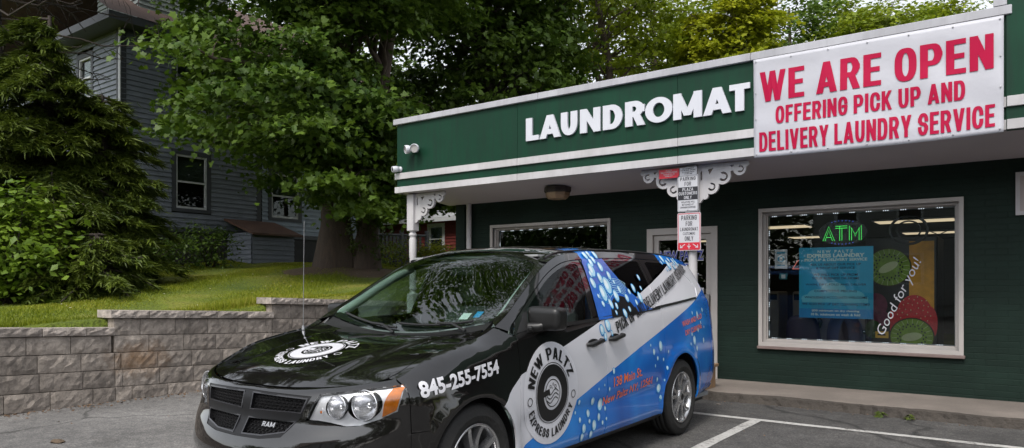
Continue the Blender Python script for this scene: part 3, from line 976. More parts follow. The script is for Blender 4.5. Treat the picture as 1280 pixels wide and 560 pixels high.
# downspout at the left end, canopy light, security lights
mb = MB().tube([(-7.86, YW - .06, .1), (-7.86, YW - .06, 2.79)], .045, 14).box((-7.92, YW - .09, 1.78), (-7.80, YW - .001, 1.81), mi=0)
tag(mb.build('downspout', M['white']), 'white round downspout at the left corner of the green brick wall', 'downspout')
lt = thing('canopy_light', 'bronze octagonal ceiling lamp with an amber lens under the canopy', 'ceiling lamp', (-5.70, 9.06, 2.83))
zc = SZ0 + (SZ1 - SZ0) * (9.06 - YF) / (YW - YF)
MB().lathe([(.0, zc), (.2, zc), (.205, zc - .06), (.19, zc - .085), (0, zc - .085)], 8, Matrix.Translation((-5.70, 9.06, 0)) @ Matrix.Rotation(R(22), 4, 'Z'), smooth=False).build('housing', pm('bronze', (.035, .025, .02), .5), lt)
MB().lathe([(.185, zc - .0855), (.18, zc - .13), (.14, zc - .175), (0, zc - .18)], 8, Matrix.Translation((-5.70, 9.06, 0)) @ Matrix.Rotation(R(22), 4, 'Z'), smooth=False).build('lens', pm('amber_lens', (.30, .20, .12), .35, .2, 9), lt)
fl = thing('flood_light', 'white twin-headed flood light on the green fascia near its left end', 'flood light', (-8.0, YF, 3.58))
MB().lathe([(0, 0), (.055, 0), (.055, .025), (.03, .03), (0, .03)], 16, Matrix.Translation((-7.97, YF, 3.56)) @ Matrix.Rotation(R(90), 4, 'X')).build('base', M['letter'], fl)
for dx, ry in ((-.085, -28), (.075, 22)):
    Mx = Matrix.Translation((-7.97 + dx * .6, YF - .05, 3.565)) @ Matrix.Rotation(R(ry), 4, 'Z') @ Matrix.Rotation(R(102), 4, 'X')
    h = MB().lathe([(0, -.01), (.035, -.005), (.045, .03), (.066, .06), (.07, .12), (.063, .125)], 18, Mx).build('lamp_head', M['letter'], fl)
    MB().lathe([(.064, .11), (0, .108)], 18, Mx).build('lens', pm('lamp_lens', (.45, .43, .42), .2), h)
sc_ = thing('security_camera', 'small white dome camera at the left edge of the green fascia', 'camera', (-8.36, YF, 3.29))
MB().lathe([(0, 0), (.045, 0), (.045, .02), (.02, .03), (.02, .06), (0, .06)], 14, Matrix.Translation((-8.33, YF, 3.27)) @ Matrix.Rotation(R(90), 4, 'X')).build('base', M['letter'], sc_)
Mx = Matrix.Translation((-8.35, YF - .06, 3.27)) @ Matrix.Rotation(R(-25), 4, 'Z') @ Matrix.Rotation(R(100), 4, 'X')
MB().lathe([(0, -.03), (.042, -.025), (.05, .02), (.05, .07), (.045, .085), (.035, .08)], 16, Mx).build('housing', M['letter'], sc_)
MB().lathe([(.036, .078), (0, .08)], 14, Mx).build('lens', M['black'], sc_)

# banner hung over the fascia
bn = thing('banner', 'white vinyl banner reading WE ARE OPEN in red capitals tied over the green fascia', 'banner', (-1.40, YF - .04, 3.44))
BX0, BX1, BZ0, BZ1 = -2.607, -.215, 2.862, 3.99
def bsurf(u, v, w=0.0):
    a = (u - BX0) / (BX1 - BX0); b = (v - BZ0) / (BZ1 - BZ0)
    wav = .013 * math.sin(a * 9 + 1.0) * (1 - b) + .002 * math.sin(a * 33 + b * 9) * math.exp(-((b - .5) * 2.2) ** 2) + .006 * math.sin(a * 21 + b * 4) * (1 - abs(2 * b - 1)) + .004 * math.sin(b * 15 + a * 5)
    corner = .012 * math.exp(-((a - 0) ** 2 + (b - 1) ** 2) * 30)
    sag = -.018 * math.sin(a * math.pi) * (1 - b) ** 3
    return (u, YF - .052 + wav - corner - w, v + sag)
N1, N2 = 60, 30
vs = [bsurf(BX0 + (BX1 - BX0) * i / N1, BZ0 + (BZ1 - BZ0) * j / N2) for i in range(N1 + 1) for j in range(N2 + 1)]
fs = [(i * (N2 + 1) + j, (i + 1) * (N2 + 1) + j, (i + 1) * (N2 + 1) + j + 1, i * (N2 + 1) + j + 1) for i in range(N1) for j in range(N2)]
cl = MB().add(vs, fs, 0, True).build('cloth', M['vinyl'], bn, fix=False)
md = cl.modifiers.new('thick', 'SOLIDIFY'); md.thickness = .002; md.offset = -1
def banner_line(txt, a, b, c, d):
    mb = MB()
    for ch, (v2, fc, bd) in text_shapes(txt, a, b, c, d, w=.46, tv=.165, th=.15, gap=.07, space=.22, rnd=.4, ky=.36):
        # split long strokes so that the letters follow the cloth
        mb.shape((v2, fc, bd), lambda u, v, w: bsurf(u, v, .008))
    mb.build('lettering', M['bannerred'], bn, fix=False)
banner_line('WE ARE OPEN', -2.535, 3.49, -.295, 3.83)
banner_line('OFFERING PICK UP AND', -2.36, 3.225, -.53, 3.42)
banner_line('DELIVERY LAUNDRY SERVICE', -2.545, 2.925, -.285, 3.145)
mb = MB()
for x in np.linspace(BX0 + .03, BX1 - .03, 7):
    for z in (BZ1 - .03, BZ0 + .035):
        p = bsurf(x, z, .006)
        mb.lathe([(.003, 0), (.008, 0), (.008, .003), (.003, .003)], 8, Matrix.Translation(p) @ Matrix.Rotation(R(90), 4, 'X'))
for z in (3.3, 3.6):
    for x in (BX0 + .025, BX1 - .025):
        mb.lathe([(.003, 0), (.008, 0), (.008, .003), (.003, .003)], 8, Matrix.Translation(bsurf(x, z, .006)) @ Matrix.Rotation(R(90), 4, 'X'))
mb.build('grommet', M['metal'], bn)

# porch posts with scrolled brackets
def bracket_shape():
    lobes = [circle(.52, -.085, .078, n=20), circle(.31, -.15, .105, n=22), circle(.17, -.27, .095, n=20), circle(.085, -.375, .05, n=16), circle(.60, -.03, .035, n=12)]
    web = [(0, 0), (.6, 0), (.5, -.08), (.33, -.13), (.18, -.24), (.08, -.40), (.035, -.46), (0, -.47)]
    holes = []
    for cx, cy, r, a0, a1 in ((.53, -.088, .042, -140, 130), (.32, -.16, .058, -150, 120), (.175, -.275, .05, -160, 110)):
        o = [(cx + r * math.cos(R(a)), cy + r * math.sin(R(a))) for a in np.linspace(a0, a1, 14)]
        i = [(cx + r * .55 * math.cos(R(a)) + .004, cy + r * .55 * math.sin(R(a))) for a in np.linspace(a1, a0, 14)]
        holes.append(o + i)
    holes.append([(.03, -.09), (.055, -.06), (.06, -.17), (.035, -.2)])
    holes.append([(.40, -.035), (.45, -.03), (.43, -.062)])
    holes.append([(.13, -.06), (.2, -.045), (.15, -.12)])
    return union([web] + lobes, holes)
BRK = bracket_shape()
def porch_post(X, Y, label, sides, base):
    zt = SZ0 + (SZ1 - SZ0) * (Y - YF) / (YW - YF) - .002
    t = thing('porch_post', label, 'porch post', (X, Y, .1))
    h = .072
    mb = MB().box((X - h, Y - h, 2.27), (X + h, Y + h, zt), b=.008).box((X - h, Y - h, .1), (X + h, Y + h, 1.25), b=.008)
    mb.lathe([(h * .98, 2.27), (.05, 2.255), (.048, 2.235), (.064, 2.225), (.064, 2.195), (.05, 2.18), (.052, 2.15), (.06, 2.13), (.06, 1.86), (.052, 1.82), (.055, 1.55), (.06, 1.42), (.048, 1.36), (.064, 1.345), (.064, 1.315), (.048, 1.3), (.05, 1.27), (h * .98, 1.25)], 20, Matrix.Translation((X, Y, 0)))
    mb.build('column', M['white'], t)
    for sg in sides:
        MB().shape(BRK, lambda u, v, w: (X + sg * (h + u), Y + .02 - w, zt - .003 + v * (1 - .0)), .04).build('bracket', M['white'], t)
    if base:
        w = MB()
        for k in range(6):
            a = X - .2 + k * .0667
            w.box((a + .002, Y - .25, .1), (a + .0647, Y - .222, .36), b=.004)
            w.box((X + .20 - .028, Y - .25 + .002 + k * .083, .1), (X + .20, Y - .25 + .083 + k * .083, .36), b=.004) if k < 6 else None
            w.box((X - .20, Y - .25 + .002 + k * .083, .1), (X - .172, Y - .25 + .083 + k * .083, .36), b=.004)
        w.box((X - .23, Y - .28, .362), (X + .23, Y + .28, .40), b=.006)
        w.build('post_base', M['wood'], t)
    return t
porch_post(-8.22, 8.62, 'white turned porch post with one scrolled bracket at the left end of the canopy', (1,), False)
porch_post(-3.43, 8.62, 'white turned porch post with two scrolled brackets behind the parking signs', (-1, 1), True)

# signs on the right post (they face the lot)
def sign(label, X0, X1, Z0, Z1, Y, mats, paint, r=.02):
    t = thing('parking_sign', label, 'sign', ((X0 + X1) / 2, Y, Z0))
    pl = rrect(X0, Z0, X1, Z1, r)
    MB().prism(pl, lambda u, v, w: (u, Y - w, v), .003).build('panel', mats[0], t)
    mb = MB()
    paint(mb, Y - .0045)
    mb.build('lettering', mats[1:], t, fix=False)
    b = MB()
    for z in (Z0 + .02, Z1 - .02):
        b.lathe([(0, .006), (.006, .005), (.008, 0)], 8, Matrix.Translation(((X0 + X1) / 2, Y - .005, z)) @ Matrix.Rotation(R(90), 4, 'X'))
    b.build('bolt', M['metal'], t)
    return t
SX = -3.445; SY = 8.535
def ln(mb, Y, txt, cx, z0, z1, w, mi=0, bold=.02):
    mb.shape(font_shape(txt, cx - w / 2, z0, cx + w / 2, z1, bold=bold), lambda u, v, q: (u, Y, v), mi=mi)
def blk(mb, Y, txt, cx, z0, z1, w, mi=0):
    for ch, s2 in text_shapes(txt, cx - w / 2, z0, cx + w / 2, z1, w=.5, tv=.14, th=.13, gap=.12, space=.3, rnd=.4, ky=.5):
        mb.shape(s2, lambda u, v, q: (u, Y, v), mi=mi)
def paint_low(mb, Y):
    z = 1.815
    ring = union([rrect(SX - .145, z + .007, SX + .145, z + .463, .018)], [rrect(SX - .137, z + .015, SX + .137, z + .455, .012)])
    mb.shape(ring, lambda u, v, q: (u, Y, v), mi=0)
    mb.shape(union([rrect(SX - .136, z + .016, SX + .136, z + .10, .01)]), lambda u, v, q: (u, Y - .0005, v), mi=0)
    blk(mb, Y, 'PARKING', SX, z + .378, z + .438, .2, 1); blk(mb, Y, 'FOR', SX, z + .305, z + .362, .085, 1)
    blk(mb, Y, 'LAUNDROMAT', SX, z + .245, z + .288, .23, 1); ln(mb, Y, 'CUSTOMERS', SX, z + .195, z + .228, .16, 1, .01); blk(mb, Y, 'ONLY', SX, z + .122, z + .178, .11, 1)
    for cx, dx in ((-.085, -1), (0, 0), (.085, 1)):
        q = [(-.03 * dx, .02), (.028 * dx, -.02)] if dx else [(0, .022), (0, -.02)]
        a, b2 = q
        pl = fat([(SX + cx + a[0], z + .058 + a[1]), (SX + cx + b2[0], z + .058 + b2[1])], .009)
        tip = (SX + cx + b2[0], z + .058 + b2[1])
        if dx:
            pl += fat([(tip[0] - dx * .026, tip[1] + .002), tip], .009) + fat([(tip[0] - dx * .002, tip[1] + .03), tip], .009)
        else:
            pl += fat([(tip[0] - .018, tip[1] + .018), tip], .009) + fat([(tip[0] + .018, tip[1] + .018), tip], .009)
        mb.shape(union(pl), lambda u, v, q2: (u, Y - .0012, v), mi=2)
sign('white parking sign with red rim and a red arrow strip, PARKING FOR LAUNDROMAT CUSTOMERS ONLY', SX - .152, SX + .152, 1.815, 2.285, SY, [M['signwhite'], M['signred'], M['ink'], M['signwhite']], paint_low)
def paint_mid(mb, Y):
    z = 2.30; SX2 = SX - .015
    ring = union([rrect(SX2 - .13, z + .006, SX2 + .13, z + .447, .018)], [rrect(SX2 - .126, z + .01, SX2 + .126, z + .443, .014)])
    mb.shape(ring, lambda u, v, q: (u, Y, v), mi=1)
    blk(mb, Y, 'PARKING', SX2, z + .385, z + .43, .2, 1); blk(mb, Y, 'FOR', SX2, z + .32, z + .37, .085, 1)
    mb.shape(union([rect((SX2 - .128, z + .145, SX2 + .128, z + .305))]), lambda u, v, q: (u, Y, v), mi=1)
    blk(mb, Y - .001, 'PLAZA', SX2, z + .256, z + .295, .14, 2); blk(mb, Y - .001, 'CUSTOMERS', SX2, z + .207, z + .246, .24, 2); blk(mb, Y - .001, 'ONLY', SX2, z + .156, z + .195, .1, 2)
    ln(mb, Y, 'VIOLATORS WILL', SX2, z + .108, z + .13, .18, 1); ln(mb, Y, 'BE TOWED AT', SX2, z + .075, z + .097, .15, 1); ln(mb, Y, 'OWNERS EXPENSE', SX2, z + .042, z + .064, .2, 1)
sign('black and white parking sign above the red-rimmed one, PARKING FOR PLAZA CUSTOMERS ONLY', SX - .15, SX + .12, 2.30, 2.755, SY, [M['signwhite'], M['signred'], M['ink'], M['signwhite']], paint_mid)
def paint_red(mb, Y):
    ln(mb, Y, 'NOTICE', -3.71, 2.825, 2.838, .08, 0); ln(mb, Y, 'UNAUTHORIZED PARKING', -3.71, 2.800, 2.817, .22, 0); ln(mb, Y, 'VEHICLES WILL BE', -3.71, 2.776, 2.79, .15, 0); ln(mb, Y, 'TOWED AWAY', -3.71, 2.754, 2.768, .11, 0)
sign('small red notice sign with white lettering left of the post top', -3.845, -3.575, 2.735, 2.85, SY, [M['signred'], M['signwhite']], paint_red, .006)
def paint_top(mb, Y):
    ln(mb, Y, 'PRIVATE PROPERTY', -3.455, 2.828, 2.840, .15, 0); blk(mb, Y, 'TOWING ZONE', -3.455, 2.805, 2.823, .2, 0); ln(mb, Y, 'NO OVERNIGHT PARKING', -3.455, 2.783, 2.797, .16, 0); ln(mb, Y, 'AT ANY TIME', -3.455, 2.764, 2.776, .1, 0)
sign('small white notice sign with black print at the top of the post', -3.565, -3.345, 2.757, 2.85, SY - .002, [M['signwhite'], M['ink']], paint_top, .006)

wbd = thing('wall_board', 'pale framed board on the green brick wall at the right edge', 'board', (.2, YW, 2.18))
MB().box((-.125, YW - .03, 2.17), (.55, YW - .001, 2.61), b=.004).build('panel', pm('board_pale', (.42, .36, .35), .6, .1, 3), wbd)
fr_ = MB().shape(union([rect((-.14, 2.155, .565, 2.625))], [rect((-.10, 2.195, .525, 2.585))]), lambda u, v, w: (u, YW - .032 - w, v), .012)
fr_.build('frame', M['white'], wbd)

# ------------------------------------------------------------------ inside the shop
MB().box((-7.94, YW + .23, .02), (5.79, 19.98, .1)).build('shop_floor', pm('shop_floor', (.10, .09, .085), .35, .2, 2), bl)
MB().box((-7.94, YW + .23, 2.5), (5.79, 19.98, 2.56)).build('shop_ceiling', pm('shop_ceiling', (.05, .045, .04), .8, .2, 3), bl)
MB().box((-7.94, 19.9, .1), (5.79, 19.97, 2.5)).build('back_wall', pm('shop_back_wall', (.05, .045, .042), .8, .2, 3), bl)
panel_m = emis('ceiling_panel', (1.0, .78, .52), .42)
cnt = 0
for yy in (13.9, 17.2):
    for xx in (-6.2, -3.9, -1.6, .7, 3.0):
        t = thing('ceiling_panel_light', 'warm square ceiling panel light glowing inside the shop', 'ceiling light', (xx, yy, 2.5), group='ceiling panel lights inside the shop')
        MB().box((xx - .62, yy - .32, 2.47), (xx + .62, yy + .32, 2.499), b=.004).build('frame', M['metal'], t)
        MB().box((xx - .58, yy - .28, 2.463), (xx + .58, yy + .28, 2.4695)).build('diffuser', panel_m, t)

# drink machine with fruit pictures
vm = thing('vending_machine', 'tall vending machine with kiwi and strawberry pictures inside the right shop window', 'vending machine', (-1.36, 10.95, .1))
VX0, VX1, VY = -1.80, -.96, 10.55
MB().box((VX0, VY, .12), (VX1, VY + .78, 2.02), b=.02).build('cabinet', pm('machine_black', (.015, .015, .016), .35), vm)
cm = [pm('kiwi_green', (.22, .36, .03), .5, .3, 20), pm('kiwi_rim', (.05, .035, .015), .6), pm('kiwi_core', (.62, .66, .36), .5), pm('strawberry', (.7, .03, .04), .5, .3, 25), pm('orange_fruit', (.8, .36, .03), .5, .25, 9), M['ink'], pm('berry', (.2, .03, .08), .5, .4, 20), pm('leaf_pic', (.04, .10, .02), .5, .3, 20)]
mb = MB()
def pic(poly, mi, lay):
    mb.shape(union([poly]), lambda u, v, w: (u, VY - .002 - lay * .0015, v), mi=mi)
pic(rect((-1.28, .95, -1.0, 1.95)), 4, 0)
pic(rect((-1.5, .75, -1.0, 1.05)), 3, 1)
pic(circle(-1.22, 1.02, .2, .24, 26), 3, 2); pic(circle(-1.05, .9, .09, .22, 20), 3, 3)
pic(circle(-1.66, 1.12, .13, .16, 20), 6, 2); pic(circle(-1.6, .95, .1, .1, 20), 6, 3); pic(circle(-1.70, .8, .1, .12, 20), 7, 4)
def kiwi(cx, cz, r, lay, tilt):
    pic(circle(cx, cz, r, r * .95, 32), 1, lay); pic(circle(cx, cz, r * .94, r * .89, 32), 0, lay + 1)
    c, s = math.cos(tilt), math.sin(tilt)
    core = [(cx + r * .46 * math.cos(a) * c - r * .2 * math.sin(a) * s, cz + r * .46 * math.cos(a) * s + r * .2 * math.sin(a) * c) for a in np.linspace(0, 2 * math.pi, 24)[:-1]]
    pic(core, 2, lay + 2)
    for k in range(34):
        a = k * 2 * math.pi / 34; q = (.52 if k % 2 else .62) * r
        p0 = (cx + q * math.cos(a), cz + q * math.sin(a))
        pic(circle(p0[0], p0[1], r * .035, r * .05, 8), 5, lay + 3)
    for k in range(22):
        a = k * 2 * math.pi / 22 + .1
        pl = fat([(cx + .66 * r * math.cos(a), cz + .66 * r * math.sin(a)), (cx + .88 * r * math.cos(a), cz + .88 * r * math.sin(a))], r * .02)[0]
        pic(pl, 2, lay + 2)
for k in range(40):
    a_, q_ = k * 2.399, .03 + .19 * math.sqrt(k / 40)
    pic(circle(-1.22 + q_ * math.cos(a_) * .9, 1.02 + q_ * math.sin(a_) * 1.1, .006, .009, 6), 2, 4)
kiwi(-1.52, 1.62, .27, 5, .5); kiwi(-1.25, .72, .26, 5, .2)
mb.build('picture', cm, vm, fix=False)

# white script on the glass
tx = MB()
ang = R(65.7)
v2, f2, _ = font_shape('Good for you!', 0, 0, 1.0, .135, bold=-.004, shear=.25)
X0s, Z0s = -1.43, .76
tx.shape((v2, f2, []), lambda u, v, w: (X0s + u * math.cos(ang) - v * math.sin(ang), YW + .084, Z0s + u * math.sin(ang) + v * math.cos(ang)))
tag(tx.build('window_lettering', M['signwhite'], fix=False), 'white slanted script Good for you! on the right window glass', 'lettering')

# blue poster behind the glass
PX0, PX1, PZ0, PZ1 = -2.452, -1.578, .965, 1.868
PY = YW + .105
ps = thing('window_poster', 'blue pick up and delivery poster hanging behind the right window glass', 'poster', ((PX0 + PX1) / 2, PY, PZ0))
MB().box((PX0, PY, PZ0), (PX1, PY + .004, PZ1)).build('sheet', pm('poster_blue', (.012, .36, .60), .4, .12, 3), ps)
mb = MB()
cx = (PX0 + PX1) / 2
H = PZ1 - PZ0
def pl_(txt, t0, t1, w, mi, bold=.03):
    mb.shape(font_shape(txt, cx - w / 2, PZ1 - t1 * H, cx + w / 2, PZ1 - t0 * H, bold=bold), lambda u, v, q: (u, PY - .002, v), mi=mi)
pl_('N E W   P A L T Z', .04, .08, .42, 0); pl_('EXPRESS LAUNDRY', .09, .145, .68, 0, .04); pl_('PICK UP & DELIVERY SERVICE', .155, .195, .74, 0, .03)
for k, (txt, w) in enumerate([('ASK US ABOUT OUR PICK UP', .6), ('& DROP OFF SERVICE', .46), ('WE WILL PICK UP FROM', .52), ('YOUR BUSINESS OR HOME', .56), ('WASH, DRY, FOLD AND DELIVER', .72), ('COMPETITIVE PRICING', .5), ('WHOLESALE ACCOUNTS WELCOME', .74), ('WE ALSO PICK UP DRY CLEANING ITEMS!', .80)]):
    t0 = (.225, .275, .37, .42, .51, .60, .69, .785)[k]
    pl_(txt, t0, t0 + .034, w, 1, .02)
pl_('$30 minimum on dry cleaning', .88, .915, .56, 0); pl_('10 lb. minimum on wash & fold', .93, .965, .58, 0)
clouds = [circle(cx - .2, PZ0 + .30, .13, .07, 20), circle(cx - .02, PZ0 + .36, .15, .1, 20), circle(cx + .18, PZ0 + .29, .16, .07, 20), circle(cx - .33, PZ0 + .25, .08, .05, 16), rect((cx - .4, PZ0 + .2, cx + .38, PZ0 + .27))]
mb.shape(union(clouds), lambda u, v, q: (u, PY - .001, v), mi=2)
mb.shape(union([rect((PX0, PZ0, PX1, PZ0 + .12))]), lambda u, v, q: (u, PY - .0011, v), mi=3)
mb.build('print', [pm('poster_pale', (.7, .85, .8), .5), pm('poster_navy', (.01, .03, .07), .5), pm('poster_cloud', (.14, .52, .66), .5), pm('poster_deep', (.015, .24, .55), .5)], ps, fix=False)

# neon ATM sign
at = thing('neon_sign', 'green neon ATM sign lit above the blue poster', 'neon sign', (-1.96, YW + .22, 1.93))
MB().prism(circle(-1.96, 2.06, .29, .165, 36), lambda u, v, w: (u, YW + .27 - w, v), .02).build('backing', M['black'], at)
neon = emis('neon_green', (.10, 1.0, .16), .55)
mb = MB()
def tubes(lines, y=YW + .235, r=.0032):
    for l_ in lines:
        mb.tube([(a, y, b) for a, b in l_], r, 6)
for d in (0, .026):
    tubes([[(-2.19 + d, 1.955), (-2.12 + d * .5, 2.14 - d), (-2.05, 1.955)] if d == 0 else [(-2.165, 1.955), (-2.12, 2.09), (-2.075, 1.955)],
           [(-2.04, 2.14 - d), (-1.90, 2.14 - d)], [(-1.975 + d - .013, 2.14 - d), (-1.975 + d - .013, 1.955)],
           [(-1.875 + d, 1.955), (-1.875 + d, 2.14 - d), (-1.805, 2.03 - d), (-1.735 - d, 2.14 - d), (-1.735 - d, 1.955)]])
tubes([[(-2.15, 2.0), (-2.09, 2.0)]])
mb.build('tube', neon, at)
mb = MB()
for k in range(40):
    a = 2 * math.pi * k / 40
    if abs(math.cos(a)) > .55:
        continue
    px, pz = -1.96 + .275 * math.cos(a), 2.06 + .15 * math.sin(a)
    mb.box((px - .006, YW + .24, pz - .006), (px + .006, YW + .249, pz + .006))
mb.build('bulb', emis('bulb_blue', (.1, .16, .8), .25), at)

# round unlit neon ring at the upper right of the window
rg = thing('ring_sign', 'dark unlit oval ring sign hanging at the upper right inside the window', 'sign', (-1.22, YW + .3, 2.05))
mb = MB()
for rr, r in ((.17, .016), (.11, .01)):
    mb.tube([(-1.22 + rr * 1.2 * math.cos(a), YW + .3, 2.06 + rr * math.sin(a)) for a in np.linspace(0, 2 * math.pi, 33)], r, 8, cap=False)
mb.build('ring', M['black'], rg)
MB().tube([(-1.22, YW + .3, 2.24), (-1.22, YW + .3, 2.5)], .004, 5).tube([(-1.02, YW + .3, 2.05), (-.9, YW + .3, 1.99), (-.78, YW + .3, 2.05)], .006, 5).build('wire', M['black'], rg)

# paper notice, small card, pink neon outline, yellow tag
nt = thing('paper_notice', 'white paper notice with a blue emblem taped at the left edge of the window', 'notice', (-2.7, YW + .1, 1.6))
MB().box((-2.76, YW + .098, 1.60), (-2.60, YW + .100, 1.855)).build('sheet', M['signwhite'], nt)
mb = MB().shape(union([rect((-2.735, 1.80, -2.625, 1.825)), circle(-2.68, 1.73, .045, n=20), rect((-2.73, 1.64, -2.63, 1.655))], [circle(-2.68, 1.73, .022, n=14)]), lambda u, v, q: (u, YW + .0965, v))
mb.build('print', pm('notice_blue', (.05, .25, .4), .5), nt, fix=False)
cd = MB().box((-2.70, YW + .098, 1.46), (-2.60, YW + .100, 1.54)).box((-2.675, YW + .0965, 1.475), (-2.625, YW + .0975, 1.525), 1)
tag(cd.build('window_card', [pm('card_teal', (.02, .16, .2), .5), M['signwhite']]), 'small dark teal card below the white paper notice', 'card')
mb = MB().tube([(x, YW + .2, z) for x, z in ((-2.56, 1.60), (-2.52, 1.66), (-2.5, 1.70), (-2.42, 1.745), (-2.38, 1.73), (-2.37, 1.63), (-2.40, 1.60), (-2.56, 1.60))], .0045, 6)
tag(mb.build('neon_outline', emis('neon_pink', (.9, .25, .2), .35)), 'thin pink neon outline partly hidden behind the blue poster', 'neon sign')
mb = MB().box((-1.555, YW + .098, .74), (-1.41, YW + .101, .82))
mb.box((-1.53, YW + .0965, .77), (-1.44, YW + .0975, .79), 1)
tag(mb.build('price_tag', [pm('tag_yellow', (.6, .33, .02), .5), M['ink']]), 'small yellow tag stuck low on the right window glass', 'tag')

def shop_chair(X, Y, label):
    t = thing('shop_chair', label, 'chair', (X, Y, .1), group='waiting chairs inside the window')
    pm_ = M['chairshell']
    V_, F_ = [], []
    mb = MB()
    n = 8
    vs = []
    for j in range(7):
        for i in range(n + 1):
            a = i / n * 2 - 1; b = j / 6
            w = .225 * (1 - .25 * b ** 4)
            vs.append((X + a * w, Y - .2 - .05 * b + .06 * a * a, .56 + .42 * b - .04 * abs(a) ** 3 * b))
    fs = [(j * (n + 1) + i, j * (n + 1) + i + 1, (j + 1) * (n + 1) + i + 1, (j + 1) * (n + 1) + i) for j in range(6) for i in range(n)]
    o = mb.add(vs, fs, 0, True).build('backrest', pm_, t)
    md_ = o.modifiers.new('thick', 'SOLIDIFY'); md_.thickness = .018
    MB().box((X - .22, Y - .2, .53), (X + .22, Y + .22, .56), b=.012).build('seat', pm_, t)
    for sx in (-1, 1):
        for sy in (-1, 1):
            MB().tube([(X + sx * .18, Y + sy * .17, .53), (X + sx * .2, Y + sy * .2, .1)], .012, 8).build('leg', M['metal'], t)
M['chairshell'] = pm('chair_shell', (.06, .045, .065), .4, .2, 4)
shop_chair(-2.50, 10.35, 'dark mauve shell chair inside the window, left of the pair')
shop_chair(-1.98, 10.35, 'dark mauve shell chair inside the window, next to the vending machine')
# washers along the back, barely seen
for k in range(5):
    X = -6.6 + k * 1.0
    t = thing('washing_machine', 'pale front-loading washer deep inside the shop', 'washing machine', (X, 15.6, .1), group='washers inside the shop')
    MB().box((X - .36, 15.3, .1), (X + .36, 16.0, 1.25), b=.02).build('cabinet', pm('washer_white', (.35, .35, .36), .4), t)
    Mx = Matrix.Translation((X, 15.3, .65)) @ Matrix.Rotation(R(90), 4, 'X')
    MB().lathe([(.14, 0), (.22, 0), (.22, .03), (.15, .045), (.14, .02)], 24, Mx).build('door_ring', M['chrome'], t)
    MB().box((X - .33, 15.285, 1.08), (X + .33, 15.299, 1.2)).build('control_panel', M['black'], t)
# ------------------------------------------------------------------ the van. local x runs front to rear, y<0 is the wrapped side seen from the lot
van = thing('delivery_van', 'black, white and blue wrapped laundry delivery minivan parked in front of the shop', 'van', (-3.549, 2.298, 0), rotz=R(90.4))

def hermite(xs, P, xq):
    """non-uniform cubic through points P (n,...) at xs"""
    xs = np.asarray(xs, float); P = np.asarray(P, float)
    d = np.diff(P, axis=0) / np.diff(xs).reshape(-1, *([1] * (P.ndim - 1)))
    m = np.zeros_like(P)
    h = np.diff(xs).reshape(-1, *([1] * (P.ndim - 1)))
    m[1:-1] = (d[:-1] * h[1:] + d[1:] * h[:-1]) / (h[1:] + h[:-1])
    m[0] = d[0]; m[-1] = d[-1]
    k = np.clip(np.searchsorted(xs, xq, side='right') - 1, 0, len(xs) - 2)
    xq = np.asarray(xq, float); sh = xq.shape + (1,) * (P.ndim - 1)
    hh = (xs[k + 1] - xs[k]).reshape(sh); t = ((xq - xs[k]) / (xs[k + 1] - xs[k])).reshape(sh)
    return (2 * t**3 - 3 * t**2 + 1) * P[k] + (t**3 - 2 * t**2 + t) * hh * m[k] + (-2 * t**3 + 3 * t**2) * P[k + 1] + (t**3 - t**2) * hh * m[k + 1]

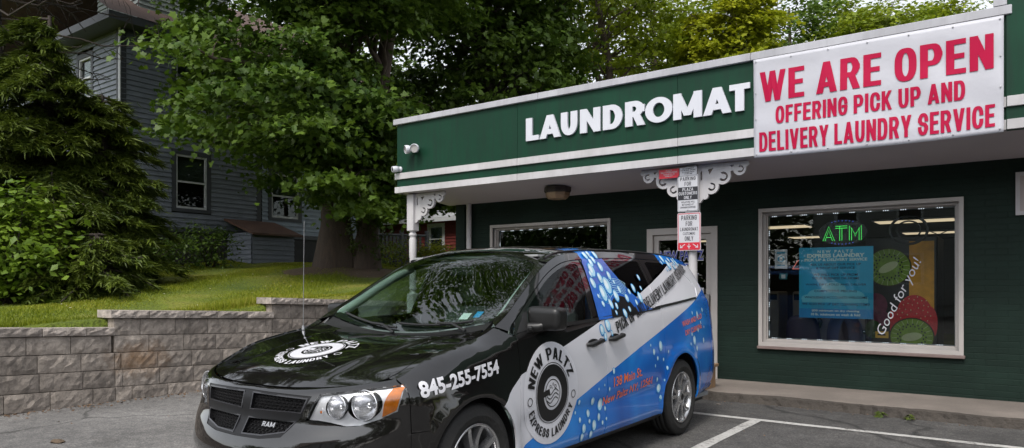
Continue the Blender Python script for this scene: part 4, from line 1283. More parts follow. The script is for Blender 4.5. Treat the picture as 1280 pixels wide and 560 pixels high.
S = {   # station x: eleven (half width, height) points from sill to roof edge
 .45: [(.84, .22), (.885, .27), (.905, .42), (.91, .60), (.905, .70), (.90, .775), (.888, .82), (.868, .848), (.845, .866), (.82, .878), (.79, .887)],
 .70: [(.86, .20), (.925, .25), (.955, .42), (.965, .62), (.96, .76), (.95, .85), (.93, .905), (.907, .94), (.88, .962), (.85, .978), (.81, .99)],
 .955: [(.87, .20), (.935, .25), (.965, .42), (.975, .64), (.968, .80), (.957, .90), (.938, .965), (.912, 1.00), (.885, 1.02), (.855, 1.035), (.815, 1.045)],
 1.2: [(.87, .20), (.935, .25), (.965, .42), (.975, .65), (.968, .82), (.957, .925), (.94, 1.0), (.915, 1.035), (.89, 1.056), (.862, 1.075), (.83, 1.092)],
 1.4: [(.87, .20), (.935, .25), (.965, .42), (.975, .65), (.968, .84), (.957, .95), (.936, 1.06), (.914, 1.095), (.888, 1.13), (.862, 1.16), (.832, 1.19)],
 1.6: [(.87, .20), (.935, .25), (.965, .42), (.975, .65), (.968, .84), (.957, .96), (.932, 1.085), (.90, 1.15), (.866, 1.205), (.832, 1.255), (.795, 1.30)],
 1.8: [(.87, .20), (.935, .25), (.965, .42), (.975, .65), (.968, .84), (.957, .965), (.93, 1.095), (.89, 1.19), (.848, 1.275), (.805, 1.35), (.762, 1.415)],
 2.0: [(.87, .20), (.935, .25), (.965, .42), (.975, .65), (.968, .84), (.957, .97), (.93, 1.105), (.882, 1.22), (.83, 1.34), (.775, 1.44), (.73, 1.52)],
 2.2: [(.87, .20), (.935, .25), (.965, .42), (.975, .65), (.968, .85), (.957, .975), (.93, 1.115), (.88, 1.24), (.818, 1.385), (.75, 1.52), (.70, 1.595)],
 2.6: [(.87, .20), (.935, .25), (.965, .42), (.975, .65), (.968, .86), (.957, .99), (.93, 1.13), (.88, 1.26), (.81, 1.425), (.735, 1.575), (.68, 1.645)],
 3.2: [(.87, .20), (.935, .25), (.965, .42), (.975, .66), (.968, .87), (.957, 1.01), (.93, 1.16), (.88, 1.29), (.81, 1.45), (.735, 1.595), (.68, 1.67)],
 3.8: [(.87, .21), (.935, .26), (.965, .42), (.975, .67), (.968, .88), (.957, 1.03), (.93, 1.19), (.88, 1.31), (.81, 1.46), (.735, 1.60), (.68, 1.675)],
 4.4: [(.85, .24), (.92, .29), (.955, .43), (.967, .67), (.958, .89), (.945, 1.05), (.915, 1.22), (.866, 1.33), (.80, 1.46), (.725, 1.595), (.67, 1.665)],
 4.8: [(.82, .28), (.89, .33), (.925, .45), (.935, .67), (.925, .89), (.91, 1.06), (.88, 1.23), (.83, 1.34), (.765, 1.46), (.695, 1.575), (.64, 1.635)],
}
keys = sorted(S)
CORN = np.array(S[.45])
XF = np.array([.12, .07, .0, .02, .075, .09, .10, .108, .117, .13, .15])
ZF = np.array([.22, .27, .42, .555, .655, .74, .78, .797, .809, .819, .828])
stations = []; spos = []
for t in (0, .14, .28, .42, .55, .67, .78, .88, .95, 1.0):
    y = CORN[:, 0] * t
    x = XF + (.45 - XF) * (.82 * t ** 2.5 + .18 * t ** 8)
    z = ZF + (CORN[:, 1] - ZF) * t ** 3
    stations.append(np.c_[x, y, z])
for k in keys[1:]:
    a = np.array(S[k]); stations.append(np.c_[np.full(11, k), a[:, 0], a[:, 1]])
# rear corner and rear face
XB = np.array([5.05, 5.08, 5.13, 5.14, 5.12, 5.10, 5.07, 5.03, 4.98, 4.93, 4.88])
last = np.array(S[4.8])
for t, fx in ((.985, .42), (.95, .72), (.86, .93), (.72, 1.0), (.4, 1.02), (0, 1.025)):
    stations.append(np.c_[4.8 + (XB - 4.8) * fx, last[:, 0] * t, last[:, 1]])
ST = np.array(stations)
d3 = np.linalg.norm(np.diff(ST[:, 3, :2], axis=0), axis=1)
sp = np.r_[0, np.cumsum(d3)]
sq = np.linspace(0, sp[-1], 560)
G = hermite(sp, ST, sq)                     # (560, 11, 3)
dj = np.r_[0, np.cumsum(np.linalg.norm(np.diff(ST[:, :, 1:], axis=1), axis=2).mean(0))]
jq = np.linspace(0, dj[-1], 90)
G = np.moveaxis(hermite(dj, np.moveaxis(G, 1, 0), jq), 0, 1)     # (560, 90, 3)
# wheel-arch lips swell a little
ARCH = ((.945, .355, .385), (4.0, .36, .405))
for cx, cz, rr in ARCH:
    dd = np.hypot(G[:, :, 0] - cx, G[:, :, 2] - cz)
    k = np.clip(1 - np.abs(dd - rr - .02) / .09, 0, 1)
    G[:, :, 1] += np.where(G[:, :, 0] > .4, .016 * k * k * (3 - 2 * k), 0) * (G[:, :, 1] > .8)
# body-side feature line and door dish
zz = G[:, :, 2]; xx_ = G[:, :, 0]
lower = np.exp(-((zz - .50) / .06) ** 2) * np.clip((xx_ - 1.3) / .1, 0, 1) * np.clip((3.5 - xx_) / .1, 0, 1)
G[:, :, 1] -= .012 * lower
ridge = G[:, -1, :]
def ridge_at(x):
    k = ridge[:, 0].argsort()
    return np.interp(x, ridge[k, 0], ridge[k, 1]), np.interp(x, ridge[k, 0], ridge[k, 2])
# top surface
hood_x = [.15, .25, .4, .6, .8, 1.0, 1.15, 1.26]; hood_z = [.828, .886, .934, .978, 1.012, 1.034, 1.046, 1.05]
ws_x = [1.26, 1.5, 1.75, 1.95, 2.05, 2.2, 2.5, 3.0, 3.6, 4.2, 4.7, 4.88, 4.92]; ws_z = [1.05, 1.245, 1.44, 1.585, 1.64, 1.675, 1.705, 1.728, 1.738, 1.732, 1.70, 1.665, 1.64]
def top_z(x, yf):
    x = np.asarray(x, float)
    zc = np.where(x < 1.26, hermite(hood_x, hood_z, np.clip(x, .15, 1.26)), hermite(ws_x, ws_z, np.clip(x, 1.26, 4.92)))
    yr, zr = ridge_at(x)
    z = zc - (zc - zr) * np.abs(yf) ** 2.3
    y = np.abs(yf) * yr
    c0 = .40 + .10 * np.clip((x - .2) / 1.0, 0, 1)
    crease = np.clip((c0 + .035 - y) / .035, 0, 1); crease = crease * crease * (3 - 2 * crease)
    w = np.clip((x - .18) / .25, 0, 1) * np.clip((1.24 - x) / .1, 0, 1)
    return z + .020 * (crease - .5) * w, y
tx_ = np.r_[np.linspace(.15, 1.22, 100), np.linspace(1.225, 1.30, 16), np.linspace(1.31, 4.9, 230)]
yf_ = np.linspace(-1, 1, 111)
TX, TY = np.meshgrid(tx_, yf_, indexing='ij')
TZ, TYY = top_z(TX, TY)
T = np.stack([TX, np.sign(TY) * TYY, TZ], -1)

def grid_bvh(Gd, flip=False):
    n, m = Gd.shape[:2]
    V = Gd.reshape(-1, 3)
    i = np.arange(n * m).reshape(n, m)
    q = np.stack([i[:-1, :-1], i[1:, :-1], i[1:, 1:], i[:-1, 1:]], -1).reshape(-1, 4)
    du = np.gradient(Gd, axis=0); dv = np.gradient(Gd, axis=1)
    N = np.cross(du, dv); N /= np.linalg.norm(N, axis=-1, keepdims=True) + 1e-12
    if flip:
        N = -N
    tri = np.r_[q[:, [0, 1, 2]], q[:, [0, 2, 3]]]
    b = BVHTree.FromPolygons([tuple(v) for v in V], [tuple(t) for t in tri])
    return b, V, tri, N.reshape(-1, 3)
SIDE = G.copy(); SIDE[:, :, 1] *= -1          # visible side
bs = grid_bvh(SIDE)
# orient normals outward
if bs[3][(280 * 90) + 30][1] > 0:
    bs = (bs[0], bs[1], bs[2], -bs[3])
FULL = np.concatenate([SIDE[::-1][:-1], G], 0)  # whole ring: used for front and rear views
bf = grid_bvh(FULL)
fi = np.abs(FULL[:, 30, 1]).argmin()
mid = int(np.where((np.abs(FULL[:, 30, 1]) < .02) & (FULL[:, 30, 0] < 1))[0][0])
if bf[3][mid * 90 + 30][0] > 0:
    bf = (bf[0], bf[1], bf[2], -bf[3])
bt = grid_bvh(T)
if bt[3][len(bt[3]) // 2][2] < 0:
    bt = (bt[0], bt[1], bt[2], -bt[3])

def hit(B, o, d, near):
    b, V, tri, N = B
    loc, n, k, dist = b.ray_cast(Vector(o), Vector(d))
    if loc is None:
        loc, n, k, dist = b.find_nearest(Vector(near))
    t = tri[k]; p = np.array(loc)
    A, Bc, Cc = V[t]
    v0, v1, v2 = Bc - A, Cc - A, p - A
    d00, d01, d11, d20, d21 = v0 @ v0, v0 @ v1, v1 @ v1, v2 @ v0, v2 @ v1
    den = d00 * d11 - d01 * d01
    if abs(den) < 1e-14:
        nn = N[t[0]]
    else:
        v = (d11 * d20 - d01 * d21) / den; w = (d00 * d21 - d01 * d20) / den
        nn = N[t[0]] * (1 - v - w) + N[t[1]] * v + N[t[2]] * w
    nn = nn / (np.linalg.norm(nn) + 1e-12)
    return p, nn
def proj(axis, a, b):
    if axis == 'S':
        return hit(bs, (a, -3, b), (0, 1, 0), (a, -.8, b))
    if axis == 'T':
        return hit(bt, (a, b, 4), (0, 0, -1), (a, b, 1.3))
    if axis == 'F':
        return hit(bf, (-2, a, b), (1, 0, 0), (.3, a, b))
    if axis == 'B':
        return hit(bf, (8, a, b), (-1, 0, 0), (5, a, b))

def dens(pl, step, closed=True):
    out = []
    n = len(pl)
    for i in range(n if closed else n - 1):
        a = np.array(pl[i], float); b = np.array(pl[(i + 1) % n], float)
        k = max(1, int(math.ceil(np.linalg.norm(b - a) / step)))
        for q in range(k):
            out.append(tuple(a + (b - a) * q / k))
    if not closed:
        out.append(tuple(pl[-1]))
    return out

def skin(axis, outline, holes=(), cuts=(), step=.05, off=0.0, extra=None):
    """panel cut from the body surface -> verts, normals, tris, 2-D points, rim edges"""
    ol = dens(outline, step); hl = [dens(h, step) for h in holes]
    a = np.array(ol); lo, hi = a.min(0), a.max(0)
    gx, gy = np.meshgrid(np.arange(lo[0] + step * .5, hi[0], step), np.arange(lo[1] + step * .5, hi[1], step))
    gp = np.c_[gx.ravel(), gy.ravel()]
    k = inside(gp, ol)
    for h in hl:
        k &= ~inside(gp, h)
    gp = gp[k]
    cl = []
    for c in cuts:
        cl.append(dens(c, step, False))
    def keep(C):
        r = inside(C, ol)
        for h in hl:
            r &= ~inside(C, h)
        return r
    V2, F = cdt([ol] + hl, cl, gp, keep)
    used = np.unique(F); rm = -np.ones(len(V2), int); rm[used] = np.arange(len(used))
    V2 = V2[used]; F = rm[F]
    P = np.zeros((len(V2), 3)); N = np.zeros((len(V2), 3))
    for i, (u, v) in enumerate(V2):
        P[i], N[i] = proj(axis, u, v)
    P = P + N * off
    return P, N, F, V2

def emit(name, parts, mats, parent, lip=.014, mirror=False, double=False):
    """parts: list of (P, N, F, material index array)"""
    PV, PN, PF, PM = [], [], [], []
    b = 0
    for P, N, F, mi in parts:
        # make winding agree with normals
        fn = np.cross(P[F[:, 1]] - P[F[:, 0]], P[F[:, 2]] - P[F[:, 0]])
        fl_ = (fn * N[F[:, 0]]).sum(1) < 0
        F = F.copy(); F[fl_] = F[fl_][:, [0, 2, 1]]
        PV.append(P); PN.append(N); PF.append(F + b); PM.append(mi)
        b += len(P)
        if lip:
            E = np.array(boundary(F))
            if len(E):
                cen_n = np.cross(N[E[:, 0]], P[E[:, 1]] - P[E[:, 0]])
                idx = E.ravel()
                A = P[E[:, 0]]; C = P[E[:, 1]]
                A2 = A - N[E[:, 0]] * lip; C2 = C - N[E[:, 1]] * lip
                k = len(E)
                Vn = np.concatenate([A, C, C2, A2])
                en = np.cross(C - A, N[E[:, 0]]); en /= np.linalg.norm(en, axis=1, keepdims=True) + 1e-12
                Nn = np.concatenate([en] * 4)
                i = np.arange(k)
                q1 = np.stack([i, i + 3 * k, i + 2 * k], -1); q2 = np.stack([i, i + 2 * k, i + k], -1)
                # material of the face that owns the edge
                own = {}
                for f_, m_ in zip(F, mi):
                    for e in ((f_[0], f_[1]), (f_[1], f_[2]), (f_[2], f_[0])):
                        own[(min(e), max(e))] = m_
                em = np.array([own.get((min(e), max(e)), 0) for e in map(tuple, E)])
                PV.append(Vn); PN.append(Nn); PF.append(np.concatenate([q1, q2]) + b); PM.append(np.concatenate([em, em]))
                b += len(Vn)
    V = np.concatenate(PV); N = np.concatenate(PN); F = np.concatenate(PF); m = np.concatenate(PM)
    if mirror:
        V = V * [1, -1, 1]; N = N * [1, -1, 1]; F = F[:, [0, 2, 1]]
    me = bpy.data.meshes.new(name)
    me.from_pydata(V.tolist(), [], F.tolist())
    me.polygons.foreach_set('material_index', m.astype(np.int32))
    me.polygons.foreach_set('use_smooth', np.ones(len(F), bool))
    me.update()
    me.normals_split_custom_set_from_vertices(N.tolist())
    return link_mesh(name, me, mats, parent)

def panel(name, axis, outline, mats, parent=None, holes=(), cuts=(), matfn=None, step=.05, off=0.0, lip=.014, both=True):
    P, N, F, V2 = skin(axis, outline, holes, cuts, step, off)
    C = V2[F].mean(1)
    mi = matfn(C) if matfn else np.zeros(len(F), int)
    o = emit(name, [(P, N, F, mi)], mats, parent or van, lip)
    o2 = emit(name, [(P, N, F, mi)], mats, parent or van, lip, mirror=True) if both else None
    return o, o2

# ---- paint
M['v_black'] = pm('van_black_paint', (.007, .0065, .0065), .06, .1, 3, coat=1.0, fine=.02)
M['v_white'] = pm('van_white_wrap', (.64, .64, .68), .22, .03, 2, coat=.5, fine=.01)
def blue_mat():
    m = bpy.data.materials.new('van_blue_wrap')
    t = NT(m)
    p = t.n('ShaderNodeBsdfPrincipled', Roughness=.2)
    p.inputs['Coat Weight'].default_value = .6; p.inputs['Coat Roughness'].default_value = .04
    nz = t.n('ShaderNodeTexNoise', Scale=1.5, Detail=2.0, Distortion=.8); t.l(t.coord((1, 1, .8)), nz.inputs['Vector'])
    o = t.ramp(nz.outputs[0], [(.3, (.006, .085, .40)), (.5, (.010, .155, .58)), (.7, (.02, .25, .72))])
    t.l(o, p.inputs['Base Color']); t.l(p.outputs[0], t.out.inputs[0])
    return m
M['v_blue'] = blue_mat()
M['v_trim'] = pm('van_black_trim', (.012, .012, .012), .38, .15, 8)
M['v_gray'] = pm('van_dark_grille', (.008, .008, .009), .4, .1, 8, spec=.25)
M['v_ws'] = glass('windshield_glass', (.74, .93, .85), 0.012, 1.55, 1.9, 0)
M['v_gl'] = glass('door_glass', (.68, .78, .73), 0.0, 1.5, .6, .004)
M['v_dk'] = glass('privacy_glass', (.035, .04, .042), 0.0, 1.5, .6, .004)
paint = [M['v_black'], M['v_white'], M['v_blue']]
UP = [(1.0, .40), (1.12, .58), (1.18, .655), (1.29, .755), (1.394, .828), (2.51, 1.122), (3.0, 1.222), (3.32, 1.32), (3.9, 1.49), (4.6, 1.72), (5.3, 1.95)]
LO = [(1.15, .20), (1.30, .30), (1.44, .378), (2.10, .592), (2.546, .723), (3.104, .878), (3.675, 1.029), (4.344, 1.205), (5.3, 1.46)]
upx, upz = np.array(UP).T; lox, loz = np.array(LO).T
def paint_of(C):
    zu = np.interp(C[:, 0], upx, upz); zl = np.interp(C[:, 0], lox, loz)
    r = np.where(C[:, 1] < zl, 2, np.where(C[:, 1] < zu, 1, np.where(C[:, 0] > 4.02, 2, 0)))
    return np.where(C[:, 0] < 1.14, 0, r)
CUTS = [UP, LO, [(4.02, 1.3), (4.02, 1.75)]]

def belt(x):
    return np.interp(x, [1.3, 1.517, 2.361, 3.498, 4.435, 5.0], [1.07, 1.078, 1.112, 1.168, 1.234, 1.25])
def rz(x, drop):
    return ridge_at(x)[1] - drop
def arc_pts(k, a0, a1, dr=0.0, n=18):
    cx, cz, rr = ARCH[k]
    return [(cx + (rr + dr) * math.cos(R(a)), cz + (rr + dr) * math.sin(R(a))) for a in np.linspace(a0, a1, n)]

# corner column (where front pieces meet side pieces)
ci = int(np.abs(sq - sp[9]).argmin())
corner = G[ci]                                   # (90,3)
cz_of = lambda z: (np.interp(z, corner[:, 2], corner[:, 0]), np.interp(z, corner[:, 2], corner[:, 1]))
# fender
zs = np.linspace(.612, corner[-1, 2] - .002, 8)
left = [(float(cz_of(z)[0]) + .004, float(z)) for z in zs]
xr = np.linspace(.47, 1.27, 14)
top = [(x, float(rz(x, .002))) for x in xr]
fender = left + top + [(1.325, 1.085), (1.374, 1.062), (1.374, .26), (1.335, .25)] + arc_pts(0, -3, 180 - 41.5)[0:] 
fender = [p for p in fender]
panel('front_fender', 'S', fender, paint, cuts=CUTS, matfn=paint_of)
# front door
gtop = .082
xs_ = np.linspace(1.62, 2.43, 12)
fglass = [(1.53, float(belt(1.53)) + .03), (1.56, float(belt(1.56)) + .075)] + [(x, float(rz(x, gtop))) for x in xs_] + [(2.452, float(rz(2.45, .10))), (2.385, float(belt(2.385)) + .028)]
fdoor = [(1.38, .262), (2.516, .262), (2.518, 1.1), (2.505, float(rz(2.505, .058)))] + [(x, float(rz(x, .058))) for x in np.linspace(2.45, 1.43, 16)] + [(1.38, 1.075)]
fd = panel('front_door', 'S', fdoor, paint, holes=[fglass], cuts=CUTS, matfn=paint_of)
fg = panel('door_glass', 'S', fglass, [M['v_gl']], off=-.004, lip=0, step=.06)
for k in (0, 1):
    fg[k].parent = fd[k]
# sliding door
sarc = arc_pts(1, 180 + 14, 180 - 45, .045, 8)
sglass = [(2.60, float(belt(2.6)) + .028), (2.575, float(rz(2.575, .085)))] + [(x, float(rz(x, .078))) for x in np.linspace(2.62, 3.5, 6)] + [(3.535, float(rz(3.535, .09))), (3.56, float(belt(3.56)) + .028)]
sarc = [p for p in sarc if p[0] < 3.60]
sdoor = [(2.524, .262), (sarc[0][0], .268)] + sarc + [(3.60, sarc[-1][1] + .03), (3.60, 1.25), (3.575, float(rz(3.57, .058)))] + [(x, float(rz(x, .058))) for x in np.linspace(3.5, 2.56, 8)] + [(2.527, float(rz(2.53, .058))), (2.526, 1.1)]
sd_ = panel('sliding_door', 'S', sdoor, paint, holes=[sglass], cuts=CUTS, matfn=paint_of)
sg = panel('window_glass', 'S', sglass, [M['v_dk'], M['v_white'], M['v_blue']], off=-.004, lip=0, cuts=CUTS, matfn=lambda C: np.where(paint_of(C) == 1, 1, 0))
for k in (0, 1):
    sg[k].parent = sd_[k]
# rear quarter
qglass = [(3.68, float(belt(3.68)) + .03), (3.66, float(rz(3.66, .09))), (3.72, float(rz(3.72, .078))), (4.22, float(rz(4.22, .082))), (4.42, 1.535), (4.62, 1.43), (4.68, 1.36), (4.60, 1.285), (4.5, float(belt(4.5)) + .035)]
b_x = 4.86
back = [(b_x, z) for z in np.linspace(.30, 1.60, 12)]
quarter = [(4.02 + .40, .30)] + back + [(x, float(rz(x, .058))) for x in np.linspace(4.8, 3.62, 10)] + [(3.58, float(rz(3.58, .058))), (3.606, 1.25), (3.606, sarc[-1][1] + .034)] + [p for p in arc_pts(1, 180 - 40, -8, 0, 18)]
quarter = [(4.40, .30)] + quarter[1:]
rq = panel('rear_quarter', 'S', quarter, paint, holes=[qglass], cuts=CUTS, matfn=paint_of)
qg = panel('quarter_glass', 'S', qglass, [M['v_dk'], M['v_white'], M['v_blue']], off=-.004, lip=0, cuts=CUTS, matfn=lambda C: np.where(paint_of(C) == 1, 1, np.where((C[:, 0] > 4.25) & (paint_of(C) == 2), 2, 0)))
for k in (0, 1):
    qg[k].parent = rq[k]
# pillar and roof-rail strip, seen from the side
rail = [(x, float(rz(x, .002))) for x in np.linspace(1.285, 4.8, 60)] + [(x, float(rz(x, .052))) for x in np.linspace(4.8, 1.40, 50)] + [(1.345, 1.098)]
def rail_paint(C):
    return np.where(C[:, 0] > 4.02, 2, np.where((C[:, 0] > 2.56) & (C[:, 0] < 2.80), 2, 0))
panel('roof_rail', 'S', rail, paint, cuts=[[(4.02, 1.5), (4.02, 1.75)], [(2.56, 1.5), (2.56, 1.75)], [(2.80, 1.5), (2.80, 1.75)]], matfn=rail_paint)
# black trims: belt mouldings, slide rail, sill, mirror sail
def strip(x0, x1, f, h, n=12):
    a = np.linspace(x0, x1, n)
    return [(x, float(f(x))) for x in a] + [(x, float(f(x)) + h) for x in a[::-1]]
panel('belt_moulding', 'S', strip(1.50, 2.512, lambda x: belt(x) + .004, .022), [M['v_trim']], off=.006, lip=.01)
panel('belt_moulding', 'S', strip(2.528, 3.58, lambda x: belt(x) + .004, .022), [M['v_trim']], off=.006, lip=.01)
panel('slide_rail', 'S', strip(3.50, 4.52, lambda x: belt(x) + .012, .020), [M['v_trim']], off=.007, lip=.012)
panel('rocker_sill', 'S', [(1.33, .205), (3.56, .215), (3.56, .262), (1.33, .256)], [M['v_trim']], lip=.02)
panel('mirror_sail', 'S', [(1.40, 1.082), (1.52, 1.098), (1.60, float(rz(1.6, .086))), (1.565, float(rz(1.565, .075)))], [M['v_trim']], off=.006, lip=.008)

# ---- top panels
def ty(x, inset):
    return ridge_at(x)[0] - inset
hx = np.linspace(.20, 1.20, 14)
HI = .055
hood = [(.157, 0.0)]
lead = G[:ci + 1, -1, :]            # leading edge curve, y from 0 outwards
le = [(float(p[0]) + .006, float(p[1])) for p in lead[::6] if p[1] < .735]
lft = [(x, -float(ty(x, HI))) for x in np.linspace(.455, 1.20, 10)]
cowl = lambda y: 1.215 - .02 * 0 + .05 * (abs(y) / .75) ** 2
rear_edge = [(float(cowl(y)), float(y)) for y in np.linspace(-.755, .755, 17)]
hood = [(a, -b) for a, b in le[::-1]][:-1] + le
hood = [(a, b) for a, b in hood] + [(x, -y) for x, y in lft] + rear_edge[::-1] + lft[::-1]
P, N, F, V2 = skin('T', hood, step=.045)
hood_o = emit('hood', [(P, N, F, np.zeros(len(F), int))], [M['v_black']], van, .016)
# fender tops beside the hood
ftop = [(x, -float(ty(x, HI - .006))) for x in np.linspace(.455, 1.27, 12)] + [(x, -float(ty(x, .0015))) for x in np.linspace(1.285, .458, 14)]
panel('fender_top', 'T', ftop, [M['v_black']], lip=.01)
# windshield, its surround, roof
w0 = lambda y: 1.285 + .075 * (abs(y) / .75) ** 2.2
w1 = lambda y: 2.005 + .06 * (1 - (abs(y) / .66) ** 2)
wsb = [(float(w0(y)), float(y)) for y in np.linspace(-.755, .755, 21)]
wst = [(float(w1(y)), float(y)) for y in np.linspace(.655, -.655, 17)]
def wside(t, s):
    return None
wr = []
for x in np.linspace(1.46, 1.95, 8):
    wr.append((x, float(ty(x, .052))))
wsh = wsb + wr + wst + [(a, -b) for a, b in wr[::-1]]
P, N, F, V2 = skin('T', wsh, step=.05, off=-.003)
emit('windshield', [(P, N, F, np.zeros(len(F), int))], [M['v_ws']], van, 0)
pil = [(1.29, -float(ty(1.29, .0015)))] + [(x, -float(ty(x, .0015))) for x in np.linspace(1.35, 2.04, 14)] + [(2.045, -.655)] + [(float(w1(.655)), -.655)] + [(a, -b) for a, b in wr[::-1]] + [(float(w0(.755)), -.757)]
panel('windshield_pillar', 'T', pil, [M['v_black']], lip=.006)
bandp = [(float(w0(y)) - .004, float(y)) for y in np.linspace(-.755, .755, 21)] + [(float(cowl(y)) + .008, float(y)) for y in np.linspace(.755, -.755, 17)]
P, N, F, V2 = skin('T', bandp, step=.05, off=-.012)
emit('cowl_panel', [(P, N, F, np.zeros(len(F), int))], [M['v_trim']], van, .02)
frit = [(float(w0(y)) + .002, float(y)) for y in np.linspace(-.75, .75, 21)] + [(float(w0(y)) + .05, float(y)) for y in np.linspace(.75, -.75, 21)]
P, N, F, V2 = skin('T', frit, step=.05, off=-.006)
emit('windshield_frit', [(P, N, F, np.zeros(len(F), int))], [M['v_trim']], van, 0)
roof = [(float(w1(y)) + .006, float(y)) for y in np.linspace(-.655, .655, 17)] + [(2.06, .665)] + [(x, float(ty(x, .002))) for x in np.linspace(2.08, 4.8, 24)] + [(4.86, .5), (4.875, 0), (4.86, -.5)] + [(x, -float(ty(x, .002))) for x in np.linspace(4.8, 2.08, 24)] + [(2.06, -.665)]
def roof_paint(C):
    return np.where((C[:, 0] > 4.0), 2, np.where((C[:, 0] > 2.56) & (C[:, 0] < 2.85) & (np.abs(C[:, 1]) > .5), 2, 0))
P, N, F, V2 = skin('T', roof, cuts=[[(4.0, -.8), (4.0, .8)]], step=.06)
emit('roof', [(P, N, F, roof_paint(V2[F].mean(1)))], paint, van, .006)
for sg_ in (-1, 1):      # roof ditch mouldings
    pts_ = [(x, sg_ * (float(ty(x, .045))), float(top_z(np.array([x]), np.array([1 - .045 / float(ty(x, 0))]))[0][0]) + .004) for x in np.linspace(2.12, 4.7, 20)]
    MB().tube(pts_, .009, 6).build('roof_moulding', M['v_trim'], van, local=True)

# ---- front end
cy = [(float(cz_of(z)[1]), float(z)) for z in np.linspace(.20, corner[-1, 2] - .003, 20)]
lead_f = [(float(p[1]), float(p[2]) - .003) for p in lead[::-1][::5]]
half = cy + lead_f
# openings (front view: y, z). visible side is y<0
gr_h = [(0, .562), (.20, .566), (.34, .585), (.455, .82), (.30, .826), (0, .836)]
grille_open = [(-a, b) for a, b in gr_h[::-1]][:-1] + gr_h[0:]
grille_open = [(-.34, .585), (-.20, .566), (0, .562), (.20, .566), (.34, .585), (.43, .70), (.468, .80), (.30, .804), (0, .808), (-.30, .804), (-.468, .80), (-.43, .70)]
lampL = [(-.452, .675), (-.505, .812), (-.62, .828), (-.75, .846), (-.868, .862), (-.874, .80), (-.866, .728), (-.80, .688), (-.72, .657), (-.65, .652), (-.57, .667), (-.50, .675)]
lampR = [(-a, b) for a, b in lampL[::-1]]
intake = [(-.50, .28), (.50, .28), (.56, .41), (-.56, .41)]
fog = circle(-.70, .40, .055, n=18)
fogR = circle(.70, .40, .055, n=18)
outl_f = [(-a, b) for a, b in half[::-1]] + half
# de-duplicate
of = []
for p in outl_f:
    if not of or math.hypot(p[0] - of[-1][0], p[1] - of[-1][1]) > 1e-3:
        of.append(p)
P, N, F, V2 = skin('F', of, holes=[grille_open, lampL, lampR, intake, fog, fogR], cuts=[[(-.93, .612), (-.40, .612)], [(.40, .612), (.93, .612)]], step=.035)
emit('front_bumper', [(P, N, F, np.zeros(len(F), int))], [M['v_black']], van, .03)
# side ends of the bumper
zs = np.linspace(.25, .606, 8)
bside = [(float(cz_of(z)[0]) + .002, float(z)) for z in zs] + arc_pts(0, 180 - 42, 180 + 14, 0, 12)[0:]
panel('bumper_end', 'S', bside, [M['v_black']], lip=.012)
def sunk(name, axis, outline, mats, off, parent=None, step=.04):
    P, N, F, V2 = skin(axis, outline, step=step)
    P = P + np.array([1, 0, 0]) * off if axis == 'F' else P
    return emit(name, [(P, N, F, np.zeros(len(F), int))], mats, parent or van, 0)
# grille: dark back, honeycomb, crossbars
gr_o = sunk('grille', 'F', grille_open, [M['v_trim']], .045)
def onF(poly_list, off, depth, mat, name, parent, step=.03):
    parts = []
    for pl in poly_list:
        P, N, F, V2 = skin('F', pl, step=step)
        P = P + np.array([1, 0, 0]) * off
        parts.append((P, N, F, np.zeros(len(F), int)))
    return emit(name, parts, [mat], parent, depth)
def shrink(pl, k):
    a = np.array(pl); c = a.mean(0)
    return [tuple(c + (p - c) * k) for p in a]
g_in = np.array(grille_open)
cells = []
cell_open = [[(-.04, .705), (-.04, .795), (-.29, .791), (-.445, .786), (-.42, .712)], [(-.04, .662), (-.395, .666), (-.35, .612), (-.20, .584), (-.04, .579)]]
cell_open += [[(-a, b) for a, b in c[::-1]] for c in cell_open]
onF([], 0, 0, M['v_gray'], 'x', gr_o) if False else None
P, N, F, V2 = skin('F', grille_open, holes=cell_open, step=.03)
emit('grille_surround', [(P + [.004, 0, 0], N, F, np.zeros(len(F), int))], [M['v_gray']], gr_o, .03)
rims = []  # lit edges of the cells painted as thin lighter strips
for c_ in cell_open:
    V_, F_, B_ = union(fat(c_, .007, True))
    Pq = np.array([proj('F', u, v)[0] for u, v in V_]); Nq = np.array([proj('F', u, v)[1] for u, v in V_])
    rims.append((Pq + [.001, 0, 0], Nq, F_, np.zeros(len(F_), int)))
emit('grille_lit_edge', rims, [pm('lit_edge_grey', (.035, .035, .04), .25, .1, 8)], gr_o, .004)
hexes = []
hx_, hz_ = .03, .0165
for iz in range(-1, 20):
    for iy in range(-18, 19):
        cy_ = iy * hx_ + (hx_ / 2 if iz % 2 else 0); cz_ = .575 + iz * hz_
        for a, b in (((cy_ - .011, cz_), (cy_ + .011, cz_)), ((cy_ + .011, cz_), (cy_ + .0195, cz_ + hz_ * .5)), ((cy_ + .0195, cz_ - hz_ * .5), (cy_ + .011, cz_))):
            m_ = np.array([[(a[0] + b[0]) / 2, (a[1] + b[1]) / 2]])
            if any(inside(m_, c)[0] for c in cell_open):
                hexes.append((a, b))
hb = MB()
for a, b in hexes:
    pa, na = proj('F', *a); pb, nb = proj('F', *b)
    pa = pa + [.024, 0, 0]; pb = pb + [.024, 0, 0]
    d = np.array([0, b[1] - a[1], -(b[0] - a[0])]); d = np.array([0, -(b[1] - a[1]), (b[0] - a[0])]); d = d / np.linalg.norm(d) * .003
    hb.add([pa - d, pb - d, pb + d, pa + d, pa - d + [.012, 0, 0], pb - d + [.012, 0, 0], pb + d + [.012, 0, 0], pa + d + [.012, 0, 0]], [(0, 1, 2, 3), (0, 4, 5, 1), (3, 2, 6, 7)])
hb.build('honeycomb', M['v_gray'], gr_o, local=True)
bd = MB()
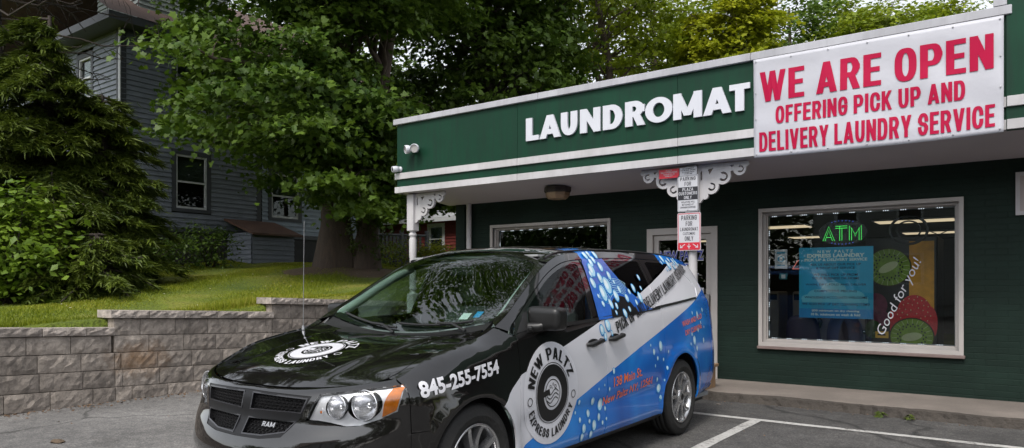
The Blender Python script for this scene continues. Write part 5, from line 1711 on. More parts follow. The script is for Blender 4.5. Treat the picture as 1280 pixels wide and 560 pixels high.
for ch, (v2, fc, bn_) in text_shapes('RAM', -.262, .623, -.165, .65, w=.75, tv=.2, th=.2, gap=.15, ky=.6):
    v3 = []
    for u, v in v2:
        p, n = proj('F', u, v); v3.append(tuple(p + [-.0 + .012, 0, 0]))
    # mirrored because the van faces the viewer: y runs the other way
    bd.add(v3, [tuple(t) for t in fc])
badge_pts = []
bd2 = MB()
for ch, (v2, fc, bn_) in text_shapes('RAM', 0, .625, .095, .649, w=.75, tv=.2, th=.2, gap=.15, ky=.6):
    v3 = [tuple(proj('F', -.16 - u, v)[0] + [.010, 0, 0]) for u, v in v2]
    bd2.add(v3, [tuple(t) for t in fc])
    v4 = [tuple(proj('F', -.16 - u, v)[0] + [.020, 0, 0]) for u, v in v2]
    bd2.add(v3 + v4, [(a, b, b + len(v3), a + len(v3)) for a, b in bn_])
bd2.build('badge', M['metal'], gr_o, local=True)
# lower intake and fog lamps
sunk('lower_intake', 'F', intake, [M['v_trim']], .04)
for f_ in (fog, fogR):
    sunk('fog_lamp', 'F', f_, [M['chrome']], .03)

# headlights
M['lens'] = glass('headlight_lens', (.92, .93, .94), 0.0, 1.45, .9)
M['amber'] = pm('amber_lens_plastic', (.75, .20, .005), .18, .25, 40, coat=.8)
M['reflector'] = pm('reflector', (.8, .8, .82), .2, .15, 30, metal=.8)
M['satin'] = pm('lamp_bezel', (.78, .78, .8), .3, .15, 14, metal=.25)
amb_y = -.775
for sgn in (-1, 1):
    pl = lampL if sgn < 0 else lampR
    BW = [(-.735, .762, .078, .10), (-.605, .752, .060, .085)]
    hh_ = []
    for yy, zz_, r0, dep in BW:
        c, n = proj('F', yy if sgn < 0 else -yy, zz_)
        q = c - n * .026
        hh_.append(circle(q[1], q[2], r0 * .97, n=26))
    P, N, F, V2 = skin('F', pl, holes=hh_, step=.03)
    hd = emit('headlight', [(P + [.03, 0, 0], N, F, np.zeros(len(F), int))], [M['satin']], van, 0)
    P, N, F, V2 = skin('F', pl, step=.04)
    # amber end of the lamp
    C = V2[F].mean(1)
    emit('lens', [(P, N, F, np.zeros(len(F), int))], [M['lens']], hd, .004)
    am = [(y, z) for y, z in pl if abs(y) > abs(amb_y)]
    am2 = [(-.826, .853), (-.865, .858), (-.870, .80), (-.862, .733), (-.84, .717), (-.812, .70), (-.815, .77)]
    am2 = am2 if sgn < 0 else [(-a, b) for a, b in am2[::-1]]
    P, N, F, V2 = skin('F', am2, step=.03)
    emit('turn_signal', [(P - N * .012, N, F, np.zeros(len(F), int))], [M['amber']], hd, .03)
    for (yy, zz_, r0, dep) in BW:
        c, n = proj('F', sgn * -yy * -1 if False else (yy if sgn < 0 else -yy), zz_)
        Mx = Matrix.Translation(Vector(c) + Vector((.012, 0, 0))) @ Vector((-1, 0, 0)).to_track_quat('Z', 'Y').to_matrix().to_4x4()
        # bowl follows the sweep of the lamp
        ax = (Vector((-1, 0, .04)) * .75 + Vector(n) * .25).normalized()
        Mx = Matrix.Translation(Vector(c) - Vector(n) * .026) @ ax.to_track_quat('Z', 'Y').to_matrix().to_4x4()
        bw = MB().lathe([(r0 * 1.06, .0), (r0 * 1.04, .006), (r0, .005), (r0 * .96, -.006), (r0 * .8, -dep * .45), (r0 * .5, -dep * .8), (r0 * .2, -dep)], 28, Mx)
        bw.lathe([(r0 * .2, -dep * .9), (r0 * .2, -dep * .4), (r0 * .12, -dep * .3), (0, -dep * .28)], 16, Mx)
        bw.build('reflector', M['reflector'], hd, local=True)
    c, n = proj('F', sgn * .52, .72)
    Mx = Matrix.Translation(Vector(c) - Vector(n) * .03) @ Vector((-1, 0, 0)).to_track_quat('Z', 'Y').to_matrix().to_4x4()
    MB().lathe([(.024, 0), (.02, -.02), (0, -.04)], 14, Mx).lathe([(.010, -.03), (.010, .0), (0, .006)], 10, Mx, mi=1).build('marker_lamp', [M['reflector'], M['amber']], hd, local=True)

# ---- tail
cyb = []
bcol = None
# rear piece: everything behind x = b_x, seen from the rear
kk = np.where((FULL[:, 30, 0] > 4.6))[0]
rb = []
for z in np.linspace(.30, 1.60, 14):
    p, n = proj('S', b_x + .004, z); rb.append((float(p[1]), float(z)))
rear_ol = rb + [(-.6, 1.632), (0, 1.642), (.6, 1.632)] + [(-a, b) for a, b in rb[::-1]]
rwin = [(-.62, 1.22), (.62, 1.22), (.55, 1.56), (-.55, 1.56)]
tlL = [(-.90, .93), (-.74, .93), (-.72, 1.20), (-.865, 1.20)]
P, N, F, V2 = skin('B', rear_ol, holes=[rwin, tlL, [(-a, b) for a, b in tlL[::-1]]], step=.05)
emit('tailgate', [(P, N, F, np.full(len(F), 2))], paint, van, .012)
P, N, F, V2 = skin('B', rwin, step=.06); emit('rear_window', [(P, N, F, np.zeros(len(F), int))], [M['v_dk']], van, 0)
for pl in (tlL, [(-a, b) for a, b in tlL[::-1]]):
    P, N, F, V2 = skin('B', pl, step=.04); emit('tail_light', [(P, N, F, np.zeros(len(F), int))], [pm('tail_red', (.35, .008, .015), .15, .1, 20, coat=.8)], van, .01)

# ---- under body, wheel wells, cabin
mb = MB().box((.25, -.80, .20), (4.95, .80, .26)).box((1.32, -.86, .20), (3.55, .86, .235))
mb.box((1.05, -.80, .26), (1.33, .80, .98))         # bulkhead
mb.box((.30, -.55, .26), (1.06, .55, .80))            # engine block mass
mb.build('underbody', M['dark'], van, local=True)
for cx, cz, rr in ARCH:
    for sg_ in (-1, 1):
        Mx = Matrix.Translation((cx, sg_ * .64, cz)) @ Matrix.Rotation(R(-90 * sg_), 4, 'X')
        MB().lathe([(0, 0), (rr + .02, 0), (rr + .02, .30)], 24, Mx, a0=0 if sg_ < 0 else math.pi, a1=math.pi if sg_ < 0 else 2 * math.pi).build('wheel_well', M['v_trim'], van, local=True)
cab = MB().box((1.33, -.88, .262), (4.9, .88, .30))
cab.box((1.25, -.82, .85), (1.66, .82, 1.02), b=.05)
cab.add([(1.16, -.80, 1.03), (1.16, .80, 1.03), (1.62, .80, 1.06), (1.62, -.80, 1.06)], [(0, 1, 2, 3)])
cab.box((1.45, -.62, 1.03), (1.68, -.20, 1.12), b=.04)
cab.build('dashboard', pm('dash_plastic', (.2, .21, .22), .6, .15, 6), van, local=True)
Mx = Matrix.Translation((1.78, -.40, 1.02)) @ Matrix.Rotation(R(-65), 4, 'Y')
sw = MB()
sw.tube([Mx @ Vector((.185 * math.cos(a), .185 * math.sin(a), 0)) for a in np.linspace(0, 2 * math.pi, 33)], .014, 8, cap=False)
sw.lathe([(0, .02), (.07, .015), (.08, -.02)], 16, Mx)
for a in (90, 210, 330):
    sw.tube([Mx @ Vector((0, 0, 0)), Mx @ Vector((.18 * math.cos(R(a)), .18 * math.sin(R(a)), 0))], .012, 6)
sw.build('steering_wheel', M['v_trim'], van, local=True)
trim_g = pm('cabin_trim', (.34, .35, .35), .7, .1, 5)
for sg_ in (-1, 1):
    pp = [(x, sg_ * (float(ty(x, .055))), float(ridge_at(x)[1]) - .045) for x in np.linspace(1.42, 2.12, 9)]
    MB().tube(pp, .036, 8).build('pillar_trim', trim_g, van, local=True)
MB().box((2.10, -.62, 1.60), (2.74, .62, 1.615)).build('headliner', trim_g, van, local=True)
seatm = pm('seat_cloth', (.12, .12, .125), .9, .2, 30)
for sy in (-.42, .42):
    st = MB()
    st.box((1.95, sy - .25, .50), (2.48, sy + .25, .64), b=.04)
    Ms = Matrix.Translation((2.45, sy, .60)) @ Matrix.Rotation(R(14), 4, 'Y')
    st.box((-.07, -.25, 0), (.07, .25, .62), b=.05, M=Ms)
    st.box((-.05, -.13, .66), (.05, .13, .86), b=.04, M=Ms)
    st.tube([Ms @ Vector((0, -.05, .6)), Ms @ Vector((0, -.05, .68))], .008, 6).tube([Ms @ Vector((0, .05, .6)), Ms @ Vector((0, .05, .68))], .008, 6)
    st.build('seat', seatm, van, local=True)
MB().box((1.98, -.11, 1.46), (2.0, .11, 1.53), b=.012).build('rear_view_mirror', M['v_trim'], van, local=True)
MB().box((2.75, -.84, .3), (2.79, .84, 1.08)).box((2.752, -.63, 1.08), (2.788, .63, 1.595)).build('cargo_partition', M['dark'], van, local=True)

# ---- wheels
tyre_m = pm('tyre_rubber', (.018, .0175, .017), .75, .3, 6, .3, 60)
rim_m = pm('alloy', (.52, .52, .53), .24, .08, 10, metal=.85)
def wheel(cx, sgn):
    y0 = sgn * .955
    base = Matrix.Translation((cx, y0, .35)) @ Matrix.Rotation(R(90) * (1 if sgn < 0 else -1), 4, 'X')   # local +z points outward
    w = bpy.data.objects.new('wheel', None); col.objects.link(w); w.parent = van
    ty_ = MB().lathe([(.235, -.20), (.262, -.215), (.325, -.21), (.345, -.19), (.350, -.165), (.350, -.145), (.343, -.144), (.343, -.138), (.350, -.137), (.351, -.105), (.344, -.104), (.344, -.098), (.351, -.097), (.350, -.06), (.343, -.059), (.343, -.053), (.349, -.052), (.345, -.025), (.336, -.010), (.318, .002), (.29, .006), (.286, .0085), (.28, .0085), (.276, .006), (.255, .0), (.238, -.010), (.232, -.03)], 64, base)
    for k in range(72):
        a = 2 * math.pi * k / 72
        c, s = math.cos(a), math.sin(a)
        p = lambda r, z, da=0: base @ Vector((r * math.cos(a + da), r * math.sin(a + da), z))
        ty_.add([p(.3515, -.022), p(.3515, -.022, .035), p(.344, -.008, .035), p(.344, -.008)], [(0, 1, 2, 3)])
    ty_.build('tyre', tyre_m, w, local=True)
    rim = MB().lathe([(.234, -.012), (.238, -.004), (.230, .001), (.222, -.004), (.214, -.03), (.205, -.09), (.20, -.17)], 56, base)
    rim.lathe([(.03, .0), (.062, -.004), (.07, -.014), (.072, -.06)], 32, base)
    for k in range(5):
        a0 = 2 * math.pi * k / 5 + .3
        for dlt in (-1, 1):
            pts = []
            for q in range(7):
                t_ = q / 6
                r = .055 + (.224 - .055) * t_
                a = a0 + dlt * (.16 + .13 * t_)
                hw = (.021 - .004 * t_) / r
                z = -.010 - .014 * math.sin(t_ * math.pi) + .004 * t_
                pts.append((r, a, hw, z))
            vs, fs = [], []
            for r, a, hw, z in pts:
                for aa, zz2 in ((a - hw, z - .045), (a - hw * .8, z), (a + hw * .8, z), (a + hw, z - .045)):
                    vs.append(base @ Vector((r * math.cos(aa), r * math.sin(aa), zz2)))
            for q in range(6):
                for e in range(3):
                    fs.append((q * 4 + e, q * 4 + e + 1, q * 4 + e + 5, q * 4 + e + 4))
            rim.add(vs, fs)
        for dd in (0,):
            a = a0 + math.pi / 5
            rim.lathe([(0, -.008), (.008, -.01), (.010, -.02)], 8, base @ Matrix.Translation((.045 * math.cos(a), .045 * math.sin(a), .004)))
    rim.build('rim', rim_m, w, local=True)
    MB().lathe([(0, -.095), (.21, -.095), (.21, -.11)], 40, base).build('brake_disc', pm('brake', (.03, .03, .03), .6), w, local=True)
    MB().lathe([(0, .006), (.02, .005), (.03, 0)], 18, base).build('hub_cap', M['v_gray'], w, local=True)
for cx in (.955, 4.03):
    for sgn in (-1, 1):
        wheel(cx, sgn)

# ---- mirrors, handles, wipers, antenna, stickers
for sgn in (-1, 1):
    bm = bmesh.new()
    bmesh.ops.create_cube(bm, size=1)
    for v in bm.verts:
        ox = v.co.x; v.co = Vector((1.66 + ox * (.15 if v.co.y * sgn > 0 else .13), sgn * (.985 + v.co.y * sgn * .25), 1.168 + v.co.z * (.165 if v.co.y * sgn < 0 else .148)))
    bmesh.ops.bevel(bm, geom=bm.edges[:], offset=.045, segments=4, profile=.6, affect='EDGES')
    me = bpy.data.meshes.new('side_mirror'); bm.to_mesh(me); bm.free()
    me.polygons.foreach_set('use_smooth', [True] * len(me.polygons))
    mo = link_mesh('side_mirror', me, M['v_trim'], van)
    a = MB()
    a.box((1.735, min(sgn * .89, sgn * 1.08), 1.11), (1.742, max(sgn * .89, sgn * 1.08), 1.225))
    a.build('mirror_glass', M['chrome'], mo, local=True)
    a = MB().tube([(1.56, sgn * .90, 1.11), (1.60, sgn * .96, 1.115), (1.64, sgn * 1.02, 1.135)], [.035, .03, .03], 10)
    a.box((1.52, min(sgn * .90, sgn * .95), 1.088), (1.63, max(sgn * .90, sgn * .95), 1.125), b=.012)
    a.build('mirror_arm', M['v_trim'], mo, local=True)
for nm, x, z, par in (('door_handle', 2.33, .968, fd), ('door_handle', 2.67, .988, sd_)):
    for k, sgn in ((0, -1), (1, 1)):
        p, n = proj('S', x, z)
        y = sgn * abs(p[1])
        h = MB()
        L = .105
        pts = [(x - L, y + sgn * .004, z - .012), (x - L * .85, y + sgn * .034, z - .009), (x, y + sgn * .04, z), (x + L * .85, y + sgn * .034, z + .009), (x + L, y + sgn * .004, z + .012)]
        h.tube(pts, [.014, .017, .018, .017, .014], 10)
        o_ = h.build('door_handle', M['v_trim'], par[k], local=True)
        pl = circle(x, z - .004, .085, .03, 20)
        P, N, F, V2 = skin('S', pl, step=.05, off=.002)
        emit('handle_cup', [(P, N, F, np.zeros(len(F), int))], [M['v_trim'] if nm != 'door_handle' or True else None], par[k], 0, mirror=sgn > 0)
wp = []
for y0, y1 in ((-.62, .02), (.02, .62)):
    b = MB()
    pa = []
    for q in np.linspace(0, 1, 8):
        y = y0 + (y1 - y0) * q
        x = float(w0(y)) + .015 + .035 * q
        p, n = proj('T', x, y); pa.append(tuple(p + n * .014))
    b.tube(pa, .009, 6)
    p0, _ = proj('T', 1.26, y0 + .0); pm_, n_ = proj('T', float(w0(y0 + .3 * (y1 - y0))) + .03, y0 + .45 * (y1 - y0))
    b.tube([tuple(p0 + [0, 0, .012]), tuple(p0 + (pm_ - p0) * .5 + [0, 0, .035]), tuple(pm_ + n_ * .02)], .010, 6)
    b.build('wiper', M['v_trim'], van, local=True)
# whip antenna on the far fender
ax_, ay_ = 1.115, .80
zt_ = float(ridge_at(1.115)[1])
an = MB().tube([(ax_, ay_, zt_ - .01), (ax_, ay_, zt_ + .02)], [.012, .008], 8).tube([(ax_, ay_, zt_ + .02), (ax_ + .003, ay_, zt_ + .30), (ax_ + .012, ay_ + .004, zt_ + .79)], [.0032, .0026, .0018], 6)
an.build('antenna', M['metal'], van, local=True)
for (y, w_, cmat, nm) in ((-.49, .075, 'v_white', 'registration_sticker'), (-.59, .055, None, 'inspection_sticker')):
    x = float(w0(y)) + .075
    pl = [(x, y - w_ / 2), (x + .055, y - w_ / 2), (x + .055, y + w_ / 2), (x, y + w_ / 2)]
    P, N, F, V2 = skin('T', pl, step=.03, off=-.005)
    emit(nm, [(P, N, F, np.zeros(len(F), int))], [M['v_white'] if cmat else pm('sticker_blue', (.03, .25, .55), .4)], van, 0)

# ---- wrap graphics
M['g_black'] = pm('graphic_black', (.010, .010, .011), .3, .05, 4)
M['g_white'] = pm('graphic_white', (.66, .66, .70), .3, .04, 4)
M['g_orange'] = pm('graphic_orange', (.8, .17, .05), .35, .06, 4)
M['g_bubble'] = pm('bubble_pale', (.36, .62, .78), .25, .25, 14)
M['g_bubble2'] = pm('bubble_shine', (.68, .80, .86), .25, .1, 14)
M['g_bubble3'] = pm('bubble_deep', (.02, .20, .52), .25, .3, 14)
M['g_swirl'] = pm('swirl_blue', (.03, .13, .50), .2, .3, 5, coat=.6)
def decal(name, axis, shapes, mats, off=.003, parent=None, step=None, dm=.0006):
    """shapes: list of (V2, F, mat index) laid on the body"""
    PV, PN, PF, PM = [], [], [], []; b = 0
    for V2, F, mi in shapes:
        P = np.zeros((len(V2), 3)); N = np.zeros((len(V2), 3))
        for i, (u, v) in enumerate(V2):
            P[i], N[i] = proj(axis, u, v)
        PV.append(P + N * (off + dm * mi)); PN.append(N); PF.append(np.asarray(F) + b); PM.append(np.full(len(F), mi)); b += len(V2)
    return emit(name, [(np.concatenate(PV), np.concatenate(PN), np.concatenate(PF), np.concatenate(PM))], mats, parent or van, 0)
def fill(poly, step=.035):
    ol = dens(poly, step); a = np.array(ol); lo, hi = a.min(0), a.max(0)
    gx, gy = np.meshgrid(np.arange(lo[0] + step / 2, hi[0], step), np.arange(lo[1] + step / 2, hi[1], step))
    gp = np.c_[gx.ravel(), gy.ravel()]
    return cdt([ol], pts=gp[inside(gp, ol)], keep=lambda C: inside(C, ol))
def fine(sh, step=.06):
    """split big flat shapes so that they follow the body"""
    V2, F = np.asarray(sh[0]), np.asarray(sh[1])
    return V2, F
def line_text(txt, p0, p1, h, shear=0.0, **kw):
    """capitals along the slanted line p0-p1 (side view), letter height h"""
    p0 = np.array(p0); p1 = np.array(p1); L = np.linalg.norm(p1 - p0); d = (p1 - p0) / L; n = np.array([-d[1], d[0]])
    out = []
    for ch, (v2, f, b) in text_shapes(txt, 0, 0, L, h, **kw):
        q = p0 + np.outer(v2[:, 0] + shear * v2[:, 1], d) + np.outer(v2[:, 1], n)
        out.append((q, f, 0))
    return out
def small(txt, p0, p1, h, bold=.015, shear=.0):
    p0 = np.array(p0); p1 = np.array(p1); L = np.linalg.norm(p1 - p0); d = (p1 - p0) / L; n = np.array([-d[1], d[0]])
    v2, f, b = font_shape(txt, 0, 0, L, h, bold=bold)
    return (p0 + np.outer(v2[:, 0] + shear * v2[:, 1], d) + np.outer(v2[:, 1], n), f, 0)
decal('phone_number', 'S', [small('845-255-7554', (.512, .783), (1.155, .858), .085, .035, .1)], [M['g_white']], off=.005)
decal('slogan_lettering', 'S', line_text('PICK UP AND DELIVERY LAUNDRY SERVICE', (2.72, 1.012), (4.60, 1.525), .088, w=.46, tv=.15, th=.14, gap=.09, space=.22, rnd=.4, ky=.5), [M['g_black']], off=.009)
decal('address_lettering', 'S', [small('138 Main St.', (2.62, .605), (3.12, .642), .075, shear=.12)], [M['g_orange']])
decal('address_lettering', 'S', [small('New Paltz NY, 12561', (2.46, .475), (3.32, .545), .075, shear=.12)], [M['g_orange']])
decal('rear_lettering', 'S', [small('WASH AND FOLD', (4.02, 1.0), (4.58, 1.06), .05, .02)], [M['g_orange']])
decal('rear_lettering', 'S', [small('DRY CLEANING', (4.08, .915), (4.55, .965), .05, .02)], [M['g_orange']])

# round emblem: white disc, lettering on arcs, washer door with suds
def arc_text(txt, cx, cz, r, a0, a1, h, inner=False, **kw):
    g, L = stroke_text(txt, **kw)
    out = []
    for ch, pls in g:
        V, F, B = union(pls)
        t = V[:, 0] / L
        if not inner:
            a = R(a0) + (R(a1) - R(a0)) * t; rr = r + V[:, 1] * h
        else:
            a = R(a0) + (R(a1) - R(a0)) * t; rr = r + (1 - V[:, 1]) * h
        out.append((np.c_[cx + rr * np.cos(a), cz + rr * np.sin(a)], F))
    return out
def emblem_shapes(cx, cz, Rr, disc, ink, back):
    """returns shapes list; disc/ink/back are material indices (back None: no disc)"""
    s = []
    if disc is not None:
        V, F = cdt([circle(cx, cz, Rr, n=72)], pts=[(cx + Rr * q * math.cos(a), cz + Rr * q * math.sin(a)) for q in (.15, .3, .45, .6, .75, .9) for a in np.linspace(0, 6.28, 26)[:-1]], keep=lambda C: np.hypot(C[:, 0] - cx, C[:, 1] - cz) < Rr)
        s.append((V, F, disc))
    def ring(r0, r1, mi, n=64):
        V, F, B = union([circle(cx, cz, r1 * Rr, n=n)], [circle(cx, cz, r0 * Rr, n=n)])
        s.append((V, F, mi))
    kw = dict(w=.5, tv=.17, th=.16, gap=.10, space=.34, rnd=.4, ky=.5)
    for V, F in arc_text('NEW PALTZ', cx, cz, .66 * Rr, 168, 22, .23 * Rr, **kw):
        s.append((V, F, ink))
    for V, F in arc_text('EXPRESS LAUNDRY', cx, cz, .70 * Rr, 200, 338, .17 * Rr, inner=True, **kw):
        s.append((V, F, ink))
    ring(.585, .60, ink); ring(.33, .56, ink)
    for a in (186, -8):
        px, pz = cx + .80 * Rr * math.cos(R(a)), cz + .80 * Rr * math.sin(R(a))
        V, F, B = union([circle(px, pz, .085 * Rr, n=20)], [circle(px, pz, .068 * Rr, n=20)]); s.append((V, F, ink))
    ring(.255, .275, ink); 
    for dz in (-.14, -.06, .02):
        w_ = [(cx + q * Rr, cz + (dz + .05 * math.sin(q * 16)) * Rr) for q in np.linspace(-.2, .2, 18)]
        w_ = [p for p in w_ if math.hypot(p[0] - cx, p[1] - cz) < .245 * Rr]
        V, F, B = union(fat(w_, .022 * Rr)); s.append((V, F, ink))
    for q, (bx, bz, br) in enumerate(((-.08, .13, .035), (.02, .17, .03), (.1, .12, .04), (-.02, .1, .02))):
        V, F, B = union([circle(cx + bx * Rr, cz + bz * Rr, br * Rr, n=12)], [circle(cx + bx * Rr, cz + bz * Rr, br * Rr * .6, n=12)]); s.append((V, F, ink))
    V, F, B = union(fat([(cx - .42 * Rr, cz - .02 * Rr), (cx - .16 * Rr, cz + .03 * Rr)], .11 * Rr)); s.append((V, F, ink if disc is not None else back))
    return s
em = emblem_shapes(1.735, .672, .338, 0, 1, None)
decal('laundry_emblem', 'S', em, [M['g_white'], M['g_black']], off=.004, dm=.004)
# hood emblem: white print on black, read from the front of the van
hs_ = []
for V, F, mi in emblem_shapes(0, 0, .285, None, 0, 0):
    hs_.append((V, F, mi))
V, F, B = union([circle(0, 0, .50 * .285, n=48)], [circle(0, 0, .285 * .30, n=40)])
hs2 = []
for V, F, mi in hs_:
    hs2.append((np.c_[.585 + V[:, 1], .0 - V[:, 0]], F, 0))
decal('hood_emblem', 'T', hs2, [M['g_white']], off=.007)

# bubbles
bub = []
rb_ = np.random.default_rng(11)
def bubble(x, z, r, k=1.25, tilt=.25):
    """pear of pale blue with a bright crescent and a deep rim"""
    c, s = math.cos(tilt), math.sin(tilt)
    def el(rx, rz_, ox=0, oz=0, n=16):
        q = []
        for a in np.linspace(0, 2 * math.pi, n + 1)[:-1]:
            u, v = ox + rx * math.cos(a), oz + rz_ * math.sin(a) * (1 - .12 * math.cos(a))
            q.append((x + u * c - v * s, z + u * s + v * c))
        return q
    V, F, B = union([el(r, r * k)]); bub.append((V, F, 0))
    V, F, B = union([el(r * .82, r * k * .82, r * .05, r * .05)]); bub.append((V, F, 1))
    if r > .012:
        V, F, B = union([el(r * .42, r * k * .5, -r * .15, r * .2, 12)]); bub.append((V, F, 2))
fixed = [ # x, z, r along the visible side
 (2.48, 1.05, .045), (2.52, 1.0, .03), (2.58, 1.08, .05), (2.47, .97, .018), (2.63, 1.02, .02),
 (2.12, .43, .022), (2.18, .36, .035), (2.26, .40, .02), (2.24, .46, .03), (2.33, .36, .04), (2.40, .41, .028), (2.16, .30, .03), (2.29, .30, .03), (2.46, .36, .02), (2.50, .46, .018), (2.10, .56, .02), (2.30, .54, .035), (2.42, .50, .05), (2.55, .60, .018), (2.62, .73, .024), (2.47, .64, .012), (2.38, .62, .012), (2.56, .52, .012), (2.06, .49, .014), (2.52, .38, .016),
 (3.36, .82, .03), (3.43, .76, .022), (3.50, .86, .045), (3.55, .74, .018), (3.62, .66, .022), (3.46, .50, .045), (3.50, .41, .03), (3.42, .58, .02), (3.56, .56, .014), (3.38, .70, .014), (3.66, .80, .016), (3.30, .88, .014),
 (4.30, .86, .05), (4.36, .78, .03), (4.24, .92, .022), (4.42, .95, .026), (4.44, 1.10, .035), (4.30, 1.12, .02), (4.58, .84, .03), (4.52, 1.02, .02), (4.62, 1.14, .026), (4.2, .83, .016), (4.62, .97, .016),
 (4.12, 1.64, .04), (4.20, 1.585, .05), (4.28, 1.63, .03), (4.05, 1.60, .02), (4.32, 1.565, .026), (4.38, 1.615, .035), (4.46, 1.60, .03), (4.45, 1.65, .022), (4.16, 1.54, .016), (4.10, 1.53, .014),
]
for x, z, r in fixed:
    bubble(x, z, r * .85, 1.15 + .3 * rb_.random(), .3 * rb_.random())
ok = 0
decal('bubble_print', 'S', bub, [M['g_bubble3'], M['g_bubble'], M['g_bubble2']], off=.0030)
# printed film on the sliding-door window: blue swirl, fine curved lines, bubbles, washer rim
film = []
swirl = [(2.46, 1.125), (2.50, 1.35), (2.53, 1.56), (2.56, 1.59), (2.88, 1.60), (2.93, 1.52), (3.02, 1.42), (3.14, 1.32), (3.28, 1.235), (3.42, 1.18), (3.16, 1.165), (2.98, 1.20), (2.84, 1.20), (2.70, 1.13)]
film.append((*fill(swirl), 0))
rimd = [(2.66, 1.135)] + [(2.90 + .22 * math.cos(a), 1.13 + .17 * math.sin(a)) for a in np.linspace(math.pi, 0, 16)] + [(3.12, 1.145)]
film.append((*fill(rimd), 1))
for k in range(9):
    rr = .24 + k * .017
    pts_ = [(2.90 + rr * math.cos(a), 1.13 + rr * .82 * math.sin(a)) for a in np.linspace(2.6, 1.05, 14)]
    for pl in fat(pts_, .004)[:]:
        V, F, B = union([pl]); film.append((V, F, 2))
decal('window_film', 'S', film, [M['g_swirl'], M['g_black'], M['g_bubble']], off=.006, parent=None)
bub = []
for x, z, r in [(2.62, 1.50, .045), (2.70, 1.44, .035), (2.66, 1.56, .03), (2.56, 1.40, .035), (2.58, 1.47, .022), (2.77, 1.38, .06), (2.85, 1.30, .04), (2.66, 1.32, .05), (2.60, 1.24, .022), (2.72, 1.24, .03), (2.80, 1.22, .02), (2.94, 1.35, .025), (3.02, 1.28, .03), (3.10, 1.33, .022), (3.20, 1.36, .028), (3.26, 1.28, .035), (3.16, 1.24, .02), (2.78, 1.53, .035), (2.86, 1.46, .03), (2.90, 1.41, .016), (2.57, 1.30, .016), (3.0, 1.19, .02), (2.76, 1.17, .016), (2.9, 1.16, .03), (2.72, 1.585, .025), (2.64, 1.62, .03), (2.70, 1.635, .022), (2.8, 1.63, .028), (3.34, 1.36, .016), (3.38, 1.45, .02)]:
    bubble(x, z, r * 1.05, 1.15 + .3 * rb_.random(), .3 * rb_.random())
decal('bubble_print', 'S', bub, [M['g_bubble3'], M['g_bubble'], M['g_bubble2']], off=.0085)
# ------------------------------------------------------------------ grey clapboard house on the rise
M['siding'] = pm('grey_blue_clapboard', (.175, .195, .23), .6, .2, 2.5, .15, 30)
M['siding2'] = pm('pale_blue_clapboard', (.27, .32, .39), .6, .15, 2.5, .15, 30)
M['dtrim'] = pm('dark_grey_trim', (.05, .055, .065), .6, .2, 4)
M['shingle'] = pm('brown_shingle', (.10, .062, .05), .85, .35, 5, .6, 25)
M['rust'] = pm('rusty_metal_roof', (.12, .066, .046), .7, .4, 3, .3, 20)
M['stone'] = pm('dark_foundation', (.05, .05, .052), .9, .35, 3, .6, 18)
M['wtrim'] = pm('white_window_trim', (.55, .56, .58), .5, .12, 4)
M['hglass'] = glass('house_glass', (.6, .64, .62), 0.0, 1.5, .45)
M['curtain'] = pm('curtain', (.34, .37, .32), .9, .2, 4)
HX, HY0, HY1, HZ0, HZ1 = -19.9, 9.56, 19.0, 3.05, 8.3
hs_t = thing('clapboard_house', 'two-storey grey clapboard house on the rise behind the trees', 'house', (-25, 14, 2.0))
def clap(mb, p0, p1, z0, z1, holes=(), d=.14, out=(0, 0)):
    """lapped boards along p0-p1 (plan), leaving window holes (s0, s1, z0, z1)"""
    p0 = Vector((*p0, 0)); p1 = Vector((*p1, 0)); L = (p1 - p0).length; t = (p1 - p0) / L
    n = Vector((t.y, -t.x, 0))
    z = z0
    while z < z1 - .01:
        zt = min(z + d, z1)
        segs = [(0, L)]
        for s0, s1, a, b in holes:
            if zt > a + .02 and z < b - .02:
                ns = []
                for q0, q1 in segs:
                    if s1 <= q0 or s0 >= q1:
                        ns.append((q0, q1))
                    else:
                        if s0 > q0: ns.append((q0, s0))
                        if s1 < q1: ns.append((s1, q1))
                segs = ns
        for q0, q1 in segs:
            a = p0 + t * q0; b = p0 + t * q1
            lo_, up = n * .038, n * .004
            mb.add([a + lo_ + Vector((0, 0, z)), b + lo_ + Vector((0, 0, z)), b + up + Vector((0, 0, zt)), a + up + Vector((0, 0, zt)),
                    a + Vector((0, 0, z)), b + Vector((0, 0, z))], [(0, 1, 2, 3), (4, 5, 1, 0)])
        z = zt
def house_window(par, y0, y1, z0, z1, x, frame, axis='x', sgn=1):
    """sash window in a wall facing +x (axis x) or -y (axis y)"""
    def B(mb, a0, a1, z0_, z1_, d0, d1, mi=0):
        if axis == 'x':
            mb.box((x + d0, a0, z0_), (x + d1, a1, z1_), mi)
        else:
            mb.box((a0, x - d1, z0_), (a1, x - d0, z1_), mi)
    f = MB()
    for a0, a1, b0, b1 in ((y0 - .13, y0, z0 - .1, z1 + .14), (y1, y1 + .13, z0 - .1, z1 + .14), (y0, y1, z1, z1 + .14), (y0, y1, z0 - .1, z0)):
        B(f, a0, a1, b0, b1, -.05, .04, 1)
    for a0, a1, b0, b1 in ((y0, y0 + .05, z0, z1), (y1 - .05, y1, z0, z1), (y0 + .05, y1 - .05, z1 - .05, z1), (y0 + .05, y1 - .05, z0, z0 + .06), (y0 + .05, y1 - .05, (z0 + z1) / 2 - .025, (z0 + z1) / 2 + .025)):
        B(f, a0, a1, b0, b1, -.05, .018, 0)
    o = f.build('window', [M['wtrim'], frame], par)
    g = MB(); B(g, y0 + .05, y1 - .05, z0 + .06, z1 - .05, -.045, -.04)
    g.build('pane', M['hglass'], o)
    c = MB(); B(c, y0, y1, (z0 + z1) / 2, z1, -.14, -.13)
    c.build('blind', M['curtain'], o)
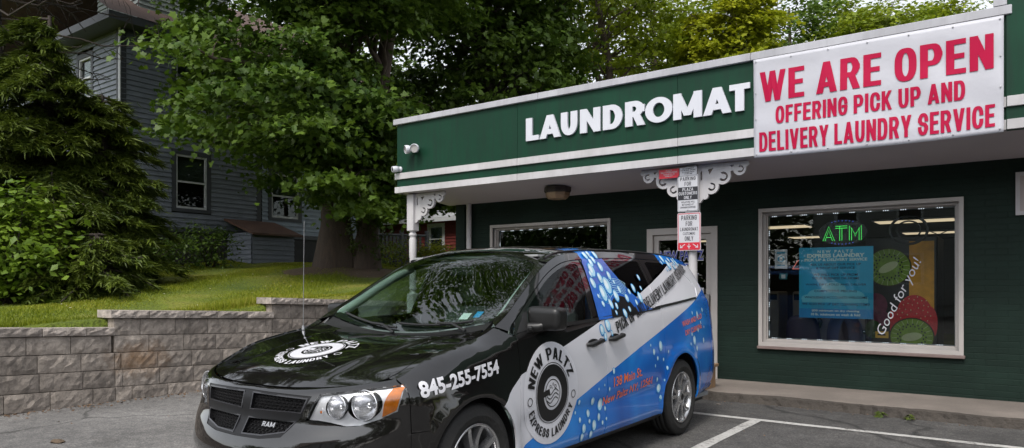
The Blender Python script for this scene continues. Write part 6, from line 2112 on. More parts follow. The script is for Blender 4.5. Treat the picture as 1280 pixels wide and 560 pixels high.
wins = [(11.1, 12.05, 3.6, 5.15), (11.1, 12.05, 6.7, 8.0), (14.3, 15.35, 3.57, 5.0), (14.3, 15.35, 6.7, 8.0), (16.75, 17.4, 3.6, 5.0)]
wl = MB()
clap(wl, (HX, HY0), (HX, 13.75), HZ0, HZ1, [(a - HY0 - .13, b - HY0 + .13, c - .1, d + .14) for a, b, c, d in wins[:2]])
clap(wl, (-31, HY0), (HX, HY0), HZ0, HZ1, [(-22.4 + 31, -21.4 + 31, 6.6, 8.0), (-24.9 + 31, -23.9 + 31, 3.6, 5.15)])
wl.box((-30.9, HY0 + .01, HZ0), (HX - .15, HY1 + 3, HZ1)) if False else None
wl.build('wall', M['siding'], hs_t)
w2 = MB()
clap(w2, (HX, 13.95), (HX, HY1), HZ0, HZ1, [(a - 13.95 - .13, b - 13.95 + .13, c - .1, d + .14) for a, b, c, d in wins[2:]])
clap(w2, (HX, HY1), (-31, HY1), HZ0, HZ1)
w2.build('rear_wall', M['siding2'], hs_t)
core = MB()
core.box((-30.9, HY0 + .2, HZ0), (HX - .2, HY1 - .2, HZ1))
core.build('room_block', M['dark'], hs_t)
st = MB().box((-30.95, HY0 + .03, .6), (HX - .03, HY1 - .03, HZ0))
st.build('foundation', M['stone'], hs_t)
tr = MB()
for y in (HY0 - .02, 13.75, HY1 - .12):
    tr.box((HX - .02, y, HZ0), (HX + .035, y + .16, HZ1))
tr.box((HX - .16, HY0 - .037, HZ0), (HX + .0, HY0 - .021, HZ1))
tr.box((HX - .02, HY0 - .02, HZ0 - .14), (HX + .05, HY1, HZ0 - .002))
tr.box((-31, HY0 - .5, HZ1), (HX + .55, HY1 + .5, HZ1 + .06)).box((HX + .55, HY0 - .5, HZ1 - .02), (HX + .66, HY1 + .5, HZ1 + .18)).box((-31, HY0 - .61, HZ1 - .02), (HX + .66, HY0 - .502, HZ1 + .18))
tr.build('trim', M['dtrim'], hs_t)
MB().box((HX + .0, HY0 - .06, HZ0), (HX + .085, HY0 - .0225, HZ1), b=.01).build('corner_board', M['wtrim'], hs_t)
rf = MB().add([(HX + .68, HY0 - .62, HZ1 + .19), (HX + .68, HY1 + .5, HZ1 + .19), (-25.4, HY1 + .5, 12.2), (-25.4, HY0 - .62, 12.2), (-31, HY1 + .5, HZ1 + .19), (-31, HY0 - .62, HZ1 + .19)], [(0, 1, 2, 3), (3, 2, 4, 5)])
rf.build('roof', M['shingle'], hs_t, fix=False)
dm = MB(); clap(dm, (-20.6, 10.4), (-20.6, 13.2), 8.7, 10.6); clap(dm, (-23, 10.4), (-20.6, 10.4), 8.7, 10.6)
dm.build('dormer', pm('dormer_siding', (.22, .25, .24), .6, .12, 3), hs_t)
for w_ in wins:
    house_window(hs_t, *w_, HX, M['dtrim'])
house_window(hs_t, -22.4 + .13, -21.4 - .13, 6.7, 7.86, HY0, M['dtrim'], 'y')
house_window(hs_t, -24.9 + .13, -23.9 - .13, 3.7, 5.0, HY0, M['dtrim'], 'y')
for y in (18.0, 18.75):
    MB().tube([(HX + .1, y, HZ1), (HX + .1, y, 2.35), (HX + .35, y + .05, 2.1)], .04, 8).build('downspout', M['wtrim'], hs_t)
bk = thing('cellar_entry', 'low clapboard cellar entry with a rusty sloped roof against the grey house', 'cellar entry', (-19.2, 13.3, 2.0))
b = MB(); b.box((HX + .03, 12.75, 1.5), (HX + 1.25, 14.2, 2.95))
clap(b, (HX + 1.26, 12.73), (HX + 1.26, 14.22), 1.6, 2.9); clap(b, (HX + .04, 12.73), (HX + 1.26, 12.73), 1.6, 2.9)
b.build('wall', M['siding'], bk)
MB().add([(HX + .04, 12.6, 3.4), (HX + 1.5, 12.6, 2.92), (HX + 1.5, 14.4, 2.92), (HX + .04, 14.4, 3.4), (HX + .04, 12.6, 3.34), (HX + 1.5, 12.6, 2.86), (HX + 1.5, 14.4, 2.86), (HX + .04, 14.4, 3.34)],
         [(0, 1, 2, 3), (7, 6, 5, 4), (0, 4, 5, 1), (1, 5, 6, 2), (2, 6, 7, 3), (3, 7, 4, 0)]).build('roof', M['rust'], bk)

# fence beside the house, red house beyond
fn = thing('picket_fence', 'dark grey slatted fence between the clapboard house and the red house', 'fence', (-18.4, 19.2, 1.9))
fr = MB(); a = Vector((-19.3, 18.3, 0)); b_ = Vector((-18.35, 20.0, 0)); t_ = (b_ - a).normalized(); L = (b_ - a).length
n_ = int(L / .14)
for k in range(n_):
    p = a + t_ * (k * .14)
    fr.box((p.x - .02, p.y - .045, 2.0), (p.x + .02, p.y + .045, 3.22), rz=math.atan2(t_.y, t_.x) - R(90))
fr.build('slat_panel', M['dtrim'], fn)
fr = MB()
for z in (2.25, 3.22):
    fr.tube([a + Vector((0, 0, z)), b_ + Vector((0, 0, z))], .045, 6)
fr.build('rail', M['dtrim'], fn)
for q in (0, .5, 1):
    p = a + (b_ - a) * q
    MB().box((p.x - .06, p.y - .06, 1.6), (p.x + .06, p.y + .06, 3.4)).build('post', M['dtrim'], fn)
rh = thing('red_house', 'dark red house with a pale roof edge and white window far behind the porch post', 'house', (-22.5, 29, 1.8))
RX, RY = -19.5, 25.5
mb = MB(); clap(mb, (-30, RY), (RX, RY), 1.6, 4.45, [(-23.35 + 30, -22.25 + 30, 2.85, 4.3)], d=.15); clap(mb, (RX, RY), (RX, 33), 1.6, 4.45, d=.15); mb.box((-29.9, RY + .2, 1.2), (RX - .2, 33, 4.45))
mb.build('wall', pm('red_siding', (.16, .022, .018), .7, .2, 3), rh)
house_window(rh, -23.22, -22.38, 2.95, 4.15, RY, M['wtrim'], 'y')
mb = MB().add([(-30.5, RY - .5, 4.46), (RX + .5, RY - .5, 4.46), (RX + .5, 29.2, 6.6), (-30.5, 29.2, 6.6), (RX + .5, 33.5, 4.46), (-30.5, 33.5, 4.46)], [(0, 1, 2, 3), (3, 2, 4, 5)])
mb.build('roof', pm('pale_roof', (.36, .37, .39), .7, .2, 4), rh, fix=False)
MB().box((-30.5, RY - .56, 4.32), (RX + .5, RY - .505, 4.52)).build('eave_board', M['wtrim'], rh)
MB().add([(RX + .01, RY, 4.46), (RX + .01, 33, 4.46), (RX + .01, 29.2, 6.5)], [(0, 1, 2)]).build('gable', pm('red_gable', (.16, .022, .018), .7, .2, 3), rh, fix=False)

# ------------------------------------------------------------------ foliage
LEAF_MAPLE = np.array([(0, 0), (.10, .22), (.02, .50), (.33, .40), (.52, .58), (.60, .26), (1.0, .0), (.60, -.26), (.52, -.58), (.33, -.40), (.02, -.50), (.10, -.22)])
LEAF_DIA = np.array([(0, 0), (.4, .32), (1, 0), (.4, -.32)])
LEAF_SPRAY = np.array([(0, 0), (.25, .09), (1, 0), (.25, -.09)])
def unit(v):
    return v / (np.linalg.norm(v, axis=-1, keepdims=True) + 1e-9)
def leaf_arrays(pos, nrm, size, shape, r, along=None, fold=.18, droop=.12):
    n = len(pos)
    t = r.normal(size=(n, 3)) if along is None else along + r.normal(0, .35, (n, 3))
    t = unit(t - nrm * (t * nrm).sum(1, keepdims=True))
    b = np.cross(nrm, t)
    s = size * r.uniform(.45, 1.35, (n, 1))
    k = len(shape)
    a, c = shape[:, 0], shape[:, 1]
    V = pos[:, None, :] + s[:, None] * (t[:, None] * (a - .3)[None, :, None] + b[:, None] * c[None, :, None] - nrm[:, None] * (fold * np.abs(c) + droop * a * a)[None, :, None])
    F = np.arange(n * k).reshape(n, k)
    return V.reshape(-1, 3), F
def pads_to_leaves(pads, per, spread, size, shape, r, up=.9, outc=None, flat=.3):
    pads = np.asarray(pads); n = len(pads)
    pos = np.repeat(pads[:, :3], per, 0)
    sc = np.repeat(pads[:, 3:4], per, 0) if pads.shape[1] > 3 else 1.0
    off = r.normal(size=(len(pos), 3)) * .5
    rad = np.linalg.norm(off[:, :2], axis=1)
    off = off * np.array([spread, spread, spread * flat]) * sc
    off[:, 2] -= (rad ** 2) * spread * .22 * (sc[:, 0] if np.ndim(sc) else 1)
    pos = pos + off
    nrm = r.normal(0, .42, (len(pos), 3)) + [0, 0, up]
    if outc is not None:
        nrm = nrm + .45 * unit(pos - outc)
    return leaf_arrays(pos, unit(nrm), size, shape, r)
def limb(mb, p0, p1, r0, r1, r, sag=.15, n=7, wob=.06):
    p0, p1 = np.array(p0, float), np.array(p1, float)
    L = np.linalg.norm(p1 - p0)
    pts = []
    for q in range(n):
        t = q / (n - 1)
        p = p0 + (p1 - p0) * t + np.array([0, 0, sag * L * math.sin(t * math.pi)]) + (r.normal(0, wob * L * .25, 3) if 0 < q < n - 1 else 0)
        pts.append(tuple(p))
    mb.tube(pts, [r0 + (r1 - r0) * (q / (n - 1)) for q in range(n)], 8, cap=False)
    return pts
RCAM = np.array([math.cos(R(35.8)), math.sin(R(35.8))]); NCAM = np.array([-math.sin(R(35.8)), math.cos(R(35.8))])
def pix(P):
    P = np.asarray(P)
    x = P[:, :2] @ RCAM; d = P[:, :2] @ NCAM
    return 640 + 900 * x / d, 356 - 900 * (P[:, 2] - 1.39) / d
def at(u, d, z=0.0):
    """ground position seen in direction u (photo pixels) at depth d"""
    x = (u - 640) / 900 * d
    p = RCAM * x + NCAM * d
    return (float(p[0]), float(p[1]), z)

def crown_pads(c, rad, n, r, lo=.45, keepfn=None, size=(.7, 1.3)):
    out = []
    c = np.array(c); rad = np.array(rad)
    while len(out) < n:
        q = r.normal(size=(n * 2, 3)); q = unit(q) * r.uniform(lo, 1, (n * 2, 1)) ** .6
        P = c + q * rad
        if keepfn is not None:
            P = P[keepfn(P)]
        out += [(*p, r.uniform(*size)) for p in P]
    return out[:n]
def make_tree(name, label, base, stems, pads, per, spread, size, shape, mats, seed, group=None, up=.9, flat=.3, nlimb=26, bark='bark', tr=.3, cat='tree', extra=None):
    r = np.random.default_rng(seed)
    t = thing(name, label, cat, base, group)
    trunk = MB()
    tips = []
    for st_, r0, r1 in stems:
        pts = [np.array(p, float) for p in st_]
        hh = np.r_[0, np.cumsum([np.linalg.norm(pts[i + 1] - pts[i]) for i in range(len(pts) - 1)])]
        qq = np.linspace(0, hh[-1], 14)
        P = hermite(hh, np.array(pts), qq)
        rr = [r0 * (1 + .5 * math.exp(-q * 2.2)) * (1 - q / hh[-1]) + r1 * q / hh[-1] for q in qq]
        # fluted trunk
        n = 18; vs = []; fs = []
        for i, p in enumerate(P):
            for k in range(n):
                a = 2 * math.pi * k / n
                rad_ = rr[i] * (1 + .07 * math.sin(3 * a + i * .4) + .05 * math.sin(7 * a + i) + (.16 * math.sin(5 * a + 1) if i == 0 else 0))
                vs.append((p[0] + rad_ * math.cos(a), p[1] + rad_ * math.sin(a), p[2]))
        for i in range(len(P) - 1):
            for k in range(n):
                fs.append((i * n + k, i * n + (k + 1) % n, (i + 1) * n + (k + 1) % n, (i + 1) * n + k))
        trunk.add(vs, fs, 0, True)
        tips.append((P, rr))
    trunk.build('trunk', M[bark], t)
    pads = np.array(pads)
    lb = MB()
    sel = r.choice(len(pads), min(nlimb, len(pads)), replace=False)
    for k in sel:
        p = pads[k, :3]
        P, rr = tips[r.integers(len(tips))]
        ok = P[:, 2] < p[2] - .3 * np.linalg.norm(P[:, :2] - p[:2], axis=1) * 0 - .2
        j = max(3, int(np.sum(ok)) - 1 - r.integers(0, 2)) if ok.any() else 4
        j = min(j, len(P) - 2)
        mid_ = limb(lb, P[j], p, max(.02, rr[j] * .38), .012, r, sag=.06)
        for q in range(2):
            a = np.array(mid_[4 + q % 2]); limb(lb, a, a + r.normal(0, .6, 3) * spread + (p - P[j]) * .12, .014, .005, r, n=5)
    if extra:
        for p0, p1, a, b in extra:
            limb(lb, p0, p1, a, b, r)
    lb.build('branch', M[bark], t)
    V, F = pads_to_leaves(pads, per, spread, size, shape, r, up, pads[:, :3].mean(0), flat)
    np_mesh('crown', V, F, mats, t)
    return t

M['maple'] = leafmat('maple_leaves', (.030, .076, .007), (.105, .172, .018), .45, .35)
M['maple_dark'] = leafmat('dark_leaves', (.026, .062, .006), (.10, .165, .018), .4, .28)
M['maple_mid'] = leafmat('mid_green_leaves', (.08, .135, .006), (.27, .33, .018), .35, .38)
M['maple_yel'] = leafmat('yellow_green_leaves', (.17, .22, .008), (.40, .42, .02), .5, .45)
M['conif'] = leafmat('spruce_sprays', (.020, .042, .006), (.12, .16, .018), .9, .2)
M['shrub'] = leafmat('shrub_leaves', (.06, .12, .008), (.17, .26, .02), .8, .3)
M['ivy'] = leafmat('ivy_leaves', (.03, .06, .01), (.09, .12, .02), .8, .3)

# the big maple in front of the house
r = np.random.default_rng(21)
zb = float(lawn_z(-13.2, 11.5))
def keep1(P):
    u, v = pix(P)
    k = ~((u < 225) & (v > -80)) & ~((u < 335) & (v > 185)) & ~((u < 402) & (v > 228)) & ~((u < 455) & (v > 262)) & ~((u > 486) & (v > 270)) & ~((u > 505) & (v > 20))
    k &= ~((u > 402) & (u < 426) & (v > 70) & (v < 112) & (P @ np.array([*NCAM, 0]) < 18))
    k &= ~((u > 455) & (u < 512) & (v > 30) & (v < 120) & (r.random(len(u)) < .8))
    return k & (v < 290)
c1 = np.array(at(375, 16.6, 6.4))
low = crown_pads(c1, (4.6, 4.6, 5.2), 235, r, .35, keep1, (.7, 1.25))
low += crown_pads(at(432, 15.5, 6.0), (1.7, 1.7, 3.4), 70, r, .2, keep1, (.6, 1.1))
low += crown_pads(at(482, 16.5, 5.3), (1.0, 1.0, 2.4), 34, r, .2, keep1, (.5, .9))
low += crown_pads(at(478, 15.5, 3.4), (.9, .9, .8), 14, r, .2, keep1, (.6, .9))
hi_ = crown_pads((-13.3, 11.5, 13.5), (6, 6, 6), 130, r, .5, lambda P: P[:, 2] > 9.2, (1.2, 2.0))
make_tree('maple_tree', 'large maple with a thick two-stemmed trunk and low boughs before the grey house', (-13.2, 11.5, zb),
          [([(-13.35, 11.4, zb - .2), (-13.4, 11.4, 4), (-13.6, 11.5, 8), (-13.5, 11.6, 17)], .36, .10), ([(-12.75, 11.75, zb - .2), (-12.7, 11.9, 4), (-12.2, 12.2, 8.5), (-11.5, 12.5, 14)], .26, .07)],
          low + hi_, 210, .80, .128, LEAF_MAPLE, M['maple'], 31, nlimb=70, flat=.22, extra=[(at(318, 17, 5.6), at(262, 16.6, 4.75), .03, .006), (at(300, 16.9, 5.2), at(270, 16.5, 4.9), .014, .004), (at(296, 16.9, 5.1), at(283, 16.4, 4.45), .012, .003), (at(285, 16.8, 4.95), at(262, 16.3, 4.5), .01, .003), (at(330, 17, 5.2), at(352, 16.4, 4.2), .05, .02)])
# ivy and suckers round its foot
iv = np.array([(-12.55 + rr * math.cos(a), 11.65 + rr * math.sin(a), zb + h_, .35) for a, rr, h_ in zip(r.uniform(0, 6.28, 34), r.uniform(.25, .5, 34), r.uniform(.05, 1.5, 34))])
V, F = pads_to_leaves(iv, 22, .4, .085, LEAF_DIA, r, .5, np.array([-12.75, 11.7, 2.5]), .9)
tag(np_mesh('ivy', V, F, M['ivy']), 'ivy and small suckers round the foot of the maple trunk', 'ivy')

# dark tree behind the canopy corner
r = np.random.default_rng(22)
def keep2(P):
    u, v = pix(P)
    return ~((u < 508) & (v < 250)) & ~((u > 722) & (v > -40)) & ~((u > 538) & (u < 566) & (v > 20) & (v < 112) & (r.random(len(u)) < .85)) & ~((v > 215) & (v < 262) & (u > 520)) & ~(v > 268)
p = at(610, 22, 0)
pads = crown_pads(at(618, 22, 8.2), (3.4, 3.4, 4.6), 230, r, .3, keep2, (.7, 1.2)) + crown_pads(at(545, 19, 3.9), (1.2, 1.2, .6), 12, r, .2, None, (.5, .9)) + crown_pads((p[0], p[1], 14), (5, 5, 5.5), 100, r, .5, lambda P: P[:, 2] > 10.5, (1.2, 2))
make_tree('shade_tree', 'dark dense maple rising behind the left corner of the laundromat canopy', (p[0], p[1], 1.2), [([(p[0], p[1], .8), (p[0] + .1, p[1], 5), (p[0] - .3, p[1] + .2, 10), (p[0], p[1], 17)], .34, .08)], pads, 150, .85, .16, LEAF_MAPLE, M['maple_dark'], 32, nlimb=50, bark='darkbark',
          extra=[(at(640, 22, 7.5), at(570, 21, 9.2), .13, .06), (at(600, 22, 8.0), at(598, 22, 11), .12, .06)])
# thin forked tree with sparse crown
r = np.random.default_rng(23)
p = at(752, 25, 0); f0 = at(757, 25, 9.6)
def keep3(P):
    u, v = pix(P)
    return ~((u > 738) & (u < 768) & (v > 15)) & (u < 872) & (u > 712)
pads = crown_pads(at(790, 25.5, 9.8), (2.4, 2.4, 2.6), 64, r, .2, keep3, (.6, 1.1)) + crown_pads(at(770, 25, 13.5), (4, 4, 3), 70, r, .4, None, (1, 1.8))
make_tree('forked_tree', 'slender forked tree with a sparse light green crown above the middle of the roof', (p[0], p[1], .2), [([(p[0], p[1], 0), (*at(755, 25, 0)[:2], 5), (*at(762, 25, 0)[:2], 9), (*at(748, 25, 0)[:2], 11), (*at(738, 25, 0)[:2], 15)], .2, .06), ([(*at(757, 25.2, 0)[:2], 5.5), (*at(750, 25.2, 0)[:2], 8.4), (*at(736, 25.2, 0)[:2], 9.7)], .13, .09)],
          pads, 70, .8, .19, LEAF_DIA, M['maple_mid'], 33, nlimb=30)
# yellow-green maple
r = np.random.default_rng(24)
p = at(915, 24, 0)
pads = crown_pads(at(918, 24, 9.4), (1.7, 1.7, 2.2), 110, r, .4, lambda P: (pix(P)[0] < 972), (.6, 1.0))
make_tree('young_maple', 'bright yellow-green maple crown behind the roof left of the banner', (p[0], p[1], .2), [([(p[0], p[1], 0), (p[0], p[1], 6), (p[0] + .1, p[1], 10.5)], .16, .04)], pads, 130, .62, .15, LEAF_MAPLE, M['maple_yel'], 34, nlimb=30)
# row of taller trees farther back: each its own crown
rows = [(690, 31, 11, 4.0, 'maple_mid', 'mid green tree behind the forked tree on its left', 8), (815, 32, 11.5, 3.6, 'maple_mid', 'mid green leafy tree behind the roof between the forked tree and the yellow-green maple', 9), (868, 36, 12.5, 3.4, 'maple_mid', 'mid green tree rising just behind the yellow-green maple', 10),
        (985, 33, 12, 3.0, 'maple', 'dark green tree behind the roof just right of the yellow-green maple', 11), (1052, 35, 12.6, 2.4, 'maple_mid', 'mid green tree behind the banner, second from the right end of the row', 12), (1108, 30, 11.2, 2.1, 'maple_mid', 'low green tree top peeking over the banner near the sky gap', 13), (1165, 36, 13.0, 2.5, 'maple_mid', 'rightmost tree top over the banner beside open sky', 14)]
for u, d, zc_, rad, mk, lab, sdd in rows:
    r = np.random.default_rng(sdd)
    p = at(u, d, 0)
    pads = crown_pads((p[0], p[1], zc_), (rad, rad, rad * 1.15), 100, r, .3, None, (.7, 1.3))
    make_tree('backdrop_tree', lab, (p[0], p[1], .1), [([(p[0], p[1], -.1), (p[0] + .2, p[1], 6), (p[0], p[1] + .2, zc_ + rad * .7)], .24, .05)], pads, 85, .95, .22, LEAF_DIA, M[mk], sdd + 50, nlimb=30, group='trees behind the laundromat')
# tall trees behind the houses close off the skyline on the left
for k, (u, d, zc_, rad, lab) in enumerate([(300, 40, 13, 5, 'tall dark tree hidden behind the grey house roof'), (450, 36, 9, 5, 'dark tree between the grey house and the red house'), (545, 44, 9.5, 5, 'dark tree standing behind the red house')]):
    r = np.random.default_rng(70 + k)
    p = at(u, d, 1)
    pads = crown_pads((p[0], p[1], zc_), (rad, rad, rad * 1.2), 130, r, .3, None, (.9, 1.5))
    make_tree('backdrop_tree', lab, (p[0], p[1], 1), [([(p[0], p[1], .5), (p[0] + .2, p[1], 6), (p[0], p[1] + .2, zc_ + rad * .7)], .3, .05)], pads, 70, 1.3, .34, LEAF_DIA, M['maple_dark'], 170 + k, nlimb=30, bark='darkbark', group='tall trees behind the houses')

# drooping conifers at the left
def conifer(name, label, base, h, rad, z_first, nb, mats, seed, lean=(0, 0), dead=0, keepfn=None, spray=.21):
    r = np.random.default_rng(seed)
    t = thing(name, label, 'tree', base)
    bx, by, bz = base
    tb = MB().tube([(bx, by, bz - .3), (bx + lean[0] * .4, by + lean[1] * .4, bz + h * .4), (bx + lean[0], by + lean[1], bz + h)], [.24, .17, .03], 12)
    tb.build('trunk', M['darkbark'], t)
    br = MB(); P_, N_, A_ = [], [], []
    for k in range(nb):
        q = (k + r.random()) / nb
        z = bz + z_first + (h - z_first) * q
        L = rad * (1 - q) ** .55 * r.uniform(.5, 1.15) + .25; dr = r.uniform(.4, .8)
        a = k * 2.399 + r.normal(0, .3)
        d = np.array([math.cos(a), math.sin(a), 0])
        c = np.array([bx + lean[0] * q, by + lean[1] * q, z])
        n = 9
        pts = [c + d * L * s + np.array([0, 0, L * (.14 * s - dr * s * s + .2 * s ** 4)]) for s in np.linspace(0, 1, n)]
        if keepfn is not None and not keepfn(np.array([pts[-1]]))[0]:
            continue
        br.tube([tuple(p) for p in pts], [.03 * (1 - .8 * s) for s in np.linspace(0, 1, n)], 5, cap=False)
        side = np.array([-d[1], d[0], 0])
        m = int(34 * L) + 8
        for s in r.uniform(.22, 1, m):
            i = min(n - 2, int(s * (n - 1))); f = s * (n - 1) - i
            p = pts[i] * (1 - f) + pts[i + 1] * f
            w = (1 - s) * .42 + .16
            sd_ = r.choice([-1, 1])
            out = side * sd_ * r.uniform(.2, 1) * w * L * .55 + d * .12
            tip = p + out + np.array([0, 0, -.22 * np.linalg.norm(out) - .05])
            for e in np.linspace(0, 1, 11):
                pp = p + (tip - p) * e + r.normal(0, .025, 3)
                P_.append(pp); A_.append(out / (np.linalg.norm(out) + 1e-6) + d * .5 + np.array([0, 0, -.45])); N_.append(np.array([0, 0, 1]) + r.normal(0, .35, 3))
    if dead:
        for k in range(dead):
            a = r.uniform(0, 6.28); z = bz + r.uniform(h * .3, h * .62); L = rad * r.uniform(.6, 1.2)
            p0 = (bx, by, z); p1 = (bx + math.cos(a) * L, by + math.sin(a) * L, z - L * r.uniform(-.1, .35))
            mid_ = limb(br, p0, p1, .03, .008, r, sag=-.06, n=7, wob=.12)
            for q in range(5):
                o_ = np.array(mid_[r.integers(2, 7)]); limb(br, o_, o_ + r.normal(0, .35, 3) + [0, 0, -.1], .009, .003, r, n=4)
    br.build('branch', M['darkbark'], t)
    if P_:
        V, F = leaf_arrays(np.array(P_), unit(np.array(N_)), spray, LEAF_SPRAY, r, unit(np.array(A_)), .1, .25)
        np_mesh('foliage', V, F, mats, t)
    return t
p = at(62, 13.6); conifer('spruce_tree', 'drooping dark spruce at the left of the lawn before the grey house corner', (p[0], p[1], float(lawn_z(p[0], p[1]))), 5.1, 2.5, .25, 170, M['conif'], 41, keepfn=lambda P: (pix(P)[0] < np.interp(pix(P)[1], [40, 100, 160, 250, 340], [80, 112, 160, 198, 195])))
p = at(-10, 15.5); conifer('spruce_tree', 'taller spruce with bare twiggy limbs at the left edge', (p[0], p[1], float(lawn_z(p[0], p[1]))), 15, 3.0, 9.0, 110, M['conif'], 42, dead=90, keepfn=lambda P: (pix(P)[0] < 66) | (pix(P)[1] < -30))
p = at(128, 13.9); conifer('spruce_tree', 'short bushy spruce just right of the drooping spruce', (p[0], p[1], float(lawn_z(p[0], p[1]))), 3.7, 1.4, .1, 110, M['conif'], 43)
p = at(120, 11.8); conifer('juniper_shrub', 'low spreading juniper at the foot of the spruces on the lawn edge', (p[0], p[1], float(lawn_z(p[0], p[1]))), 1.0, 1.35, .08, 46, M['conif'], 44, spray=.15)
p = at(75, 11.9); conifer('juniper_shrub', 'low spreading juniper farther left under the spruces', (p[0], p[1], float(lawn_z(p[0], p[1]))), .95, 1.2, .08, 40, M['conif'], 45, spray=.15)

def shrub(label, base, rad, n, per, size, mat_, seed, shape=LEAF_DIA, name='shrub', grp=None, spread=.35):
    r = np.random.default_rng(seed)
    t = thing(name, label, 'shrub', base, grp)
    c = np.array(base) + [0, 0, rad[2] * .8]
    pads = np.array(crown_pads(c, rad, n, r, .4, lambda P: P[:, 2] > base[2] + .05, (.7, 1.2)))
    st_ = MB()
    for k in r.choice(n, min(n, 14), replace=False):
        limb(st_, (base[0] + r.normal(0, .06), base[1] + r.normal(0, .06), base[2] - .05), pads[k, :3], .018, .006, r, sag=.05, n=5)
    st_.build('stem', M['darkbark'], t)
    V, F = pads_to_leaves(pads, per, spread, size, shape, r, .8, c, .6)
    np_mesh('foliage', V, F, mat_, t)
    return t
p = at(12, 11.0); shrub('leafy bright green sapling at the left edge of the lawn', (p[0], p[1], float(lawn_z(p[0], p[1]))), (.75, .75, 1.05), 70, 60, .125, M['shrub'], 51, LEAF_DIA, 'sapling', None, .42)
p = at(215, 18.6); shrub('dark low shrub against the foundation below the house window', (p[0], p[1], float(lawn_z(p[0], p[1]))), (.8, .8, .5), 40, 40, .09, M['maple_dark'], 52)
p = at(262, 19.2); shrub('dark shrub between the house window and the cellar entry', (p[0], p[1], float(lawn_z(p[0], p[1]))), (.7, .7, .65), 36, 40, .09, M['maple_dark'], 53)
p = at(180, 17.4); shrub('dark shrub at the grey house corner behind the spruces', (p[0], p[1], float(lawn_z(p[0], p[1]))), (.9, .9, .5), 40, 40, .09, M['maple_dark'], 54)
p = at(550, 22.5, 2.2); shrub('yellow-green bush in front of the red house window', (p[0], p[1], 1.6), (.95, .95, .6), 60, 120, .09, M['maple_yel'], 55)
p = at(492, 21.5); shrub('dark green bush at the end of the fence by the maple', (p[0], p[1], 1.75), (.9, .9, .55), 40, 40, .09, M['maple_mid'], 56)
p = at(452, 18.5); shrub('small green bush beside the house downspout behind the maple', (p[0], p[1], 1.9), (.5, .5, .45), 26, 36, .08, M['maple_mid'], 57)

# ------------------------------------------------------------------ grass, litter, weeds
r = np.random.default_rng(61)
NB = 330000
gx = -9.1 - 11.5 * r.random(NB) ** 1.25; gy = r.uniform(-.5, 17, NB)
u_, v_ = pix(np.c_[gx, gy, lawn_z(gx, gy)])
k = (u_ > -40) & (u_ < 560)
gx, gy = gx[k], gy[k]
gz = lawn_z(gx, gy)
ne = 9000
gx = np.r_[gx, r.uniform(-9.42, -9.22, ne)]; gy = np.r_[gy, r.uniform(0, 9, ne)]; gz = np.r_[gz, lawn_z(gx[-ne:], gy[-ne:])]
n = len(gx)
hgt = np.r_[r.uniform(.015, .045, n - ne), r.uniform(.03, .13, ne)] * (1 + .5 * np.sin(gx * 2.3 + gy * 1.7)); a = r.uniform(0, 6.28, n); wd = r.uniform(.004, .008, n) * (1 + (np.hypot(gx, gy) - 9) * .06)
base = np.c_[gx, gy, gz - .01]
wv = np.c_[np.cos(a), np.sin(a), np.zeros(n)] * wd[:, None]
tip = base + np.c_[r.normal(0, .025, n), r.normal(0, .025, n), hgt]
V = np.stack([base - wv, base + wv, tip], 1).reshape(-1, 3)
F = np.arange(3 * n).reshape(n, 3)
M['grass'] = leafmat('grass_blades', (.09, .14, .006), (.26, .295, .014), .55, .35, .6, (.36, .34, .05))
kind(np_mesh('grass', V, F, M['grass']), 'stuff')
# bare ground round the maple foot
th = np.linspace(0, 2 * np.pi, 25)[:-1]
V = [(-13.05, 11.45, float(lawn_z(-13.05, 11.45)) + .03)]
for q in (.5, 1.0):
    for k_, a_ in enumerate(th):
        rr_ = q * (1.25 + .3 * math.sin(3 * a_ + 1) + .15 * math.sin(7 * a_))
        X_, Y_ = -13.05 + rr_ * math.cos(a_) * 1.3, 11.45 + rr_ * math.sin(a_)
        V.append((X_, Y_, float(lawn_z(X_, Y_)) + (.03 if q < .9 else -.004)))
F = [(0, 1 + k_, 1 + (k_ + 1) % 24) for k_ in range(24)]; F4 = [(1 + k_, 25 + k_, 25 + (k_ + 1) % 24, 1 + (k_ + 1) % 24) for k_ in range(24)]
kind(np_mesh('bare_soil', np.array(V), [np.array(F), np.array(F4)], M['soil'], smooth=True))
# clover heads and fallen leaves on the lawn
Q = 420
X_ = -9.2 - 9 * r.random(Q) ** 1.3; Y_ = r.uniform(0, 13, Q)
P = np.c_[X_, Y_, lawn_z(X_, Y_) + .035]
V, F = leaf_arrays(P, unit(np.c_[r.normal(0, .4, Q), r.normal(0, .4, Q), np.ones(Q)]), .028, LEAF_DIA, r)
kind(np_mesh('clover', V, F, leafmat('clover_heads', (.20, .15, .07), (.62, .62, .5), 4, .2, .8)), 'stuff')
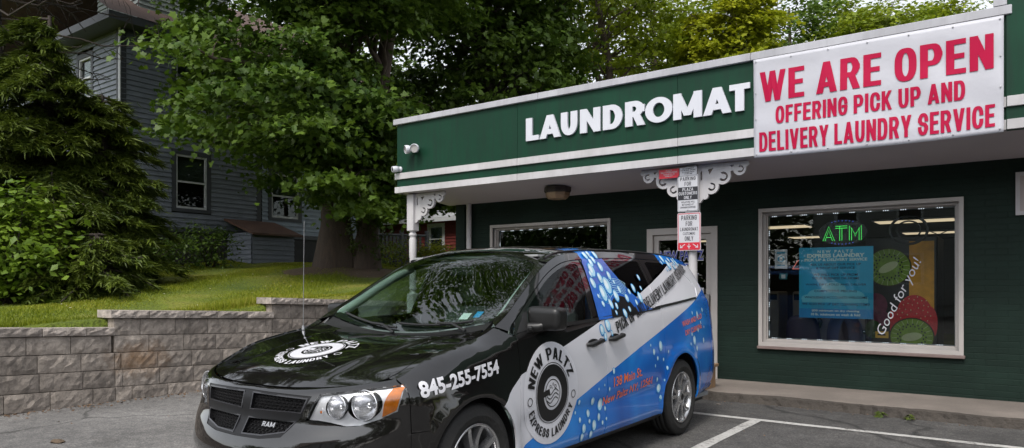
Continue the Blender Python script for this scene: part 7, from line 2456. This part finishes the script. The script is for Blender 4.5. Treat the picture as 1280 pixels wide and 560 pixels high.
# dry leaves and grit along the wall foot and on the lawn edge
N_ = 900
y = r.uniform(-1, 9, N_); x = WX + .02 + r.exponential(.10, N_)
P = np.c_[x, y, np.full(N_, .012)]
V, F = leaf_arrays(P, unit(np.c_[r.normal(0, .3, N_), r.normal(0, .3, N_), np.ones(N_)]), .035, LEAF_DIA, r)
Q = 160
P2 = np.c_[r.uniform(-8.6, 3, Q), r.uniform(2.5, 8.3, Q), np.full(Q, .010)]
V2, F2 = leaf_arrays(P2, unit(np.c_[r.normal(0, .3, Q), r.normal(0, .3, Q), np.ones(Q)]), .022, LEAF_DIA, r)
P3 = np.c_[r.uniform(-8.8, 3, 260), 8.40 + r.normal(0, .04, 260), np.full(260, .010)]
V3, F3 = leaf_arrays(P3, unit(np.c_[r.normal(0, .3, 260), r.normal(0, .3, 260), np.ones(260)]), .022, LEAF_DIA, r)
kind(np_mesh('leaf_litter', np.r_[V, V2, V3], np.r_[F, F2 + len(V), F3 + len(V) + len(V2)], leafmat('dry_leaves', (.06, .035, .02), (.20, .13, .08), 3, .05, .8)), 'stuff')
for k, (X, Y, s, lab) in enumerate([(-1.28, 8.40, 1.0, 'small green weed growing at the kerb foot below the shop window, larger of two'), (-1.02, 8.39, .75, 'small green weed right of the larger one at the kerb foot')]):
    rr = np.random.default_rng(80 + k)
    n = 16
    aa = rr.uniform(0, 6.28, n)
    P = np.c_[X + np.cos(aa) * .03 * s, Y + np.sin(aa) * .02 * s - .01, .02 + rr.uniform(0, .05, n) * s]
    V, F = leaf_arrays(P, unit(np.c_[np.cos(aa) * .5, np.sin(aa) * .5 - .2, np.ones(n)]), .085 * s, LEAF_DIA, rr, np.c_[np.cos(aa), np.sin(aa), np.full(n, .25)])
    tag(np_mesh('weed', V, F, M['ivy']), lab, 'weed')
# loose stones on the lot
for k, (u, v, s, lab) in enumerate([(72, 553, .05, 'flat brown stone lying on the asphalt by the retaining wall'), (898, 506, .018, 'small white pebble on the asphalt near the kerb')]):
    d = 900 * 1.39 / (v - 356); p = at(u, d)
    bm = bmesh.new(); bmesh.ops.create_icosphere(bm, subdivisions=2, radius=1)
    rr = np.random.default_rng(k)
    for vv in bm.verts:
        vv.co = Vector((p[0] + vv.co.x * s * 1.6, p[1] + vv.co.y * s, .008 + vv.co.z * s * .35)) + Vector(rr.normal(0, s * .08, 3))
    me = bpy.data.meshes.new('stone'); bm.to_mesh(me); bm.free()
    tag(link_mesh('stone', me, M['soil'] if k == 0 else M['concrete']), lab, 'stone')

# ------------------------------------------------------------------ across the street: what the glass and paint mirror
kind(MB().add([(-80, -13.5, .004), (80, -13.5, .004), (80, -7.5, .004), (-80, -7.5, .004)], [(0, 1, 2, 3)]).build('road', pm('road_asphalt', (.05, .05, .05), .85, .2, 2), fix=False))
oh = thing('white_house', 'pale house with dark shutters across the street behind the viewer', 'house', (-3, -20, 0))
mb = MB(); clap(mb, (2.5, -17), (-8.5, -17), .5, 6.2); mb.box((-8.4, -26, 0), (2.4, -17.05, 6.2))
mb.build('wall', pm('pale_siding', (.30, .31, .30), .6, .1, 2), oh)
MB().add([(-9, -16.5, 6.2), (3, -16.5, 6.2), (3, -21.5, 9.2), (-9, -21.5, 9.2), (3, -26.5, 6.2), (-9, -26.5, 6.2)], [(0, 1, 2, 3), (3, 2, 4, 5)]).build('roof', M['shingle'], oh, fix=False)
for xx in (-7, -4.4, -1.8, .8):
    for z0_ in (1.4, 4.2):
        mb = MB(); mb.box((xx - .55, -16.99, z0_), (xx + .55, -16.93, z0_ + 1.4), b=.01); mb.box((xx - .42, -16.932, z0_ + .1), (xx + .42, -16.92, z0_ + .67), 1); mb.box((xx - .42, -16.932, z0_ + .73), (xx + .42, -16.92, z0_ + 1.3), 1)
        mb.build('window', [M['wtrim'], M['black']], oh)
rl = thing('porch_railing', 'white porch railing across the street behind the viewer', 'railing', (6, -15, 0))
mb = MB().box((3.5, -15.05, 1.35), (11, -14.95, 1.45)).box((3.5, -15.05, .45), (11, -14.95, .52))
for k in range(40):
    mb.box((3.55 + k * .19, -15.02, .52), (3.6 + k * .19, -14.98, 1.35))
mb.build('rail', M['wtrim'], rl)
for k, (X, Y, h_, rad) in enumerate([(x_, -31 + 2 * math.sin(x_), 6.2 + .8 * math.cos(x_ * 2), 5.0) for x_ in range(-38, 42, 7)] + [(32 + 2 * math.sin(y_), y_, 5.5, 4.4) for y_ in (-20, -11, -3, 5, 13)]):  # right-hand row is added out of view to darken reflections in the van
    r = np.random.default_rng(90 + k)
    pads = crown_pads((X, Y, h_), (rad, rad, rad * 1.1), 130, r, .35, None, (1, 1.6))
    make_tree('street_tree', 'unseen leafy tree across the street or beside the lot, mirrored in glass and paint', (X, Y, -.1), [([(X, Y, -.2), (X + .1, Y, 4), (X, Y + .1, h_ + rad * .6)], .3, .06)], pads, 75, 1.5, .42, LEAF_DIA, M['maple_dark'], 190 + k, nlimb=16, bark='darkbark', group='trees across the street')
